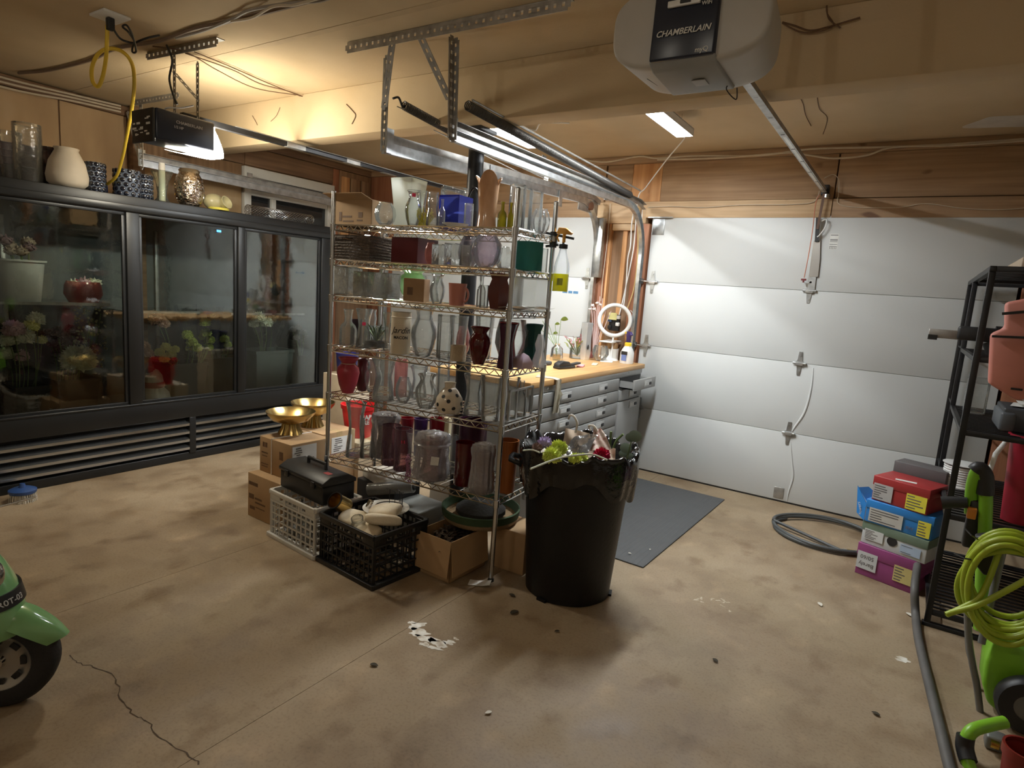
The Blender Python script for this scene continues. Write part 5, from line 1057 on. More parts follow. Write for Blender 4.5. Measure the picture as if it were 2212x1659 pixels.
def ship_label(par, x, y, z, w_, h_, seed):
    l = MB().box((x, y, z), (.0012, w_, h_)).build('shipping_label', mat('label_paper', (.74, .73, .70), .6), par); rnd = random.Random(seed)
    for k in range(7):
        ww = w_*rnd.uniform(.15, .4); MB().box((x+.001, y-w_*.42+ww/2+rnd.random()*w_*.1, z+h_*.38-k*h_*.12), (.0008, ww, h_*.05)).build('print', mat('label_ink', (.12, .11, .11), .7), l)
    MB().box((x+.001, y+w_*.32, z-h_*.3), (.0008, w_*.14, h_*.14)).build('print', MATS['label_ink'], l)
ship_label(ub, .1508, -.045, .145, .17, .11, 3)
b2x, _, _ = place(690, 868, (-2.9, 2.70, 0), (0, 1, 0), .4615, 92)
b2 = closed_box('cardboard_box', 'cardboard box with shipping label carrying the rear gold compote', (b2x.x, 2.735, .0), R(-1), .33, .27, .46, C_card, tape=True); ship_label(b2, .1658, .02, .37, .17, .11, 5)
M_gold = mat('brushed_gold', (.55, .40, .16), .25, 1., var=.08)
def compote(px, pt, w_, p0, n, zb, label):
    b, h, r = place(px, pt, p0, n, zb, w_); t = thing('gold_compote', label, 'bowl', b)
    MB().lathe([(0, h*.44), (r*.3, h*.45), (r*.75, h*.62), (r*.97, h*.9), (r, h), (r*.97, h), (r*.72, h*.66), (r*.3, h*.5), (0, h*.49)], 40).build('bowl', M_gold, t)
    MB().lathe([(0, 0), (r*.50, 0), (r*.46, .012), (r*.36, h*.3), (r*.34, h*.46)], 64, ripple=.05, lobes=24).build('fluted_foot', M_gold, t)
compote(628, 888, 102, (-3.0, 2.40, 0), (0, 1, 0), .4895, 'gold footed compote bowl on the string-tied box'); compote(676, 868, 92, (-2.9, 2.70, 0), (0, 1, 0), .4615, 'gold footed compote bowl on the taller labelled box')
# red bucket on a low carton behind the shelving
b, h, r = place(775, 872, (0, 3.02, 0), (0, 1, 0), .3615, 76)
closed_box('carton', 'low pale carton under the red bucket behind the shelving', (b.x, b.y, 0), 0, .34, .30, .36, mat('pale_carton', (.62, .50, .34), .7), True)
rb = thing('red_bucket', 'bright red bucket with white lettering behind the shelving', 'bucket', b)
M_redp = mat('red_plastic', (.62, .015, .02), .35, var=.05); MB().lathe([(0, .003), (r*.7, 0), (r*.97, h*.97), (r*.92, h*.97), (r*.66, .01), (0, .01)], 32).build('body', M_redp, rb); MB().lathe([(r*.93, h*.86), (r*1.0, h*.87), (r*1.03, h), (r*.95, h), (r*.94, h*.9)], 32).build('rim', M_redp, rb)
d = (CAM-b); d.z = 0; d.normalize(); rt = V((-d.y, d.x, 0)); 
for tx, z in (('HAP', h*.66), ('FRE', h*.5)):
    l = lettering(tx, .046, M_txt, rb, Matrix.Translation((.006, z, 0)), bold=.03, align='LEFT'); rcone = r*(.7+.27*z/h)+.002
    wrap(l, rcone)
# toolbox on white crate
def crate(name, label, loc, rz, L, W, H, m, cols, rows, lip=True):
    t = thing(name, label, 'crate', loc, rz); th = .006
    for ax, sg, ln in ((1, -1, L), (1, 1, L), (0, -1, W), (0, 1, W)):
        q = MB(); n = cols if ax == 1 else max(4, int(cols*W/L))
        def P(s, z, o=0.): return V((s, sg*(W/2-th/2+o), z)) if ax == 1 else V((sg*(L/2-th/2+o), s, z))
        for k in range(n+1): s = -ln/2+ln*k/n; q.bar(P(s, .02), P(s, H-.02), th if ax == 1 else th, th if ax == 1 else th)
        for j in range(rows+1): z = .02+(H-.07)*j/rows; q.bar(P(-ln/2, z), P(ln/2, z), th, .008)
        q.build('side_lattice', m, t)
        g = MB(); s0 = ln*.16; g.bar(P(-ln/2, H-.012, .006), P(ln/2, H-.012, .006), .014, .024); g.bar(P(-ln/2, H-.062, .002), P(ln/2, H-.062, .002), .01, .012)
        for s in (-s0, s0): g.bar(P(s, H-.06, .002), P(s, H-.015, .002), .012, .012)
        for a, b_ in ((-ln/2, -ln*.3), (ln*.3, ln/2)): g.bar(P(a, H-.037, .001), P(b_, H-.037, .001), .008, .04)
        g.build('top_band', m, t, bevel=.002)
        f = MB(); f.bar(P(-ln/2-.012, .012, .012), P(ln/2+.012, .012, .012), .016, .024); f.build('foot_band', m, t, bevel=.002)
    for sx in (-1, 1):
        for sy in (-1, 1): MB().bb((sx*L/2-sx*.001, sy*W/2-sy*.001, .0), (sx*(L/2-.016), sy*(W/2-.016), H)).build('corner_post', m, t, bevel=.002)
    q = MB()
    for k in range(7): x = -L/2+L*(k+.5)/7; q.bar((x, -W/2, .012), (x, W/2, .012), .01, .006)
    for k in range(5): y = -W/2+W*(k+.5)/5; q.bar((-L/2, y, .012), (L/2, y, .012), .01, .006)
    q.build('floor_grid', m, t); return t
Mwc = mat('white_crate', (.66, .65, .62), .45, var=.04); Mbc = mat('black_crate', (.016, .016, .017), .4, var=.1)
wc_loc = V((-2.655, 2.20, 0)); crate('milk_crate', 'white lattice plastic crate under the black toolbox', wc_loc, R(-5), .42, .295, .275, Mwc, 10, 5)
bc_loc = V((-2.195, 2.195, 0)); crate('milk_crate', 'black plastic crate filled with a plate, jars and a gold can', bc_loc, R(-5), .43, .345, .268, Mbc, 12, 4)
mb = MB()
for sx, sy, rz_ in ((0, 1, 0), (0, -1, 0)): mb.bb((-.15, sy*.168-.002, .03), (.15, sy*.168+.002, .2))
mb.bb((.208, -.12, .03), (.212, .12, .2)); 
tb = thing('toolbox', 'black plastic toolbox with carry handle on the white crate', 'toolbox', (-2.655, 2.205, .2765), R(-7))
MB().bb((-.21, -.10, 0), (.21, .10, .10)).build('body', M_black, tb, bevel=.006)
q = MB(); q.prism([(-.217, -.107, .10), (-.217, .107, .10), (-.217, .107, .12), (-.217, .055, .15), (-.217, -.055, .15), (-.217, -.107, .12)], (0, 0, 0), (.434, 0, 0)); lid = q.build('lid', M_black, tb, bevel=.005)
MB().tube([(-.085, 0, .148), (-.085, 0, .182), (.085, 0, .182), (.085, 0, .148)], .010, 8).build('handle', M_black, lid)
for x in (-.13, .13): MB().box((x, -.109, .097), (.035, .008, .036)).build('latch', M_black, tb, bevel=.003)
MB().box((.15, -.03, .1512), (.05, .03, .001)).build('sticker', mat('red_sticker', (.35, .06, .06), .5), lid)
# bits inside the white crate
for k, (dx, dy, r, h, m, lb_) in enumerate(((-.1, -.06, .045, .2, G_clear, 'clear jar inside the white crate'), (.02, -.08, .05, .14, G_clear, 'low clear bowl inside the white crate'), (.12, -.03, .04, .18, G_clear, 'clear bottle inside the white crate near the toolbox'))):
    tag(vase_mesh(MB(), ('cyl', 'globe', 'bud')[k], r, h).build('glass_jar', m, None, wc_loc+V((dx, dy, .018))), lb_, 'jar')
# contents of the black crate
zc = .018
q0 = bc_loc
gcn = thing('gold_can', 'gold metal can lying tilted on the crate corner', 'can', q0+V((-.175, -.07, .285)), 0)
MR = Euler((R(50), R(-28), R(20))).to_matrix(); MB().lathe([(0, -.045), (.042, -.045), (.042, .045), (.0395, .045), (.0395, -.04), (0, -.04)], 28, (0, 0, .02), MR).build('wall', M_gold, gcn)
MB().lathe([(.0395, .043), (.045, .043), (.045, .05), (.0395, .05)], 28, (0, 0, .02), MR).build('rim', M_blackm, gcn)
tag(MB().tube([(0, 0, 0), (.03, .02, .085)], .015, 14).build('steel_tube', M_chrome, None, q0+V((-.095, .02, .235))), 'short shiny steel tube poking out of the black crate', 'tube')
pt_ = thing('dinner_plate', 'white dinner plate lying on top of the black crate', 'plate', q0+V((-.0, .085, .272)), 0); MB().lathe([(0, .0), (.07, 0), (.075, .004), (.12, .012), (.122, .016), (.075, .008), (0, .006)], 40).build('plate', M_white, pt_)
wr = thing('wire_ring_stand', 'black wire ring with upright wire prongs on the white plate', 'stand', q0+V((.01, .095, .281)), 0)
MB().tube([(.072*math.cos(a), .072*math.sin(a), .012) for a in [2*PI*k/28 for k in range(28)]], .0028, 6, True).build('ring', M_blackm, wr)
for k in range(6):
    a = .2+k*.42; x, y = .07*math.cos(a), .07*math.sin(a); MB().tube([(x, y, 0), (x, y, .07+.012*(k % 2)), (x-.02*math.sin(a), y+.02*math.cos(a), .075+.012*(k % 2))], .0018, 5).build('prong', M_blackm, wr)
M_bread = mat('cream_plaster', (.80, .70, .53), .75, var=.1, vs=14, bump=.35, bs=30)
def lump(label, c, sx, sy, sz, seed, rot=(0, 0, 0)):
    rnd = random.Random(seed); ph = [rnd.uniform(0, 6) for _ in range(6)]; Mx = Euler(rot).to_matrix(); q = MB()
    def fn(u, v):
        a = 2*PI*u; b = PI*(v-.5); k = 1+.10*math.sin(2*a+ph[0])+.06*math.sin(3*a+ph[1]+b*2); e = .55
        cb = math.copysign(abs(math.cos(b))**e, math.cos(b)); sb_ = math.copysign(abs(math.sin(b))**e, math.sin(b))
        return Mx @ V((sx*cb*math.copysign(abs(math.cos(a))**.7, math.cos(a))*k, sy*cb*math.copysign(abs(math.sin(a))**.7, math.sin(a))*k, sz*sb_))
    q.grid(fn, 24, 14, True); tag(q.build('plaster_block', M_bread, None, c), label, 'block')
lump('flat cream plaster block in the black crate beside the gold can', q0+V((-.075, -.06, .245)), .075, .065, .026, 1, (.25, .1, .3)); lump('lumpy cream plaster piece resting on the wire ring', q0+V((.045, .03, .292)), .085, .055, .030, 2, (.1, -.15, .5)); lump('cream plaster piece leaning over the glass jar', q0+V((.095, -.03, .278)), .085, .05, .028, 3, (-.3, .15, .9)); lump('smooth cream plaster wedge at the front of the black crate', q0+V((.05, -.09, .22)), .08, .05, .03, 5, (.2, .1, .2))
jx = thing('glass_jar', 'clear glass jar with threaded neck lying in the black crate', 'jar', q0+V((-.005, -.10, .215)), 0)
MR = Euler((R(20), R(8), 0)).to_matrix(); MB().lathe([(0, -.06), (.042, -.06), (.046, -.05), (.046, .0), (.03, .03), (.026, .035), (.026, .055), (.024, .055)], 26, (0, 0, .02), MR).build('body', G_clear, jx)
MB().lathe([(.026, .044), (.031, .046), (.031, .055), (.026, .057)], 26, (0, 0, .02), MR).build('neck_ring', G_rib, jx)
# open cardboard box with dark moss, green tray, others under the shelf
ob = open_box('cardboard_box', 'open brown cardboard box of dried moss under the shelving', (-1.868, 2.44, 0), R(-2), .23, .29, .215, C_card, ((1, -1, .185, 264), (0, 1, .18, 264)))
rnd = random.Random(2); q = MB()
for k in range(240): p = V((rnd.uniform(-.09, .09), rnd.uniform(-.12, .12), .15+rnd.uniform(0, .04))); leaf(q, p, (rnd.uniform(-1, 1), rnd.uniform(-1, 1), rnd.uniform(-.1, .8)), .03+rnd.random()*.03, .008, .4)
q.bb((-.11, -.14, .005), (.11, .14, .155)); stuff(q.build('dried_moss', mat('dried_moss', (.055, .035, .022), .85, var=.6, vs=40), ob))
closed_box('cardboard_box', 'plain cardboard box half hidden behind the black bin', (-1.632, 2.71, 0), R(2), .21, .21, .225, C_card, False)
gt = thing('round_tray', 'round green-sided wicker tray lying under the lowest shelf', 'tray', (-1.83, 2.63, .229), 0)
MB().lathe([(0, 0), (.19, .0), (.2, .01), (.205, .03), (.195, .03), (.185, .014), (0, .012)], 40).build('wicker_base', mat('wicker_tan', (.26, .17, .085), .8, bump=.6, bs=90), gt); MB().lathe([(.198, .028), (.208, .03), (.214, .07), (.206, .073), (.19, .032)], 40).build('felt_side', mat('green_felt', (.035, .065, .028), .85, bump=.2, bs=200), gt)
MB().ball((0, 0, .05), .14, 16, 8, (1, 1, .35)).build('filling', mat('dark_filling', (.03, .028, .024), .9, bump=.6), gt)
tag(MB().bb((-.13, -.10, 0), (.13, .10, .05)).build('flat_carton', mat('offwhite_carton', (.62, .58, .50), .6), None, (-2.52, 2.62, .286), R(-18), bevel=.003), 'flat off-white carton under the lowest shelf', 'carton')
tag(MB().bb((-.16, -.11, 0), (.16, .11, .284)).build('storage_bin', M_black, None, (-2.52, 2.63, 0), R(-3), bevel=.01), 'black storage bin under the flat off-white carton', 'bin')
rl_ = thing('plastic_roll', 'roll of clear plastic film on a dark tube under the shelving', 'roll', (-2.33, 2.52, .30), 0)
A_, B_ = V((-.17, -.07, -.03)), V((.08, .03, .025)); MB().tube([A_, B_], .036, 20).build('film', glass('film_roll', (.85, .86, .84), .7, .15, haze=.5, hazecol=(.6, .58, .54), bump=.3), rl_); MB().tube([A_-(B_-A_)*.02, B_+(B_-A_)*.03], .02, 16).build('core', M_black, rl_)
tag(MB().bb((-.14, -.12, 0), (.14, .12, .215)).build('storage_bin', mat('clear_bin', (.22, .22, .20), .4), None, (-2.27, 2.60, 0), R(-3), bevel=.01), 'grey plastic bin beneath the clear film roll', 'bin')
tag(MB().lathe([(0, 0), (.12, 0), (.14, .06), (.13, .13), (.08, .17), (.02, .2), (0, .2)], 22, ripple=.10, lobes=7).build('plastic_bag', glass('bag_film', (.8, .82, .8), .7, .12, haze=.35, hazecol=(.45, .44, .4), bump=1., bs=18), None, (-2.10, 2.77, .0)), 'bulging clear plastic bag under the lowest shelf', 'bag')
tag(MB().grid(lambda u, v: V((-.055+.11*u, -.028+.056*v, .0015+.012*u**3)), 6, 3).solid(.0015).build('paper_card', M_white, None, gz(1036, 1262)+V((0, 0, .002)), R(25)), 'bent white card lying at the foot of the shelf post', 'card')

# ================================================================ trash can
TC = V((-1.29, 2.665, 0)); tcn = thing('trash_can', 'tall black plastic trash can with a black liner full of cut flowers', 'trash can', TC)
M_bag = mat('liner_film', (.006, .006, .0065), .12, var=.1, bump=.45, bs=26, spec=.6)
MB().lathe([(0, .012), (.20, .012), (.203, 0), (.212, .004), (.255, .60), (.262, .605), (.262, .63), (.272, .64), (.278, .70), (.288, .705), (.288, .72), (.272, .72), (.2, .02), (0, .02)], 56, ripple=.006, lobes=8).build('body', mat('can_black', (.007, .007, .0075), .42, spec=.35, var=.15, bump=.1, bs=60), tcn)
for a in (.35, 2.5, 4.6): 
    c, s = math.cos(a), math.sin(a); MB().box((.2*c, .2*s, .006), (.05, .05, .012), (0, 0, a)).build('foot', MATS['can_black'], tcn)
for a in (0,):
    ah = R(205)+a; MB().tube([( .285*math.cos(ah+t), .285*math.sin(ah+t), .63) for t in (-.25, -.2)]+[(.335*math.cos(ah+t), .335*math.sin(ah+t), .645) for t in (-.15, 0, .15)]+[(.285*math.cos(ah+t), .285*math.sin(ah+t), .63) for t in (.2, .25)], .013, 8).build('handle', MATS['can_black'], tcn)
rnd = random.Random(6); ph = [rnd.uniform(0, 6.3) for _ in range(6)]
def liner(u, v):
    a = 2*PI*u; w_ = .014*math.sin(5*a+ph[0])+.009*math.sin(11*a+ph[1])+.006*math.sin(23*a+ph[2])+.004*math.sin(31*a+ph[5])
    if v < .35: t = v/.35; r = .15+.115*t; z = .56+.17*t
    elif v < .55: t = (v-.35)/.2; r = .265+.032*t; z = .73+.014*math.sin(PI*t)+w_*.9
    else:
        t = (v-.55)/.45; r = .292+.004*math.sin(PI*t)-.012*t+w_*t*.5; z = .73-(.16+.05*math.sin(3*a+ph[3])+.02*math.sin(9*a+ph[4]))*t+w_*(1-t)
    return V((r*math.cos(a), r*math.sin(a), z))
MB().grid(liner, 160, 22, True).build('liner', M_bag, tcn, ang=60)
def loose(px, py, z, r, m, label, n=60, seed=0, pl=.35, flat=.7):
    hd = gz(px, py, z); r *= 1.2; n = int(n*1.9); pl *= 1.25; root = TC + (V((hd.x, hd.y, 0))-TC)*.6 + V((0, 0, .60)); root.z = .60
    return flower('cut_flower', label, hd, root, r, m, n, flat, seed, 1, M_stem, None, pl)
loose(1207, 968, .77, .036, M_pg, 'round lime pompon bloom highest in the trash can', 110, 1, .3); loose(1193, 985, .75, .038, M_pg, 'wide lime pompon bloom beside the highest one in the trash can', 110, 2, .3); loose(1243, 992, .74, .028, M_pg, 'small lime pompon bloom by the arching white stem', 80, 3, .3); loose(1258, 990, .74, .024, M_pg, 'smaller lime pompon bloom next to the red carnation', 80, 4, .3)
loose(1300, 984, .745, .034, M_pr, 'crimson carnation lying in the trash can', 120, 5, .35); loose(1177, 958, .77, .032, M_pv, 'lilac thistle-like bloom in the trash can', 60, 6, .25); loose(1160, 967, .765, .022, mat('petal_brown', (.22, .14, .12), .7), 'withered brown bloom beside the lilac one', 50, 7)
def sheet(name, label, cat, pts, m, th=.0015, thick=True):
    """crumpled quad sheet through four 3-D corners"""
    a, b, c, d = [V(p) for p in pts]; base = (a+b+c+d)/4; rnd = random.Random(int(a.x*9e4) % 997); ph = [rnd.uniform(0, 6) for _ in range(4)]
    nrm = (b-a).cross(d-a).normalized()
    def fn(u, v): 
        p = a.lerp(b, u).lerp(d.lerp(c, u), v); return p - base + nrm*(.012*math.sin(5*u+ph[0])*math.sin(4*v+ph[1])+.006*math.sin(11*u+7*v+ph[2]))
    return tag(MB().grid(fn, 12, 12).solid(th).build(name, m, None, base), label, cat)
def tz(px, py, dy): # point above the can, in a vertical plane through it
    return gy(px, py, TC.y+dy)
M_krp = mat('kraft_wrap', (.60, .47, .35), .7, var=.12, vs=9); M_prp = mat('printed_wrap', rough=.6, stops=[(.4, (.40, .20, .16)), (.5, (.62, .50, .42)), (.6, (.52, .36, .3))], vs=22); M_whp = mat('pale_wrap', (.76, .70, .62), .5, var=.15)
sheet('wrapping_paper', 'kraft paper wrap standing up in the trash can', 'paper', [tz(1208, 985, .04), tz(1285, 990, .06), tz(1272, 935, .12), tz(1222, 925, .1)], M_krp)
sheet('wrapping_paper', 'floral printed paper wrap folded at the right of the trash can', 'paper', [tz(1275, 975, .0), tz(1328, 985, .02), tz(1302, 930, .1), tz(1282, 922, .1)], M_prp)
sheet('wrapping_paper', 'creased brown paper corner below the floral wrap', 'paper', [tz(1290, 995, -.1), tz(1328, 1000, -.08), tz(1330, 975, -.02), tz(1285, 968, -.02)], M_krp)
sheet('wrapping_film', 'clear plastic wrap bunched in the middle of the trash can', 'wrapping', [tz(1215, 985, -.05), tz(1270, 985, -.05), tz(1290, 935, .05), tz(1230, 950, .05)], glass('wrap_film', (.97, .97, .96), .85, .1, haze=.08, bump=1., bs=22))
sheet('wrapping_paper', 'small white tissue under the lime blooms', 'paper', [tz(1165, 985, -.12), tz(1225, 990, -.12), tz(1220, 960, -.02), tz(1170, 965, -.02)], M_whp)
cord('paper_ribbon', 'curled white paper ribbon rising above the kraft wrap', 'ribbon', [tz(1243, 935, .08), tz(1247, 915, .09), tz(1240, 900, .09), tz(1232, 897, .09), tz(1228, 905, .1)], .006, M_whp)
cord('paper_ribbon', 'curled paper ribbon beside the floral printed wrap', 'ribbon', [tz(1285, 960, .08), tz(1290, 935, .09), tz(1282, 920, .09), tz(1272, 920, .1), tz(1276, 930, .1)], .006, M_whp)
cord('pale_stem', 'long pale stem arching across the front of the trash can', 'stem', [gz(1146, 1013, .75), gz(1200, 992, .768), gz(1240, 984, .775), gz(1280, 982, .77), gz(1312, 994, .755)], .0042, mat('pale_stem', (.62, .64, .52), .5))
cord('pale_stem', 'short pale stem at the left rim of the trash can', 'stem', [gz(1130, 973, .765), gz(1150, 972, .765), gz(1166, 978, .76)], .0035, MATS['pale_stem'])
cord('cut_branch', 'cut dark branch sticking up beside the floral wrap', 'stem', [tz(1318, 990, .1), tz(1318, 960, .12), tz(1320, 932, .12)], .006, M_stem); cord('cut_branch', 'cut dark branch leaning beside the eucalyptus in the can', 'stem', [tz(1320, 985, .1), tz(1330, 955, .12), tz(1346, 938, .12)], .006, M_stem)
ey = thing('eucalyptus_sprig', 'sprig of round eucalyptus leaves at the right rim of the trash can', 'sprig', tz(1352, 998, .05)); e0 = ey.location.copy()
MB(e0).tube(smooth_path([tz(1352, 998, .05), tz(1358, 975, .06), tz(1366, 945, .07)], 5), .003, 5).build('stem', M_stem, ey)
for px, py, s in ((1372, 942, .034), (1362, 945, .026), (1352, 968, .03), (1347, 980, .024), (1360, 985, .02)):
    c = tz(px, py, .065); n = (CAM-c).normalized(); n = (n+V((.3, .2, .3))).normalized(); x, y = frame_of(n); MB(e0).add([c+n*.003]+[c+(x*math.cos(q)+y*math.sin(q)*.85)*s for q in [2*PI*k/14 for k in range(14)]], [(0, 1+k, 1+(k+1) % 14) for k in range(14)]).solid(.0012).build('leaf', mat('eucalyptus', (.13, .17, .12), .6, var=.15), ey)

# ================================================================ mat
mt = thing('floor_mat', 'charcoal ribbed rubber floor mat beside the bench', 'mat', (-1.405, 3.93, 0), R(-1.5))
MB().bb((-.36, -.785, .0005), (.36, .785, .008)).build('pad', mat('rubber_grey', (.085, .088, .09), .65, var=.06), mt, bevel=.003)
rm = MB().bb((-.0025, -.783, 0), (.0025, .783, .0005)).mesh('rib', mat('rubber_rib', (.095, .098, .10), .62))
for k in range(24): piece('rib', rm, mt, (-.345+k*.03, 0, .008))

# ================================================================ flat-file bench
BX, BY0, BY1, BT = -1.86, 3.085, 4.885, .932
M_cab = mat('cabinet_grey', (.36, .365, .36), .42, .2, var=.06, vs=5); M_cabl = mat('cabinet_light', (.50, .505, .50), .35, .4, var=.06); M_top = wood('worktop_wood', (.60, .33, .12), (.80, .50, .22), 'y', .4, False)
tag(MB().bb((-2.62, BY0-.01, BT-.038), (BX+.02, BY1+.012, BT)).build('worktop', M_top, None, None, bevel=.004), 'honey coloured wooden worktop over the grey cabinets', 'worktop')
bc = thing('flat_file_cabinet', 'grey steel flat-file cabinet with many shallow drawers', 'cabinet', (BX, BY0, 0)); ob_ = (BX, BY0, 0)
MB(ob_).bb((-2.58, BY0+.005, .0), (BX-.002, BY1, BT-.04)).build('carcass', M_cab, bc, bevel=.003); MB(ob_).bb((BX-.02, BY0, BT-.075), (BX+.006, BY1, BT-.0395)).build('top_rail', M_cabl, bc, bevel=.002)
def drawer(y0, y1, z0, z1, hs, out=0., name='drawer'):
    d = MB(ob_).bb((BX, y0+.004, z0+.003), (BX+.018+out, y1-.004, z1-.003)) if not out else MB(ob_).bb((BX+out, y0+.004, z0+.003), (BX+.018+out, y1-.004, z1-.003))
    dr = d.build(name, M_cab, bc, bevel=.003)
    if out:
        MB(ob_).bb((BX, y0+.02, z0+.01), (BX+out, y1-.02, z0+.02)).build('tray', M_cab, dr)
        for y in (y0+.02, y1-.024): MB(ob_).bb((BX, y, z0+.01), (BX+out, y+.004, z1-.02)).build('side', M_cab, dr)
        MB(ob_).bb((BX+.002, y0+.02, z0+.02), (BX+.004, y1-.02, z1)).build('recess', M_black, dr)
    for y in hs:
        zc_ = (z0+z1)/2; xf = BX+.018+out
        hp = MB(ob_).bb((xf, y-.075, zc_-.026), (xf+.004, y+.075, zc_+.026)).build('handle', M_cabl, dr, bevel=.001)
        MB(ob_).bb((xf+.004, y-.06, zc_-.014), (xf+.0055, y+.03, zc_+.012)).build('label_card', mat('card_white', (.66, .67, .66), .5), hp); MB(ob_).bb((xf+.004, y+.02, zc_-.012), (xf+.012, y+.058, zc_+.01)).build('pull', M_black, hp, bevel=.002)
    return dr
for k in range(7): drawer(BY0+.02, 4.40, .851-.093*(k+1), .851-.093*k, (3.53, 4.10))
drawer(4.425, BY1-.005, .757, .848, (4.70,), out=.115); drawer(4.425, BY1-.005, .665, .753, (4.69,)); dd = drawer(4.425, BY1-.005, .10, .660, (), name='cabinet_door')
xf = BX+.018; hp = MB(ob_).bb((xf, 4.64, .59), (xf+.004, 4.79, .642)).build('handle', M_cabl, dd); MB(ob_).bb((xf+.004, 4.655, .602), (xf+.0055, 4.745, .628)).build('label_card', MATS['card_white'], hp); MB(ob_).bb((xf+.004, 4.735, .604), (xf+.012, 4.773, .626)).build('pull', M_black, hp)
for y in (3.3, 4.6): MB(ob_).cyl((BX-.02, y, BT-.055), (BX+.010, y, BT-.055), .008, 10).build('lock', M_steel, bc)
# ---- bench things
def bp(px, pt, w_, pb, y=None):
    """stand on the worktop: base seen at pixel (px, pb), or in the plane at depth y"""
    yy = gz(px, pb, BT).y if y is None else y
    return place(px, pt, (0, yy, 0), (0, 1, 0), BT+.001, w_)
b, h, r = bp(1203, 742, 28, 778)
ev = thing('bottle_vase', 'clear ribbed bottle with pale water and a leafy sprig on the bench', 'vase', b)
MB().lathe([(0, 0), (r*.95, 0), (r, .01), (r*.86, h*.72), (r*.4, h*.9), (r*.34, h*.93), (r*.44, h)], 32, ripple=.03, lobes=16).build('bottle', G_rib, ev); MB().lathe([(0, .003), (r*.94, .004), (r*.92, h*.38), (0, h*.38)], 24).build('water', glass('amber_water', (.86, .72, .42), .8, haze=.12, hazecol=(.7, .55, .3)), ev)
tips = [(1212, 690, .06), (1172, 693, .05), (1185, 700, .05), (1170, 712, .055), (1195, 720, .04), (1199, 700, .04)]
for px, py, s in tips:
    tp_ = gy(px, py, b.y)-b; MB().tube(smooth_path([V((0, 0, .03)), V((tp_.x*.2, tp_.y*.3, h*.9)), tp_], 5), .0022, 5).build('stem', M_stem, ev); leaf(MB(), tp_, V((.5, .8 if px > 1190 else -.8, .3)), s*1.15, s*.42, .3, .9).build('leaf', mat('fresh_leaf', (.20, .36, .08), .45, var=.2), ev)
td = thing('tape_dispenser', 'black tape dispenser on the bench corner', 'dispenser', gz(1222, 797, BT)+V((-.02, .02, .001)), R(80))
q = MB(); q.bb((-.10, -.03, 0), (.09, .03, .02)); q.prism([(-.10, -.028, .02), (.05, -.028, .02), (.02, -.028, .05), (-.05, -.028, .055), (-.09, -.028, .04)], (0, 0, 0), (0, .056, 0)); q.build('body', M_black, td, bevel=.006); MB().box((.115, 0, .028), (.10, .04, .014), (0, R(-6), 0)).build('arm', M_black, td, bevel=.004)
tag(MB().box((0, 0, .015), (.08, .05, .03), None).build('stapler', mat('slate_plastic', (.07, .075, .08), .5), None, gz(1195, 790, BT)+V((-.05, -.02, .001)), R(70), bevel=.01), 'dark grey gadget beside the tape dispenser', 'gadget')
# cloth draped over the edge
c1 = gx(1203, 800, BX+.02).y
def cloth(u, v):
    s = v*.34; y = c1-.03+.065*u+.012*math.sin(u*9+v*4)*(.3+v); x0 = BX+.024
    if s < .12: p = V((x0-.12+s, y-.03*(1-s/.12), BT+.003+.012*math.sin(u*PI)*(1-s/.15)))
    else: p = V((x0+.012+.008*math.sin(u*7+v*3), y+.01*(s-.12)/.2, BT+.002-(s-.12)))
    return p
q = MB((BX+.02, c1, BT)); q.grid(cloth, 12, 20); tag(q.solid(.003).build('cleaning_cloth', mat('cloth_cream', (.62, .58, .48), .9, bump=.3, bs=120), None, (BX+.02, c1, BT)), 'cream cloth hanging over the front edge of the worktop', 'cloth')
b, h, r = bp(1247, 752, 34, 774); fv2 = thing('flower_vase', 'glass vase of pink blooms and spiky foliage on the bench', 'vase', b); vase_mesh(MB(), 'cyl', r, h).build('glass', G_clear, fv2)
rnd = random.Random(9)
for k in range(46):
    a = rnd.uniform(0, 6.3); tp_ = V((.05*math.cos(a), rnd.uniform(-.12, .12), h+rnd.uniform(.0, .09))); MB().tube([(0, 0, .02), tp_], .0016, 4).build('stem', M_stem, fv2)
    leaf(MB(), tp_, V((math.cos(a)*.4, rnd.uniform(-1, 1), .7)), .06, .008, .3, .7).build('leaf', (mat('rose_foliage', (.42, .18, .18), .6), mat('olive_foliage', (.32, .34, .12), .6))[k % 2], fv2)
q = MB(); bloom(q, (.02, .005, h+.055), .042, 90, .8, 4); q.build('bloom', mat('petal_rose', (.72, .30, .38), .6), fv2)
b, h, r = bp(1266, 697, 26, 0, 4.62)
sv = thing('silver_vase', 'pale silver vase with a dark oval mark on the bench', 'vase', b); MB().lathe([(0, 0), (r*.8, 0), (r, h*.2), (r*.9, h*.6), (r*1.05, h), (r, h), (r*.85, h*.6), (0, .02)], 6).build('body', mat('silvered', (.66, .67, .68), .25, .6), sv); MB().ball((r*.72, -r*.55, h*.35), .016, 10, 6, (.4, .9, 1.4)).build('dark_mark', M_black, sv)
at = thing('dried_branches', 'bundle of pale pink dried branches standing on the bench', 'branches', gy(1283, 745, 4.80)*1); at.location.z = BT+.001; a0 = at.location.copy()
for px, py in ((1277, 655), (1283, 660), (1292, 650), (1296, 640), (1302, 645), (1288, 670), (1310, 665), (1320, 672)): MB(a0).tube(smooth_path([a0+V((0, 0, .0)), gy((1285+px)/2, 715, 4.80), gy(px, py, 4.80)], 5), .003, 5).build('twig', mat('pink_twig', (.66, .50, .48), .7), at)
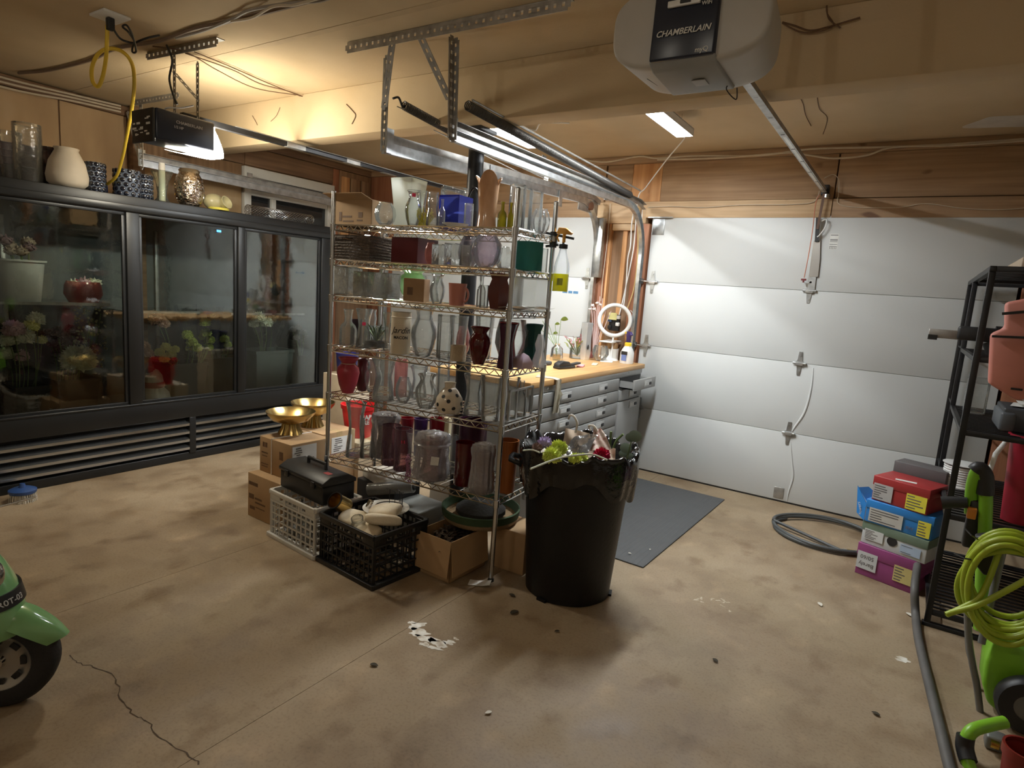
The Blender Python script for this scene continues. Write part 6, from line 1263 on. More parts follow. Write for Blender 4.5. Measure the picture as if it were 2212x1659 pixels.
for px, py in ((1280, 660), (1290, 655), (1297, 658), (1284, 668), (1275, 668)):
    q = MB(a0); bloom(q, gy(px, py, 4.80), .02, 14, .6, px, .5); q.build('dried_bloom', mat('pale_bloom', (.74, .66, .62), .7), at)
# ring light
c = gy(1328, 692, 4.83); n = (CAM-c); n.z *= .3; n.normalize(); x = V((-n.y, n.x, 0)).normalized(); y = n.cross(x); rg = thing('ring_light', 'white ring-shaped lamp standing on the bench', 'lamp', V((c.x, c.y, BT+.001))); o_ = rg.location.copy()
rr = .5*72*((c-CAM).dot(_f))/FPX-.012
MB(o_).tube([c+(x*math.cos(a)+y*math.sin(a))*rr for a in [2*PI*k/40 for k in range(40)]], .0165, 10, True).build('ring', M_wht, rg); MB(o_).cyl(c-y*rr if y.z > 0 else c+y*rr, V((c.x, c.y, BT+.02)), .008, 8).build('stand', M_wht, rg); MB(o_).lathe([(0, 0), (.06, 0), (.055, .012), (.01, .018), (0, .018)], 20, o_).build('base', M_wht, rg)
# power box with sticky note on the pillar
g = gy(1330, 697, 4.985); pb_ = thing('power_strip', 'dark power box with plugs screwed to the pillar between the doors', 'outlet', g)
MB().box((0, -.02, 0), (.09, .045, .14)).build('box', M_black, pb_, bevel=.004); MB().box((-.035, -.048, .03), (.035, .02, .05)).build('plug', mat('blue_plug', (.06, .10, .2), .4), pb_, bevel=.003); MB().box((.045, -.05, .05), (.03, .03, .03)).build('plug', M_wht, pb_, bevel=.004); MB().box((.04, -.05, -.01), (.03, .03, .03)).build('plug', M_wht, pb_, bevel=.004); MB().box((-.03, -.05, -.04), (.03, .03, .03)).build('plug', M_black, pb_, bevel=.004)
MB().box((-.005, -.064, .055), (.075, .002, .06)).build('sticky_note', mat('note_yellow', (.80, .76, .34), .7), pb_)
b, h, r = bp(1317, 752, 36, 776); wp = thing('white_pot', 'white hexagonal pot carrying a wood slice and white board', 'pot', b); vase_mesh(MB(), 'cube', r, h, 16, 8).build('pot', M_white, wp)
tag(MB().lathe([(0, 0), (r*.9, 0), (r*.95, .05), (0, .05)], 20, ripple=.03, lobes=5).build('wood_slice', wood('bark_slice', (.30, .17, .08), (.55, .36, .18), 'z'), None, b+V((0, 0, h+.001))), 'thick bark-edged wood slice on the white pot', 'wood slice')
tag(MB().box((0, 0, .007), (.12, .24, .012)).build('board', M_white, None, b+V((.0, -.01, h+.052)), R(5), bevel=.003), 'white board balanced on the wood slice', 'board')
b, h, r = bp(1297, 747, 36, 780); tag(vase_mesh(MB(), 'snifter', r, h).build('glass_bowl', G_clear, None, b), 'clear globe glass bowl on the bench before the white pot', 'bowl')
b, h, r = bp(1271, 758, 22, 772); tag(vase_mesh(MB(), 'cube', r, h, 4, 4).build('glass_vase', G_rose, None, b), 'pale pink square glass between the blooms and the globe bowl', 'vase')
b, h, r = bp(1338, 724, 24, 773); tag(vase_mesh(MB(), 'bottle', r, h).build('plastic_bottle', M_wht, None, b), 'plain white bottle behind the purple-headed spray bottle', 'bottle')
b, h, r = bp(1355, 742, 30, 785); sp2 = thing('spray_bottle', 'white spray bottle with purple and yellow trigger on the bench', 'bottle', b, R(-30)); h -= .02
MB().lathe([(0, 0), (r*.97, 0), (r, .008), (r*.97, h*.62), (r*.75, h*.82), (r*.45, h)], 24).build('body', M_wht, sp2); MB().lathe([(r*.44, h), (r*.5, h), (r*.5, h+.022), (r*.3, h+.03)], 18).build('collar', mat('yellow_plastic', (.85, .62, .04), .4), sp2); q = MB(); z1 = h+.03
q.prism([(-.02, -.012, z1), (.018, -.012, z1), (.02, -.012, z1+.05), (.045, -.012, z1+.062), (.02, -.012, z1+.088), (-.022, -.012, z1+.088)], (0, 0, 0), (0, .024, 0)); q.build('spray_head', mat('purple_plastic', (.06, .035, .16), .4), sp2, bevel=.004); q = MB(); q.box((-.03, 0, z1+.075), (.04, .014, .014)); q.tube([(-.02, 0, z1+.06), (-.035, 0, z1+.035), (-.028, 0, z1+.01)], .005, 6); q.build('trigger', MATS['yellow_plastic'], sp2)
MB().box((r*.42, -r*.86, h*.6), (r*1.0, .004, .028), (0, 0, R(18))).build('label_print', M_black, sp2); MB().box((r*.42, -r*.88, h*.33), (r*.8, .004, .05), (0, 0, R(18))).build('label_print', mat('label_blue', (.15, .22, .5), .5), sp2)
for px, py, nm, lb_, m, d_ in ((1262, 793, 'scissors', 'pink handled scissors lying on the worktop', mat('pink_plastic', (.75, .35, .36), .5), (.05, .12, .012)), (1292, 789, 'notepad', 'slim cream notepad lying beside the scissors', mat('cream_paper', (.75, .68, .5), .6), (.04, .14, .008)), (1318, 782, 'folded_paper', 'folded white papers near the globe bowl', M_white, (.1, .16, .006))):
    o = MB().box((0, 0, d_[2]/2), d_).build(nm, m, None, gz(px, py, BT)+V((-.03, 0, .001)), R(20), bevel=.002); tag(o, lb_, nm.replace('_', ' '))
sj = [o for o in COL.objects if o.name == 'scissors'][0]
# ================================================================ on top of the cooler
def ct(px, pt, w_, x=-4.66): return place(px, pt, (x, 0, 0), (1, 0, 0), CT+.001, w_)
b, h, r = ct(60, 268, 52, -4.72); tag(vase_mesh(MB(), 'cyl', r, h, 28, lobes=10, ripple=.02).build('glass_vase', G_rib, None, b), 'tall clear cut-glass cylinder on the cooler top', 'vase')
b, h, r = ct(22, 285, 46, -4.85); tag(vase_mesh(MB(), 'flare', r, h).build('glass_vase', G_clear, None, b), 'clear flared vase on the cooler top behind the cut-glass cylinder', 'vase')
b, h, r = ct(108, 320, 50, -4.8); tag(vase_mesh(MB(), 'pot', r, h).build('glass_pot', glass('smoke_glass', (.25, .2, .22), .5, haze=.15, hazecol=(.1, .07, .09)), None, b), 'dark smoked glass pot beside the cream pot', 'pot')
M_tray = mat('mauve_tray', (.16, .11, .12), .35, var=.15); b, h, r = ct(135, 330, 90, -4.98)
tag(MB().bb((-.10, -.22, 0), (.10, .22, .12)).build('foam_block', mat('foam_dark', (.10, .075, .08), .8), None, (-5.04, 1.66, CT+.001), 0, bevel=.01), 'dark block under the stacked mauve trays', 'block')
for k in range(3): 
    t = thing('flower_tray', ('lowest mauve plastic tray in the stack on the cooler', 'middle mauve plastic tray in the stack on the cooler', 'topmost mauve plastic tray in the stack on the cooler')[k], 'tray', (-5.04, 1.66, CT+.123+k*.042), R(3*k-3), 'mauve trays'); MB().lathe([(0, 0), (.17, 0), (.18, .036), (.2, .038), (.2, .041), (.175, .04), (.165, .006), (0, .006)], 8, sq=0).build('body', M_tray, t)
    MB().lathe([(.199, .037), (.204, .037), (.204, .0415), (.199, .0415)], 8).build('rim', M_tray, t)
b, h, r = ct(145, 320, 78, -4.61); tag(MB().lathe([(0, 0), (r*.7, 0), (r*.95, h*.12), (r*1.0, h*.3), (r*.85, h*.65), (r*.55, h*.93), (r*.6, h), (r*.52, h*.98), (r*.5, h*.9), (0, h*.2)], 36).build('cream_pot', mat('cream_clay', (.60, .53, .42), .7, var=.04), None, b), 'round matte cream clay pot on the cooler edge', 'pot')
M_nav = mat('navy_glaze', (.012, .016, .04), .12, coat=.5); M_navb = mat('navy_hobnail', (.13, .16, .22), .15, coat=.5)
def hob(px, pt, w_, x, label):
    b, h, r = ct(px, pt, w_, x); t = thing('hobnail_planter', label, 'planter', b); MB().lathe([(0, 0), (r*.92, 0), (r*.98, .008), (r, h*.97), (r*.97, h), (r*.9, h*.97), (r*.85, .02), (0, .02)], 32).build('body', M_navb, t)
    n = 12; rows = max(3, int(h/.029)); me = MB().ball((0, 0, 0), .0148, 12, 7, (.35, 1, 1)).mesh('boss', mat('boss_dark', (.008, .01, .02), .08, coat=.8))
    for j in range(rows):
        for k in range(n):
            a = 2*PI*(k+.5*(j % 2))/n; z = h*(j+.55)/rows; piece('boss', me, t, (r*1.0*math.cos(a), r*1.0*math.sin(a), z), (0, 0, a))
hob(206, 352, 38, -4.60, 'navy hobnail planter beside the cream clay pot'); hob(275, 368, 52, -4.60, 'navy hobnail planter beside the yellow cord'); hob(312, 378, 32, -4.60, 'smaller navy hobnail planter next to the green glass')
tag(MB().box((0, 0, .03), (.08, .13, .06)).build('dark_tin', M_nav, None, (-4.66, 1.99, CT+.001), 0, bevel=.006), 'dark blue tin between the hobnail planters', 'tin')
b, h, r = ct(350, 370, 44, -4.62); gv = thing('glass_vase', 'greenish flared diamond glass holding a white tube on the cooler top', 'vase', b); vase_mesh(MB(), 'trumpet', r, h, 36, lobes=12, ripple=.03).build('glass', glass('greenish', (.78, .84, .72), .45, haze=.08, bump=.5, bs=50), gv)
b, h, r = ct(350, 352, 13, -4.62); tag(MB().lathe([(0, .0), (r, 0), (r, h*.93), (r*.9, h*.94), (r*.9, h), (0, h)], 18).build('pillar_candle', M_white, None, b+V((.0, .0, .0))), 'tall white candle standing in the flared diamond glass', 'candle')
b, h, r = ct(409, 366, 58, -4.60)
mv = thing('mercury_vase', 'silver mosaic mercury-glass vase on the cooler top', 'vase', b)
MB().lathe([(0, 0), (r*.6, 0), (r*.9, h*.2), (r, h*.45), (r*.9, h*.75), (r*.66, h*.9)], 40).build('body', mat('mercury', (.55, .48, .42), .08, 1., var=.3, vs=40, bump=1., bs=55), mv); MB().lathe([(r*.66, h*.9), (r*.72, h*.96), (r*.62, h), (r*.58, h*.95)], 40).build('rim', mat('bronze_rim', (.32, .25, .16), .3, .7), mv)
me = MB().box((0, 0, 0), (.004, .011, .011)).mesh('facet', mat('mirror_chip', (.75, .68, .62), .05, 1.)); rnd = random.Random(1)
for j in range(9):
    for k in range(16):
        z = h*(.12+.75*j/9); t = z/h; rr = r*(.6+.4*math.sin(min(1, t/.45)*PI/2)) if t < .45 else r*(1-.3*((t-.45)/.45)**1.6); a = 2*PI*(k+.5*(j % 2))/16
        piece('facet', me, mv, (rr*math.cos(a), rr*math.sin(a), z), (rnd.uniform(-.4, .4), rnd.uniform(-.4, .4), a+rnd.uniform(-.4, .4)))
lv = thing('round_vase', 'pale olive round vase lying on its side with its mouth showing', 'vase', gx(462, 425, -4.60)); lv.location.z = CT+.062; M_olv = mat('pale_olive', (.42, .38, .22), .35, var=.05)
MB().ball((0, 0, 0), .061, 24, 14, (1.05, 1.3, 1)).build('body', M_olv, lv); MB().lathe([(.036, 0), (.042, .035), (.05, .04), (.044, .042), (.026, .01), (0, .01)], 24, (.035, .055, -.008), Euler((R(-12), R(66), 0)).to_matrix()).build('mouth', M_olv, lv)
tag(MB().lathe([(0, 0), (.07, 0), (.075, .012), (.07, .016), (.066, .008), (0, .006)], 32).build('shallow_dish', mat('yellow_lid', (.78, .70, .12), .4), None, gx(470, 442, -4.56)*1), 'bright yellow shallow dish under the round olive vase', 'dish')
o = COL.objects[-1]
for o in COL.objects:
    if o.name == 'shallow_dish': o.location.z = CT+.001; o.location.x = -4.545
# wire mesh roll
wmr = thing('wire_mesh_roll', 'roll of galvanised chicken wire lying on the cooler top', 'roll', (-4.62, 3.35, CT+.045))
ya, yb_ = 3.08-3.35, 3.70-3.35; q = MB()
for k in range(13):
    for sgn in (-1, 1):
        pts = [(.042*math.cos(sgn*t*11+k*.4833), ya+(yb_-ya)*t, .042*math.sin(sgn*t*11+k*.4833)) for t in [j/34 for j in range(35)]]; q.tube(pts, .0016, 4)
q.build('mesh', M_steel, wmr)
for y in (ya, yb_):
    for rr in (.042, .03, .018): MB().tube([(rr*math.cos(a), y, rr*math.sin(a)) for a in [2*PI*k/20 for k in range(20)]], .002, 5, True).build('end_coil', M_steel, wmr)
# round brush on the floor
g = gz(50, 1082); br = thing('round_brush', 'round blue-backed floor brush with white bristles by the cooler', 'brush', g)
MB().lathe([(0, .052), (.066, .052), (.07, .058), (.07, .072), (.05, .082), (.02, .086), (.012, .11), (0, .11)], 30).build('back', mat('blue_plastic', (.025, .07, .22), .4), br)
q = MB(); rnd = random.Random(3)
for k in range(160): 
    a = k*2.4; rr = .062*math.sqrt((k+.5)/160); q.tube([(rr*math.cos(a), rr*math.sin(a), .053), (rr*1.15*math.cos(a), rr*1.15*math.sin(a), .0)], .002, 4)
stuff(q.build('bristles', mat('bristle', (.66, .62, .54), .7), br))

# ================================================================ black rack on the right
RX0, RX1, RY0, RY1, RYM = .25, 1.15, 3.50, 4.90, 4.48
RT = 1.725; rk = thing('metal_rack', 'black square-tube metal rack of tools before the garage door', 'rack', (RX0, RY0, 0)); orr = (RX0, RY0, 0)
def rb_(name, lo, hi, m=M_blackm, par=None): return MB(orr).bb(lo, hi).build(name, m, par or rk, bevel=.002)
for x in (RX0, RX1):
    for y in (RY0, RYM, RY1): rb_('post', (x-.013, y-.013, 0), (x+.013, y+.013, RT-.026))
for x in (RX0, RX1): rb_('top_rail', (x-.013, RY0-.013, RT-.026), (x+.013, RY1+.013, RT))
for y in (RY0, RYM, RY1): rb_('top_rail', (RX0+.013, y-.013, RT-.026), (RX1-.013, y+.013, RT))
RS = [.085, .571, .977, 1.318, RT]
for i, z in enumerate(RS[:4]):
    s = rb_('shelf_frame', (RX0+.013, RY0-.012, z-.024), (RX1-.013, RY0+.012, z)); rb_('shelf_frame', (RX0+.013, RYM-.012, z-.024), (RX1-.013, RYM+.012, z))
    for x in (RX0, RX1): rb_('shelf_frame', (x-.011, RY0+.013, z-.022), (x+.011, RYM-.013, z)); rb_('thin_rail', (x-.005, RYM+.013, z-.01), (x+.005, RY1-.013, z))
    me = MB().bb((RX0+.013, -.005, -.008), (RX1-.013, .005, 0)).mesh('slat', M_blackm)
    for k in range(1, 20): y = RY0+(RYM-RY0)*k/20; piece('slat', me, rk, (-RX0, y-RY0, z))
me = MB().bb((RX0+.013, -.012, -.008), (RX1-.013, .012, 0)).mesh('slat', M_blackm)
for k in range(1, 16): y = RY0+(RY1-RY0)*k/16; piece('slat', me, rk, (-RX0, y-RY0, RT-.002))
for y in (RY0, RYM): rb_('foot_bar', (RX0-.02, y-.015, .0), (RX1, y+.015, .02))
# things on the rack
tag(MB().bb((-.30, -.30, 0), (.30, .30, .055)).build('flat_board', mat('beige_foam', (.42, .33, .24), .7), None, (.66, 3.95, RT+.001), 0, bevel=.004), 'thick beige board lying on top of the black rack', 'board')
tag(MB().bb((-.05, -.10, 0), (.05, .10, .03)).build('small_box', mat('dark_red_box', (.09, .03, .025), .6), None, (.315, 4.62, RT+.001), 0, bevel=.003), 'small dark red box at the rear corner of the rack top', 'box')
b = V((.50, 3.95, RT+.057)); fa = thing('glass_ornament', 'clear bent glass tube ornament on the beige board', 'ornament', b); MB().tube(smooth_path([(-.02, 0, .01), (0, 0, .07), (.03, 0, .11), (.06, 0, .12), (.062, 0, .08)], 5), .008, 8).build('tube', G_clear, fa); MB().ball((-.03, .0, .018), .017, 10, 6).build('foot', G_clear, fa)
def rackp(px, pt, w_, y, z): return place(px, pt, (0, y, 0), (0, 1, 0), z+.001, w_)
b, h, r = rackp(2120, 690, 60, 3.85, RS[3]); dr = thing('nail_gun', 'dark pneumatic nail gun lying on the rack shelf', 'tool', b)
q = MB(); q.bb((-.10, -.03, .06), (.11, .03, .13)); q.build('body', M_black, dr, bevel=.012); MB().cyl((.05, 0, .10), (.14, 0, .10), .042, 16).build('motor_cap', M_blackm, dr); MB().tube([(.03, 0, .06), (.06, 0, .0)], .026, 10).build('handle', M_black, dr); MB().bb((-.22, -.015, .06), (-.08, .015, .105)).build('barrel', M_galvd, dr, bevel=.004); MB().bb((-.22, -.02, .05), (-.18, .02, .075)).build('nose', M_black, dr)
for k in range(3): MB().tube([(.06, -.035, .10-.03*k), (.2, -.05, .12-.04*k)], .006, 6).build('hose', M_black, dr)
b = V((.40, 3.64, RS[3]+.001)); tag(MB().bb((-.03, -.04, 0), (.12, .04, .035)).build('charger', mat('dark_pink_case', (.12, .05, .06), .5), None, b, 0, bevel=.006), 'low dark case with pinkish end on the rack shelf', 'case')
tag(MB().lathe([(0, 0), (.012, 0), (.014, .03), (0, .035)], 12, M=Euler((0, R(90), 0)).to_matrix()).build('pink_stopper', mat('pale_pink', (.72, .45, .42), .5), None, (.33, 3.64, RS[3]+.016)), 'small pale pink stopper beside the low dark case', 'stopper')
# pink bag hung from the rack
g = gy(2190, 740, 3.44); pk = thing('pink_bag', 'large salmon pink plastic jug hung on the front of the rack', 'bag', g)
q = MB(); q.prism([(-.055, 0, .17), (.10, 0, .22), (.2, 0, .2), (.2, 0, -.2), (.05, 0, -.25), (-.06, 0, -.19), (-.085, 0, .03), (-.04, 0, .06)], (0, 0, 0), (0, .05, 0)); q.build('body', mat('salmon_plastic', (.62, .24, .19), .5, var=.05), pk, bevel=.014); MB().bar((-.06, -.01, .12), (.15, -.01, .16), .012, .012).build('strap', M_black, pk); MB().bar((-.08, -.01, .02), (.15, -.01, .03), .01, .01).build('strap', M_black, pk); MB().cyl((.02, -.004, -.2), (.06, -.004, -.2), .005, 6).build('slot', M_black, pk); MB().bb((.09, -.05, -.05), (.16, .0, .10)).build('buckle', M_black, pk, bevel=.008)
b, h, r = rackp(2155, 868, 90, 3.72, RS[2]); bx_ = thing('drawer_box', 'dark box with loose papers on the rack shelf', 'box', (.62, 3.80, RS[2]+.001)); MB().bb((-.22, -.15, 0), (.25, .15, .11)).build('body', mat('charcoal_box', (.04, .042, .046), .5), bx_, bevel=.008); MB().bb((-.23, -.16, .0), (-.17, .15, .09)).build('front', mat('slate_front', (.10, .11, .12), .5), bx_, bevel=.012)
for k in range(5): tag(MB().grid(lambda u, v, k=k: V((-.14+.26*u, -.09+.18*v, .004*k+.006*math.sin(u*4+k)*u)), 6, 4).solid(.001).build('paper_sheet', M_white, None, (.58+.02*k, 3.78, RS[2]+.118+.009*k), R(8*k-10)), ('bottom loose paper on the dark rack box', 'second loose paper on the dark rack box', 'third loose paper on the dark rack box', 'fourth loose paper on the dark rack box', 'uppermost loose paper on the dark rack box')[k], 'paper', 'loose papers')
b = V((.33, 4.2, RS[2]+.001)); tag(MB().bb((-.05, -.05, 0), (.05, .05, .2)).build('clear_jug', G_clear, None, b, 0, bevel=.01), 'clear square plastic jug at the side of the rack', 'jug')
g = gy(2165, 845, 4.3); tag(MB().bb((-.05, -.03, -.05), (.06, .03, .09)).build('clamp_tool', M_black, None, V((.62, 4.2, RS[2]+.052)), 0, bevel=.01), 'black clamp tool behind the dark rack box', 'tool')
tag(MB().bb((-.05, -.04, 0), (.08, .04, .12)).build('battery_pack', M_black, None, (.80, 4.1, RS[3]+.001), 0, bevel=.012), 'black battery pack at the back of the rack shelf', 'battery')
# cord spool, red bucket, on the low shelf
b, h, r = rackp(2078, 1002, 68, 4.15, RS[1]); cs = thing('cord_spool', 'spool of white ribbed cord on the rack shelf', 'spool', b, 0)
for k in range(9): MB().tube([(r*.95*math.cos(a), r*.95*math.sin(a), h*.06+k*h*.1) for a in [2*PI*j/28 for j in range(28)]], h*.055, 8, True).build('cord_turn', M_wht, cs)
MB().lathe([(0, h*.97), (r*.5, h*.98), (r*1.1, h*.97), (r*1.12, h), (r*.5, h*1.02), (0, h*1.01)], 28).build('flange', M_wht, cs); MB().lathe([(0, 0), (r*1.1, 0), (r*1.1, .006), (0, .006)], 28).build('flange', M_wht, cs); MB().lathe([(0, .006), (r*.8, .006), (r*.8, h*.97)], 24).build('core', M_black, cs)
b, h, r = rackp(2205, 940, 84, 3.62, RS[1]); rb2 = thing('red_bucket', 'dark red plastic bucket on the rack below the loose papers', 'bucket', b+V((.02, 0, 0)), 0); M_rb = mat('crimson_plastic', (.32, .012, .03), .4, var=.08); MB().lathe([(0, 0), (r*.72, 0), (r*.95, h*.97), (r*.88, h*.97), (r*.66, .01), (0, .01)], 32).build('body', M_rb, rb2); MB().lathe([(r*.93, h*.93), (r*1.06, h*.94), (r*1.06, h), (r*.95, h)], 32).build('rim', M_rb, rb2)
MB().tube([(-r*1.0, -.02, h*.95), (-r*1.45, -.05, h*.75), (-r*1.6, -.05, h*.45), (-r*1.5, -.04, h*.1)], .011, 8).build('bail', M_wht, rb2)

# ================================================================ stack of flower boxes
A0, A1 = V((-.085, 3.93, 0)), V((.185, 3.835, 0)); ux = (A1-A0).normalized(); rz = math.atan2(ux.y, ux.x); ctr = (A0+A1)/2 + V((-ux.y, ux.x, 0))*.12
def fbox(name, label, z, L, W, H, m, dx=0, dy=0, dr=0., lidm=None):
    t = thing(name, label, 'box', ctr+ux*dx+V((-ux.y, ux.x, 0))*dy+V((0, 0, z)), rz+dr); MB().bb((-L/2, -W/2, 0), (L/2, W/2, H*.8)).build('body', m, t, bevel=.003); MB().bb((-L/2-.004, -W/2-.004, H*.62), (L/2+.004, W/2+.004, H)).build('lid', lidm or m, t, bevel=.003); return t
M_pur = mat('purple_card', (.27, .055, .18), .45, var=.08); M_blu = mat('blue_card', (.03, .22, .60), .4, var=.06); M_redc = mat('red_card', (.36, .03, .03), .45, var=.06); M_gr = mat('grey_card', (.11, .10, .10), .6); M_whc = mat('white_card', (.55, .57, .58), .55, var=.06); M_ylb = mat('yellow_label_paper', (.72, .64, .06), .5)
def fl_label(t, x, z, w_, h_, y, m, lines=4, seed=0, txt=None, up=1, size=.03):
    l = MB().box((x, y-.0012, z), (w_, .0012, h_)).build('label_sheet', m, t); rnd = random.Random(seed)
    if txt:
        for k, tx in enumerate(txt): lettering(tx, size, MATS['label_ink'], l, face_M((x, y-.0022, z+(h_*.22 if k == 0 else -h_*.22)*up), (up, 0, 0), (0, 0, up)), bold=.004)
    else:
        for k in range(lines): ww = w_*rnd.uniform(.3, .85); MB().box((x-w_*.45+ww/2, y-.0022, z+h_*(.36-.72*k/max(1, lines-1))), (ww, .0008, h_*.06)).build('print', MATS['label_ink'], l)
fb = fbox('flower_box', 'purple cardboard box with a handwritten label, lowest of the stack', .0, .31, .22, .185, M_pur); fl_label(fb, -.10, .09, .105, .10, -.114, M_whc, txt=['Barely', '50/60'], up=-1, size=.032); fl_label(fb, .09, .085, .10, .09, -.114, mat('tan_label', (.55, .46, .18), .6), 5, 4)
fb = fbox('flower_box', 'white and green cardboard box with a black hole, above the purple box', .1855, .33, .215, .13, M_whc, .015, .0, R(-2), mat('green_grey_card', (.16, .22, .16), .5)); MB().lathe([(0, .0), (.026, 0), (.026, .002), (0, .002)], 24, (-.005, -.1092, .062), Euler((R(90), 0, 0)).to_matrix()).build('hand_hole', M_black, fb); fl_label(fb, -.1, .06, .1, .06, -.1115, mat('pale_label', (.62, .63, .62), .5), 6, 7); fl_label(fb, .09, .045, .1, .05, -.1115, mat('pale_blue_label', (.38, .47, .6), .5), 2, 9)
fb = fbox('flower_box', 'bright blue cardboard box labelled BW, under the red box', .316, .33, .22, .13, M_blu, .015, .0, R(1)); fl_label(fb, -.06, .05, .17, .078, -.1145, mat('silver_label', (.55, .54, .50), .4), 5, 2); fl_label(fb, .128, .052, .06, .085, -.116, M_ylb, 5, 3); lettering('BW', .024, MATS['label_ink'], fb, face_M((.062, -.1165, .035), (1, 0, 0), (0, 0, 1)), bold=.01)
MB().add([(-.165, -.11, .11), (-.165, .06, .115), (-.225, .04, .16), (-.235, -.07, .17)], [(0, 1, 2, 3)]).solid(.003).build('open_flap', M_blu, fb); MB().add([(-.167, -.112, .10), (-.167, -.112, .0), (-.215, -.10, .03), (-.24, -.08, .18)], [(0, 1, 2, 3)]).solid(.003).build('open_flap', M_blu, fb)
lettering('flowers', .026, M_txt, fb, face_M((-.198, -.1085, .06), (-.3, -.1, 1), (-1, 0, -.3)), shear=.2)
fb = fbox('flower_box', 'red cardboard box with grey and yellow labels near the top of the stack', .4465, .28, .215, .14, M_redc, .01, -.0, R(-3)); fl_label(fb, -.085, .055, .10, .09, -.1115, mat('grey_label', (.46, .45, .44), .5), 6, 12); fl_label(fb, .085, .05, .10, .085, -.1115, M_ylb, 5, 14); MB().box((.0, -.06, .1412), (.10, .03, .001), (0, 0, .3)).build('paper_scrap', M_white, fb)
fbox('flower_box', 'dark grey cardboard box behind the red box', .447, .26, .12, .20, M_gr, .005, .186, R(-2))
closed_box('carton', 'grey carton standing behind the flower boxes against the garage door', tuple(ctr+V((-ux.y, ux.x, 0))*.19-ux*.03), rz, .23, .13, .446, mat('dim_carton', (.2, .18, .16), .7), False)

# ================================================================ hoses on the floor
hc = V((-.285, 4.45, 0)); ho = thing('air_hose', 'coiled grey rubber air hose with brass fitting on the floor', 'hose', hc); M_hose = mat('hose_rubber', (.075, .08, .08), .5, var=.1)
pts = []
for k in range(0, 64): a = PI*.85+2*PI*k/30; pts.append((.33*math.cos(a)*(1+.04*math.sin(a*2+k*.03)), .30*math.sin(a)+.01*math.sin(k*.6), .013+.0245*(k/64)*(1 if k < 60 else 1)))
MB().tube(smooth_path(pts, 3), .0125, 8).build('rubber_coil', M_hose, ho)
g = gz(1818, 1190, .014)-hc; MB().tube([V(pts[-1]), V(pts[-1]).lerp(g, .5)+V((0, 0, .0)), g], .011, 8).build('rubber_end', M_hose, ho); u_ = V((.9, .2, 0)).normalized(); M_brass = mat('brass', (.66, .46, .10), .25, 1.)
MB().cyl(g, g+u_*.03, .016, 6).build('fitting', M_steel, ho); MB().cyl(g+u_*.03, g+u_*.075, .02, 6).build('fitting', M_brass, ho); MB().cyl(g+u_*.075, g+u_*.14, .012, 10).build('fitting', M_brass, ho)
cord('vacuum_hose', 'long dark grey hose trailing along the floor beside the rack', 'hose', [gz(1982, 1235, .19)+V((0, .1, 0)), gz(1976, 1270, .14), gz(1978, 1330, .03), gz(1985, 1385, .019), gz(2005, 1470, .019), gz(2030, 1570, .019), gz(2052, 1660, .019), gz(2085, 1760, .019)], .0185, mat('hose_grey', (.10, .095, .088), .55, var=.15), None, 10, 8)

# ================================================================ green pressure washer
wy_ = 2.86
def W_(px, py, y=wy_): return gy(px, py, y)
g0 = W_(2135, 1500); pw = thing('pressure_washer', 'lime green pressure washer with tubular frame and hose hook', 'pressure washer', V((.58, 2.90, 0))); ow = pw.location.copy()
M_lime = mat('lime_plastic', (.22, .50, .03), .35, var=.06); M_frame = mat('frame_grey', (.20, .20, .19), .4, .4)
MB(ow).tube(smooth_path([W_(2118, 1360, 3.0), W_(2122, 1250, 3.0), W_(2128, 1120, 3.0), W_(2128, 1055, 3.0), W_(2118, 1020, 3.0), W_(2108, 1025, 3.0), W_(2100, 1060, 3.02), W_(2098, 1110, 3.02)], 6), .024, 12).build('handle_tube', M_lime, pw)
MB(ow).tube(smooth_path([W_(2128, 1068, 3.0), W_(2128, 1030, 3.0), W_(2116, 1012, 3.0), W_(2106, 1018, 3.0)], 5), .029, 12).build('grip', M_black, pw); MB(ow).tube([W_(2034, 1086, 3.0), W_(2060, 1085, 3.0), W_(2090, 1086, 3.0)], [.026, .024, .022], 12).build('spray_grip', M_black, pw); MB(ow).box(W_(2102, 1130, 3.02), (.05, .05, .2)).build('gun_holder', M_black, pw, bevel=.01); MB(ow).box(W_(2099, 1108, 2.99), (.03, .03, .045)).build('orange_catch', mat('orange_plastic', (.7, .26, .04), .4), pw, bevel=.004)
for y, dx in ((2.84, 0), (3.02, 20)): MB(ow).tube(smooth_path([W_(2088, 1250+dx, y), W_(2092, 1370+dx, y), W_(2100, 1430, y), W_(2110, 1480, y), W_(2118, 1545, y)], 5), .012, 8).build('frame_leg', M_frame, pw)
MB(ow).tube([W_(2120, 1390), W_(2175, 1150, 2.95)], .013, 8).build('frame_leg', M_frame, pw); MB(ow).tube([W_(2130, 1180, 2.95), W_(2220, 1200, 2.95)], .012, 8).build('cross_bar', M_frame, pw)
q = MB(ow); pl = [W_(*p) for p in ((2156, 1368), (2192, 1395), (2230, 1420), (2230, 1540), (2190, 1568), (2165, 1548), (2132, 1520), (2122, 1480), (2128, 1430))]; q.prism(pl, (0, 0, 0), (0, .16, 0)); q.build('body_shell', M_lime, pw, bevel=.015)
wc_ = V((.545, 2.80, .105)); MB(ow).lathe([(.05, -.03), (.095, -.032), (.105, -.02), (.105, .02), (.095, .032), (.05, .03)], 30, wc_, Euler((R(90), 0, 0)).to_matrix()).build('tyre', M_black, pw); MB(ow).lathe([(0, -.02), (.052, -.025), (.052, .025), (0, .02)], 20, wc_, Euler((R(90), 0, 0)).to_matrix()).build('hub', M_frame, pw); MB(ow).cyl(wc_, wc_+V((.4, 0, 0)), .008, 8).build('axle', M_frame, pw)
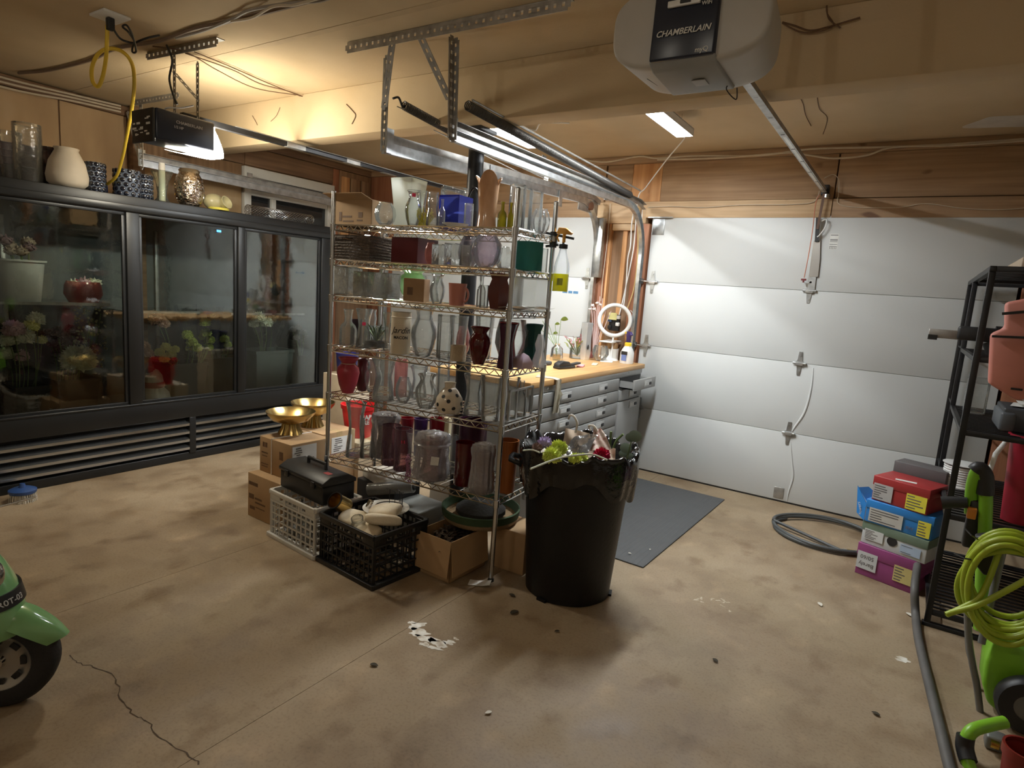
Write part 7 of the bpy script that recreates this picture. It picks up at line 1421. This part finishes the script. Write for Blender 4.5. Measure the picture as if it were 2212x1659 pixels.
MB(ow).tube(smooth_path([W_(2170, 1560, 2.6), W_(2130, 1568, 2.55), W_(2098, 1580, 2.5), W_(2085, 1610, 2.48), W_(2090, 1645, 2.45), W_(2110, 1690, 2.42)], 6), .021, 12).build('front_handle', M_lime, pw); MB(ow).tube(smooth_path([W_(2086, 1590, 2.49), W_(2084, 1615, 2.48), W_(2092, 1645, 2.45)], 4), .027, 12).build('grip', M_black, pw); MB(ow).box(W_(2150, 1600, 2.62), (.06, .06, .05)).build('pump_block', M_frame, pw, bevel=.008); MB(ow).cyl(W_(2140, 1605, 2.58), W_(2158, 1612, 2.58), .014, 8).build('brass_inlet', M_brass, pw)
MB(ow).bb((ow.x-.02, 2.85, .06), (ow.x+.42, 3.1, .34)).build('pump_housing', M_black, pw, bevel=.02); MB(ow).bb((ow.x+.05, 2.55, .02), (ow.x+.42, 2.85, .12)).build('base', M_black, pw, bevel=.02)
hk = W_(2140, 1230, 2.88); pr = [W_(p, q_, 2.86) for p, q_ in ((2108, 1160), (2170, 1152), (2158, 1180), (2152, 1215), (2150, 1245), (2125, 1243), (2108, 1222))]; MB(ow).prism(pr, (0, 0, 0), (0, .05, 0)).build('hose_hook', M_black, pw, bevel=.006)
lc = thing('lime_hose', 'coiled lime green pressure hose tied with black bands', 'hose', W_(2165, 1240, 2.83)); lo_ = lc.location.copy(); M_limeh = mat('lime_hose', (.36, .46, .03), .4, var=.08); rnd = random.Random(12)
cx, cy = 2178, 1240
for k in range(9):
    rx, ry = 96+rnd.uniform(-18, 12)+k, 98+rnd.uniform(-14, 12); oy_ = rnd.uniform(-4, 14)+k*5; yy = 2.80-.012*k
    P = [W_(cx+rx*math.cos(a)+6*math.sin(a), cy+oy_+ry*math.sin(a), yy+.03*math.sin(a)) for a in [2*PI*j/24 for j in range(24)]]; MB(lo_).tube(smooth_path(P, 2, True), .0105, 12, True).build('coil_turn', M_limeh, lc)
MB(lo_).tube(smooth_path([W_(2165, 1160, 2.74), W_(2150, 1215, 2.73), W_(2120, 1285, 2.70), W_(2085, 1310, 2.69), W_(2046, 1327, 2.68), W_(2060, 1322, 2.68), W_(2110, 1308, 2.68), W_(2170, 1278, 2.68), W_(2240, 1240, 2.68)], 6), .0105, 12).build('loose_end', M_limeh, lc)
for p1, p2 in (((2085, 1142), (2112, 1165)), ((2062, 1196), (2104, 1210))): MB(lo_).tube([W_(*p1, 2.69), W_((p1[0]+p2[0])/2, (p1[1]+p2[1])/2+3, 2.665), W_(*p2, 2.70)], .003, 6).build('tie', M_black, lc)
b, h, r = place(2205, 1618, (0, 2.3, 0), (0, 1, 0), .001, 84); ck = thing('red_flower_pot', 'dark red plastic pot on the floor beside the green front handle', 'pot', b); MB().lathe([(0, 0), (r*.75, 0), (r*.95, h*.93), (r*.85, h*.93), (r*.66, .01), (0, .01)], 28).build('body', C_maroon if False else mat('brick_red', (.20, .018, .012), .4), ck); MB().lathe([(r*.93, h*.85), (r*1.02, h*.86), (r*1.02, h), (r*.9, h)], 28).build('rim', MATS['brick_red'], ck)

# ================================================================ scooter
SC = V((-2.34, .68, 0)); sct = thing('motor_scooter', 'mint green motor scooter with chrome headlight and black tyre', 'scooter', SC, R(50)); sct.scale = (.8, .8, .8); M_mint = mat('mint_paint', (.20, .42, .17), .18, coat=.6, var=.04); M_tyre = mat('tyre_rubber', (.016, .016, .017), .7, bump=.25, bs=60)
RXm = Euler((R(90), 0, 0)).to_matrix(); A = V((0, 0, .205))
def wheel(c, nm):
    MB().lathe([(.118, -.045), (.15, -.052), (.185, -.046), (.202, -.028), (.205, 0), (.202, .028), (.185, .046), (.15, .052), (.118, .045)], 48, c, RXm).build(nm+'tyre', M_tyre, sct)
    rm_ = MB().lathe([(.02, -.03), (.09, -.022), (.112, -.04), (.12, -.046), (.12, .046), (.112, .04), (.09, .022), (.02, .03)], 40, c, RXm).build(nm+'rim', mat('rim_grey', (.48, .47, .44), .3, .8), sct)
    for sg in (-1, 1): MB().lathe([(0, sg*.05), (.022, sg*.048), (.03, sg*.03)], 20, c, RXm).build('hub_cap', M_chrome, rm_)
    for k in range(8):
        a = 2*PI*k/8; p = c+V((.088*math.cos(a), 0, .088*math.sin(a))); MB().box(p, (.02, .075, .034), (0, -a, 0)).build('slot', M_black, rm_)
wheel(A, 'front_'); wheel(V((-1.24, 0, .205)), 'rear_')
def fender(u, v):
    a = R(22)+R(140)*u; r = .228+.012*math.sin(PI*u); w_ = .082*(math.sin(PI*min(1, u*1.35+.10))**.5 if u < .5 else 1); y = (2*v-1)*w_; k = 1-abs(2*v-1)**3*.30
    tip = max(0, 1-u/.2)*.03
    return A+V(((r*k+tip)*math.cos(a), y, (r*k)*math.sin(a)))
MB().grid(fender, 26, 15).solid(.006).build('front_fender', M_mint, sct, ang=60)
MB().tube([(0, .07, .205), (-.08, .075, .40)], .017, 10).build('fork_leg', M_frame, sct); MB().tube([(0, -.07, .205), (-.08, -.075, .40)], .017, 10).build('fork_leg', M_frame, sct)
def apron(u, v):
    z = .34+.46*u; x = .10-.24*u+.06*math.sin(PI*u*.9); w_ = .10+.12*math.sin(PI*min(1, .15+u*.75)); s = 2*v-1
    return V((x-.20*abs(s)**2.2, s*w_, z-.03*abs(s)))
ap = MB().grid(apron, 18, 17).solid(.012).build('front_apron', M_mint, sct, ang=60)
def band(t, u, o=0.):
    p = V((.086-.014*u-.091*abs(t)**2.2, t*.147, .452+.06*u)); q = V((.086-.014*u-.091*abs(t+.01)**2.2, (t+.01)*.147, p.z)); d = (q-p).normalized(); return p + V((d.y, -d.x, 0))*o
MB().grid(lambda u, v: band(2*v-1, u), 4, 25).solid(.008).build('name_band', M_black, ap)
lt = lettering('R0T-03', .036, mat('band_print', (.5, .5, .48), .4), ap, Matrix.Identity(4), bold=.01)
for v_ in lt.data.vertices:
    t = -.40+v_.co.x/.17; v_.co = band(t, .5+v_.co.y*.9/.06, .0095+v_.co.z)
hd = MB(); hd.ball((.02, -.095, .625), .062, 20, 12, (.55, .8, 1.15), Euler((0, R(-22), R(-25))).to_matrix()); hl = hd.build('headlight', M_chrome, ap); MB().ball((.034, -.108, .625), .052, 20, 12, (.5, .8, 1.15), Euler((0, R(-22), R(-25))).to_matrix()).build('headlight_lens', glass('headlight_glass', (.9, .92, .9), .5, bump=.6, bs=60, refl=2), hl)
MB().ball((-.14, 0, .92), .12, 20, 12, (.9, 1.25, .65)).build('handlebar_cover', M_mint, sct); MB().bb((-.12, -.03, .34), (-.06, .03, .9)).build('steering_column', M_frame, sct)
for sg in (-1, 1):
    MB().tube([(-.16, sg*.12, .93), (-.22, sg*.33, .95)], .017, 12).build('hand_grip', M_black, sct); MB().tube([(-.09, sg*.15, .86), (-.06, sg*.3, .82), (-.02, sg*.42, .80)], .007, 8).build('brake_lever', M_chrome, sct); MB().tube([(-.17, sg*.16, .97), (-.2, sg*.24, 1.12)], .006, 8).build('mirror_stalk', M_chrome, sct); MB().ball((-.2, sg*.26, 1.17), .055, 16, 10, (.35, 1, 1)).build('mirror', M_chrome, sct)
MB().bb((-.78, -.17, .24), (-.14, .17, .32)).build('footboard', M_mint, sct, bevel=.03)
MB().grid(lambda u, v: V((-.2-.06*math.sin(PI*v), (2*u-1)*.2, .3+.5*v)), 9, 9).solid(.02).build('leg_shield', M_mint, sct)
def rear(u, v):
    a = 2*PI*u; x = -1.48+.80*v; w_ = .17*math.sin(PI*(.12+.76*v))**.5; return V((x, w_*math.cos(a), .50+(.20+.03*v)*math.sin(a)))
q = MB(); q.grid(rear, 24, 14, True); q.build('rear_body', M_mint, sct); MB().ball((-1.05, 0, .76), .2, 20, 10, (1.75, .75, .32)).build('seat', mat('seat_vinyl', (.03, .022, .018), .5), sct); MB().bb((-1.30, -.10, .14), (-.85, -.03, .32)).build('engine', M_frame, sct, bevel=.03)

def squash(o):
    for c in o.children:
        for v in c.data.vertices:
            if v.co.z > .62: v.co.z = .62+(v.co.z-.62)*.68
        squash(c)
squash(sct)

# ================================================================ litter on the floor
M_lf = mat('dead_leaf', (.05, .04, .025), .8); M_chip = mat('pale_chip', (.66, .62, .54), .7)
for k, (px, py, s, m, lb_) in enumerate(((1100, 1285, .022, M_lf, 'curled dark dead leaf near the trash can'), (1103, 1327, .03, M_lf, 'dark twist of dead leaf before the trash can'), (1550, 1432, .018, M_lf, 'small brown leaf on the open floor'), (1208, 1365, .014, M_lf, 'tiny dark leaf on the floor left of the open area'), (1768, 1303, .024, M_chip, 'pale curled paper scrap on the floor before the flower boxes'), (1357, 1196, .012, M_chip, 'tiny white scrap on the rubber mat edge'), (1403, 1189, .010, M_chip, 'smaller white scrap on the rubber mat'), (1900, 1548, .018, M_lf, 'thin brown leaf on the floor beside the trailing hose'), (1062, 1540, .016, M_chip, 'little pale chip on the open floor'), (1958, 1325, .025, M_chip, 'pale scrap beside the foot of the rack'), (800, 1437, .02, M_lf, 'brown leaf fragment on the shaded floor'))):
    z = .009 if 'rubber mat' in lb_ else .001
    if 'rubber mat' in lb_: z = .0115
    q = MB(); leaf(q, (0, 0, .004), (math.cos(k*1.3), math.sin(k*1.3), .15), s*1.6, s*.45, .2); tag(q.solid(.0015).build('floor_scrap', m, None, gz(px, py, z)+V((0, 0, .002))), lb_, 'scrap')
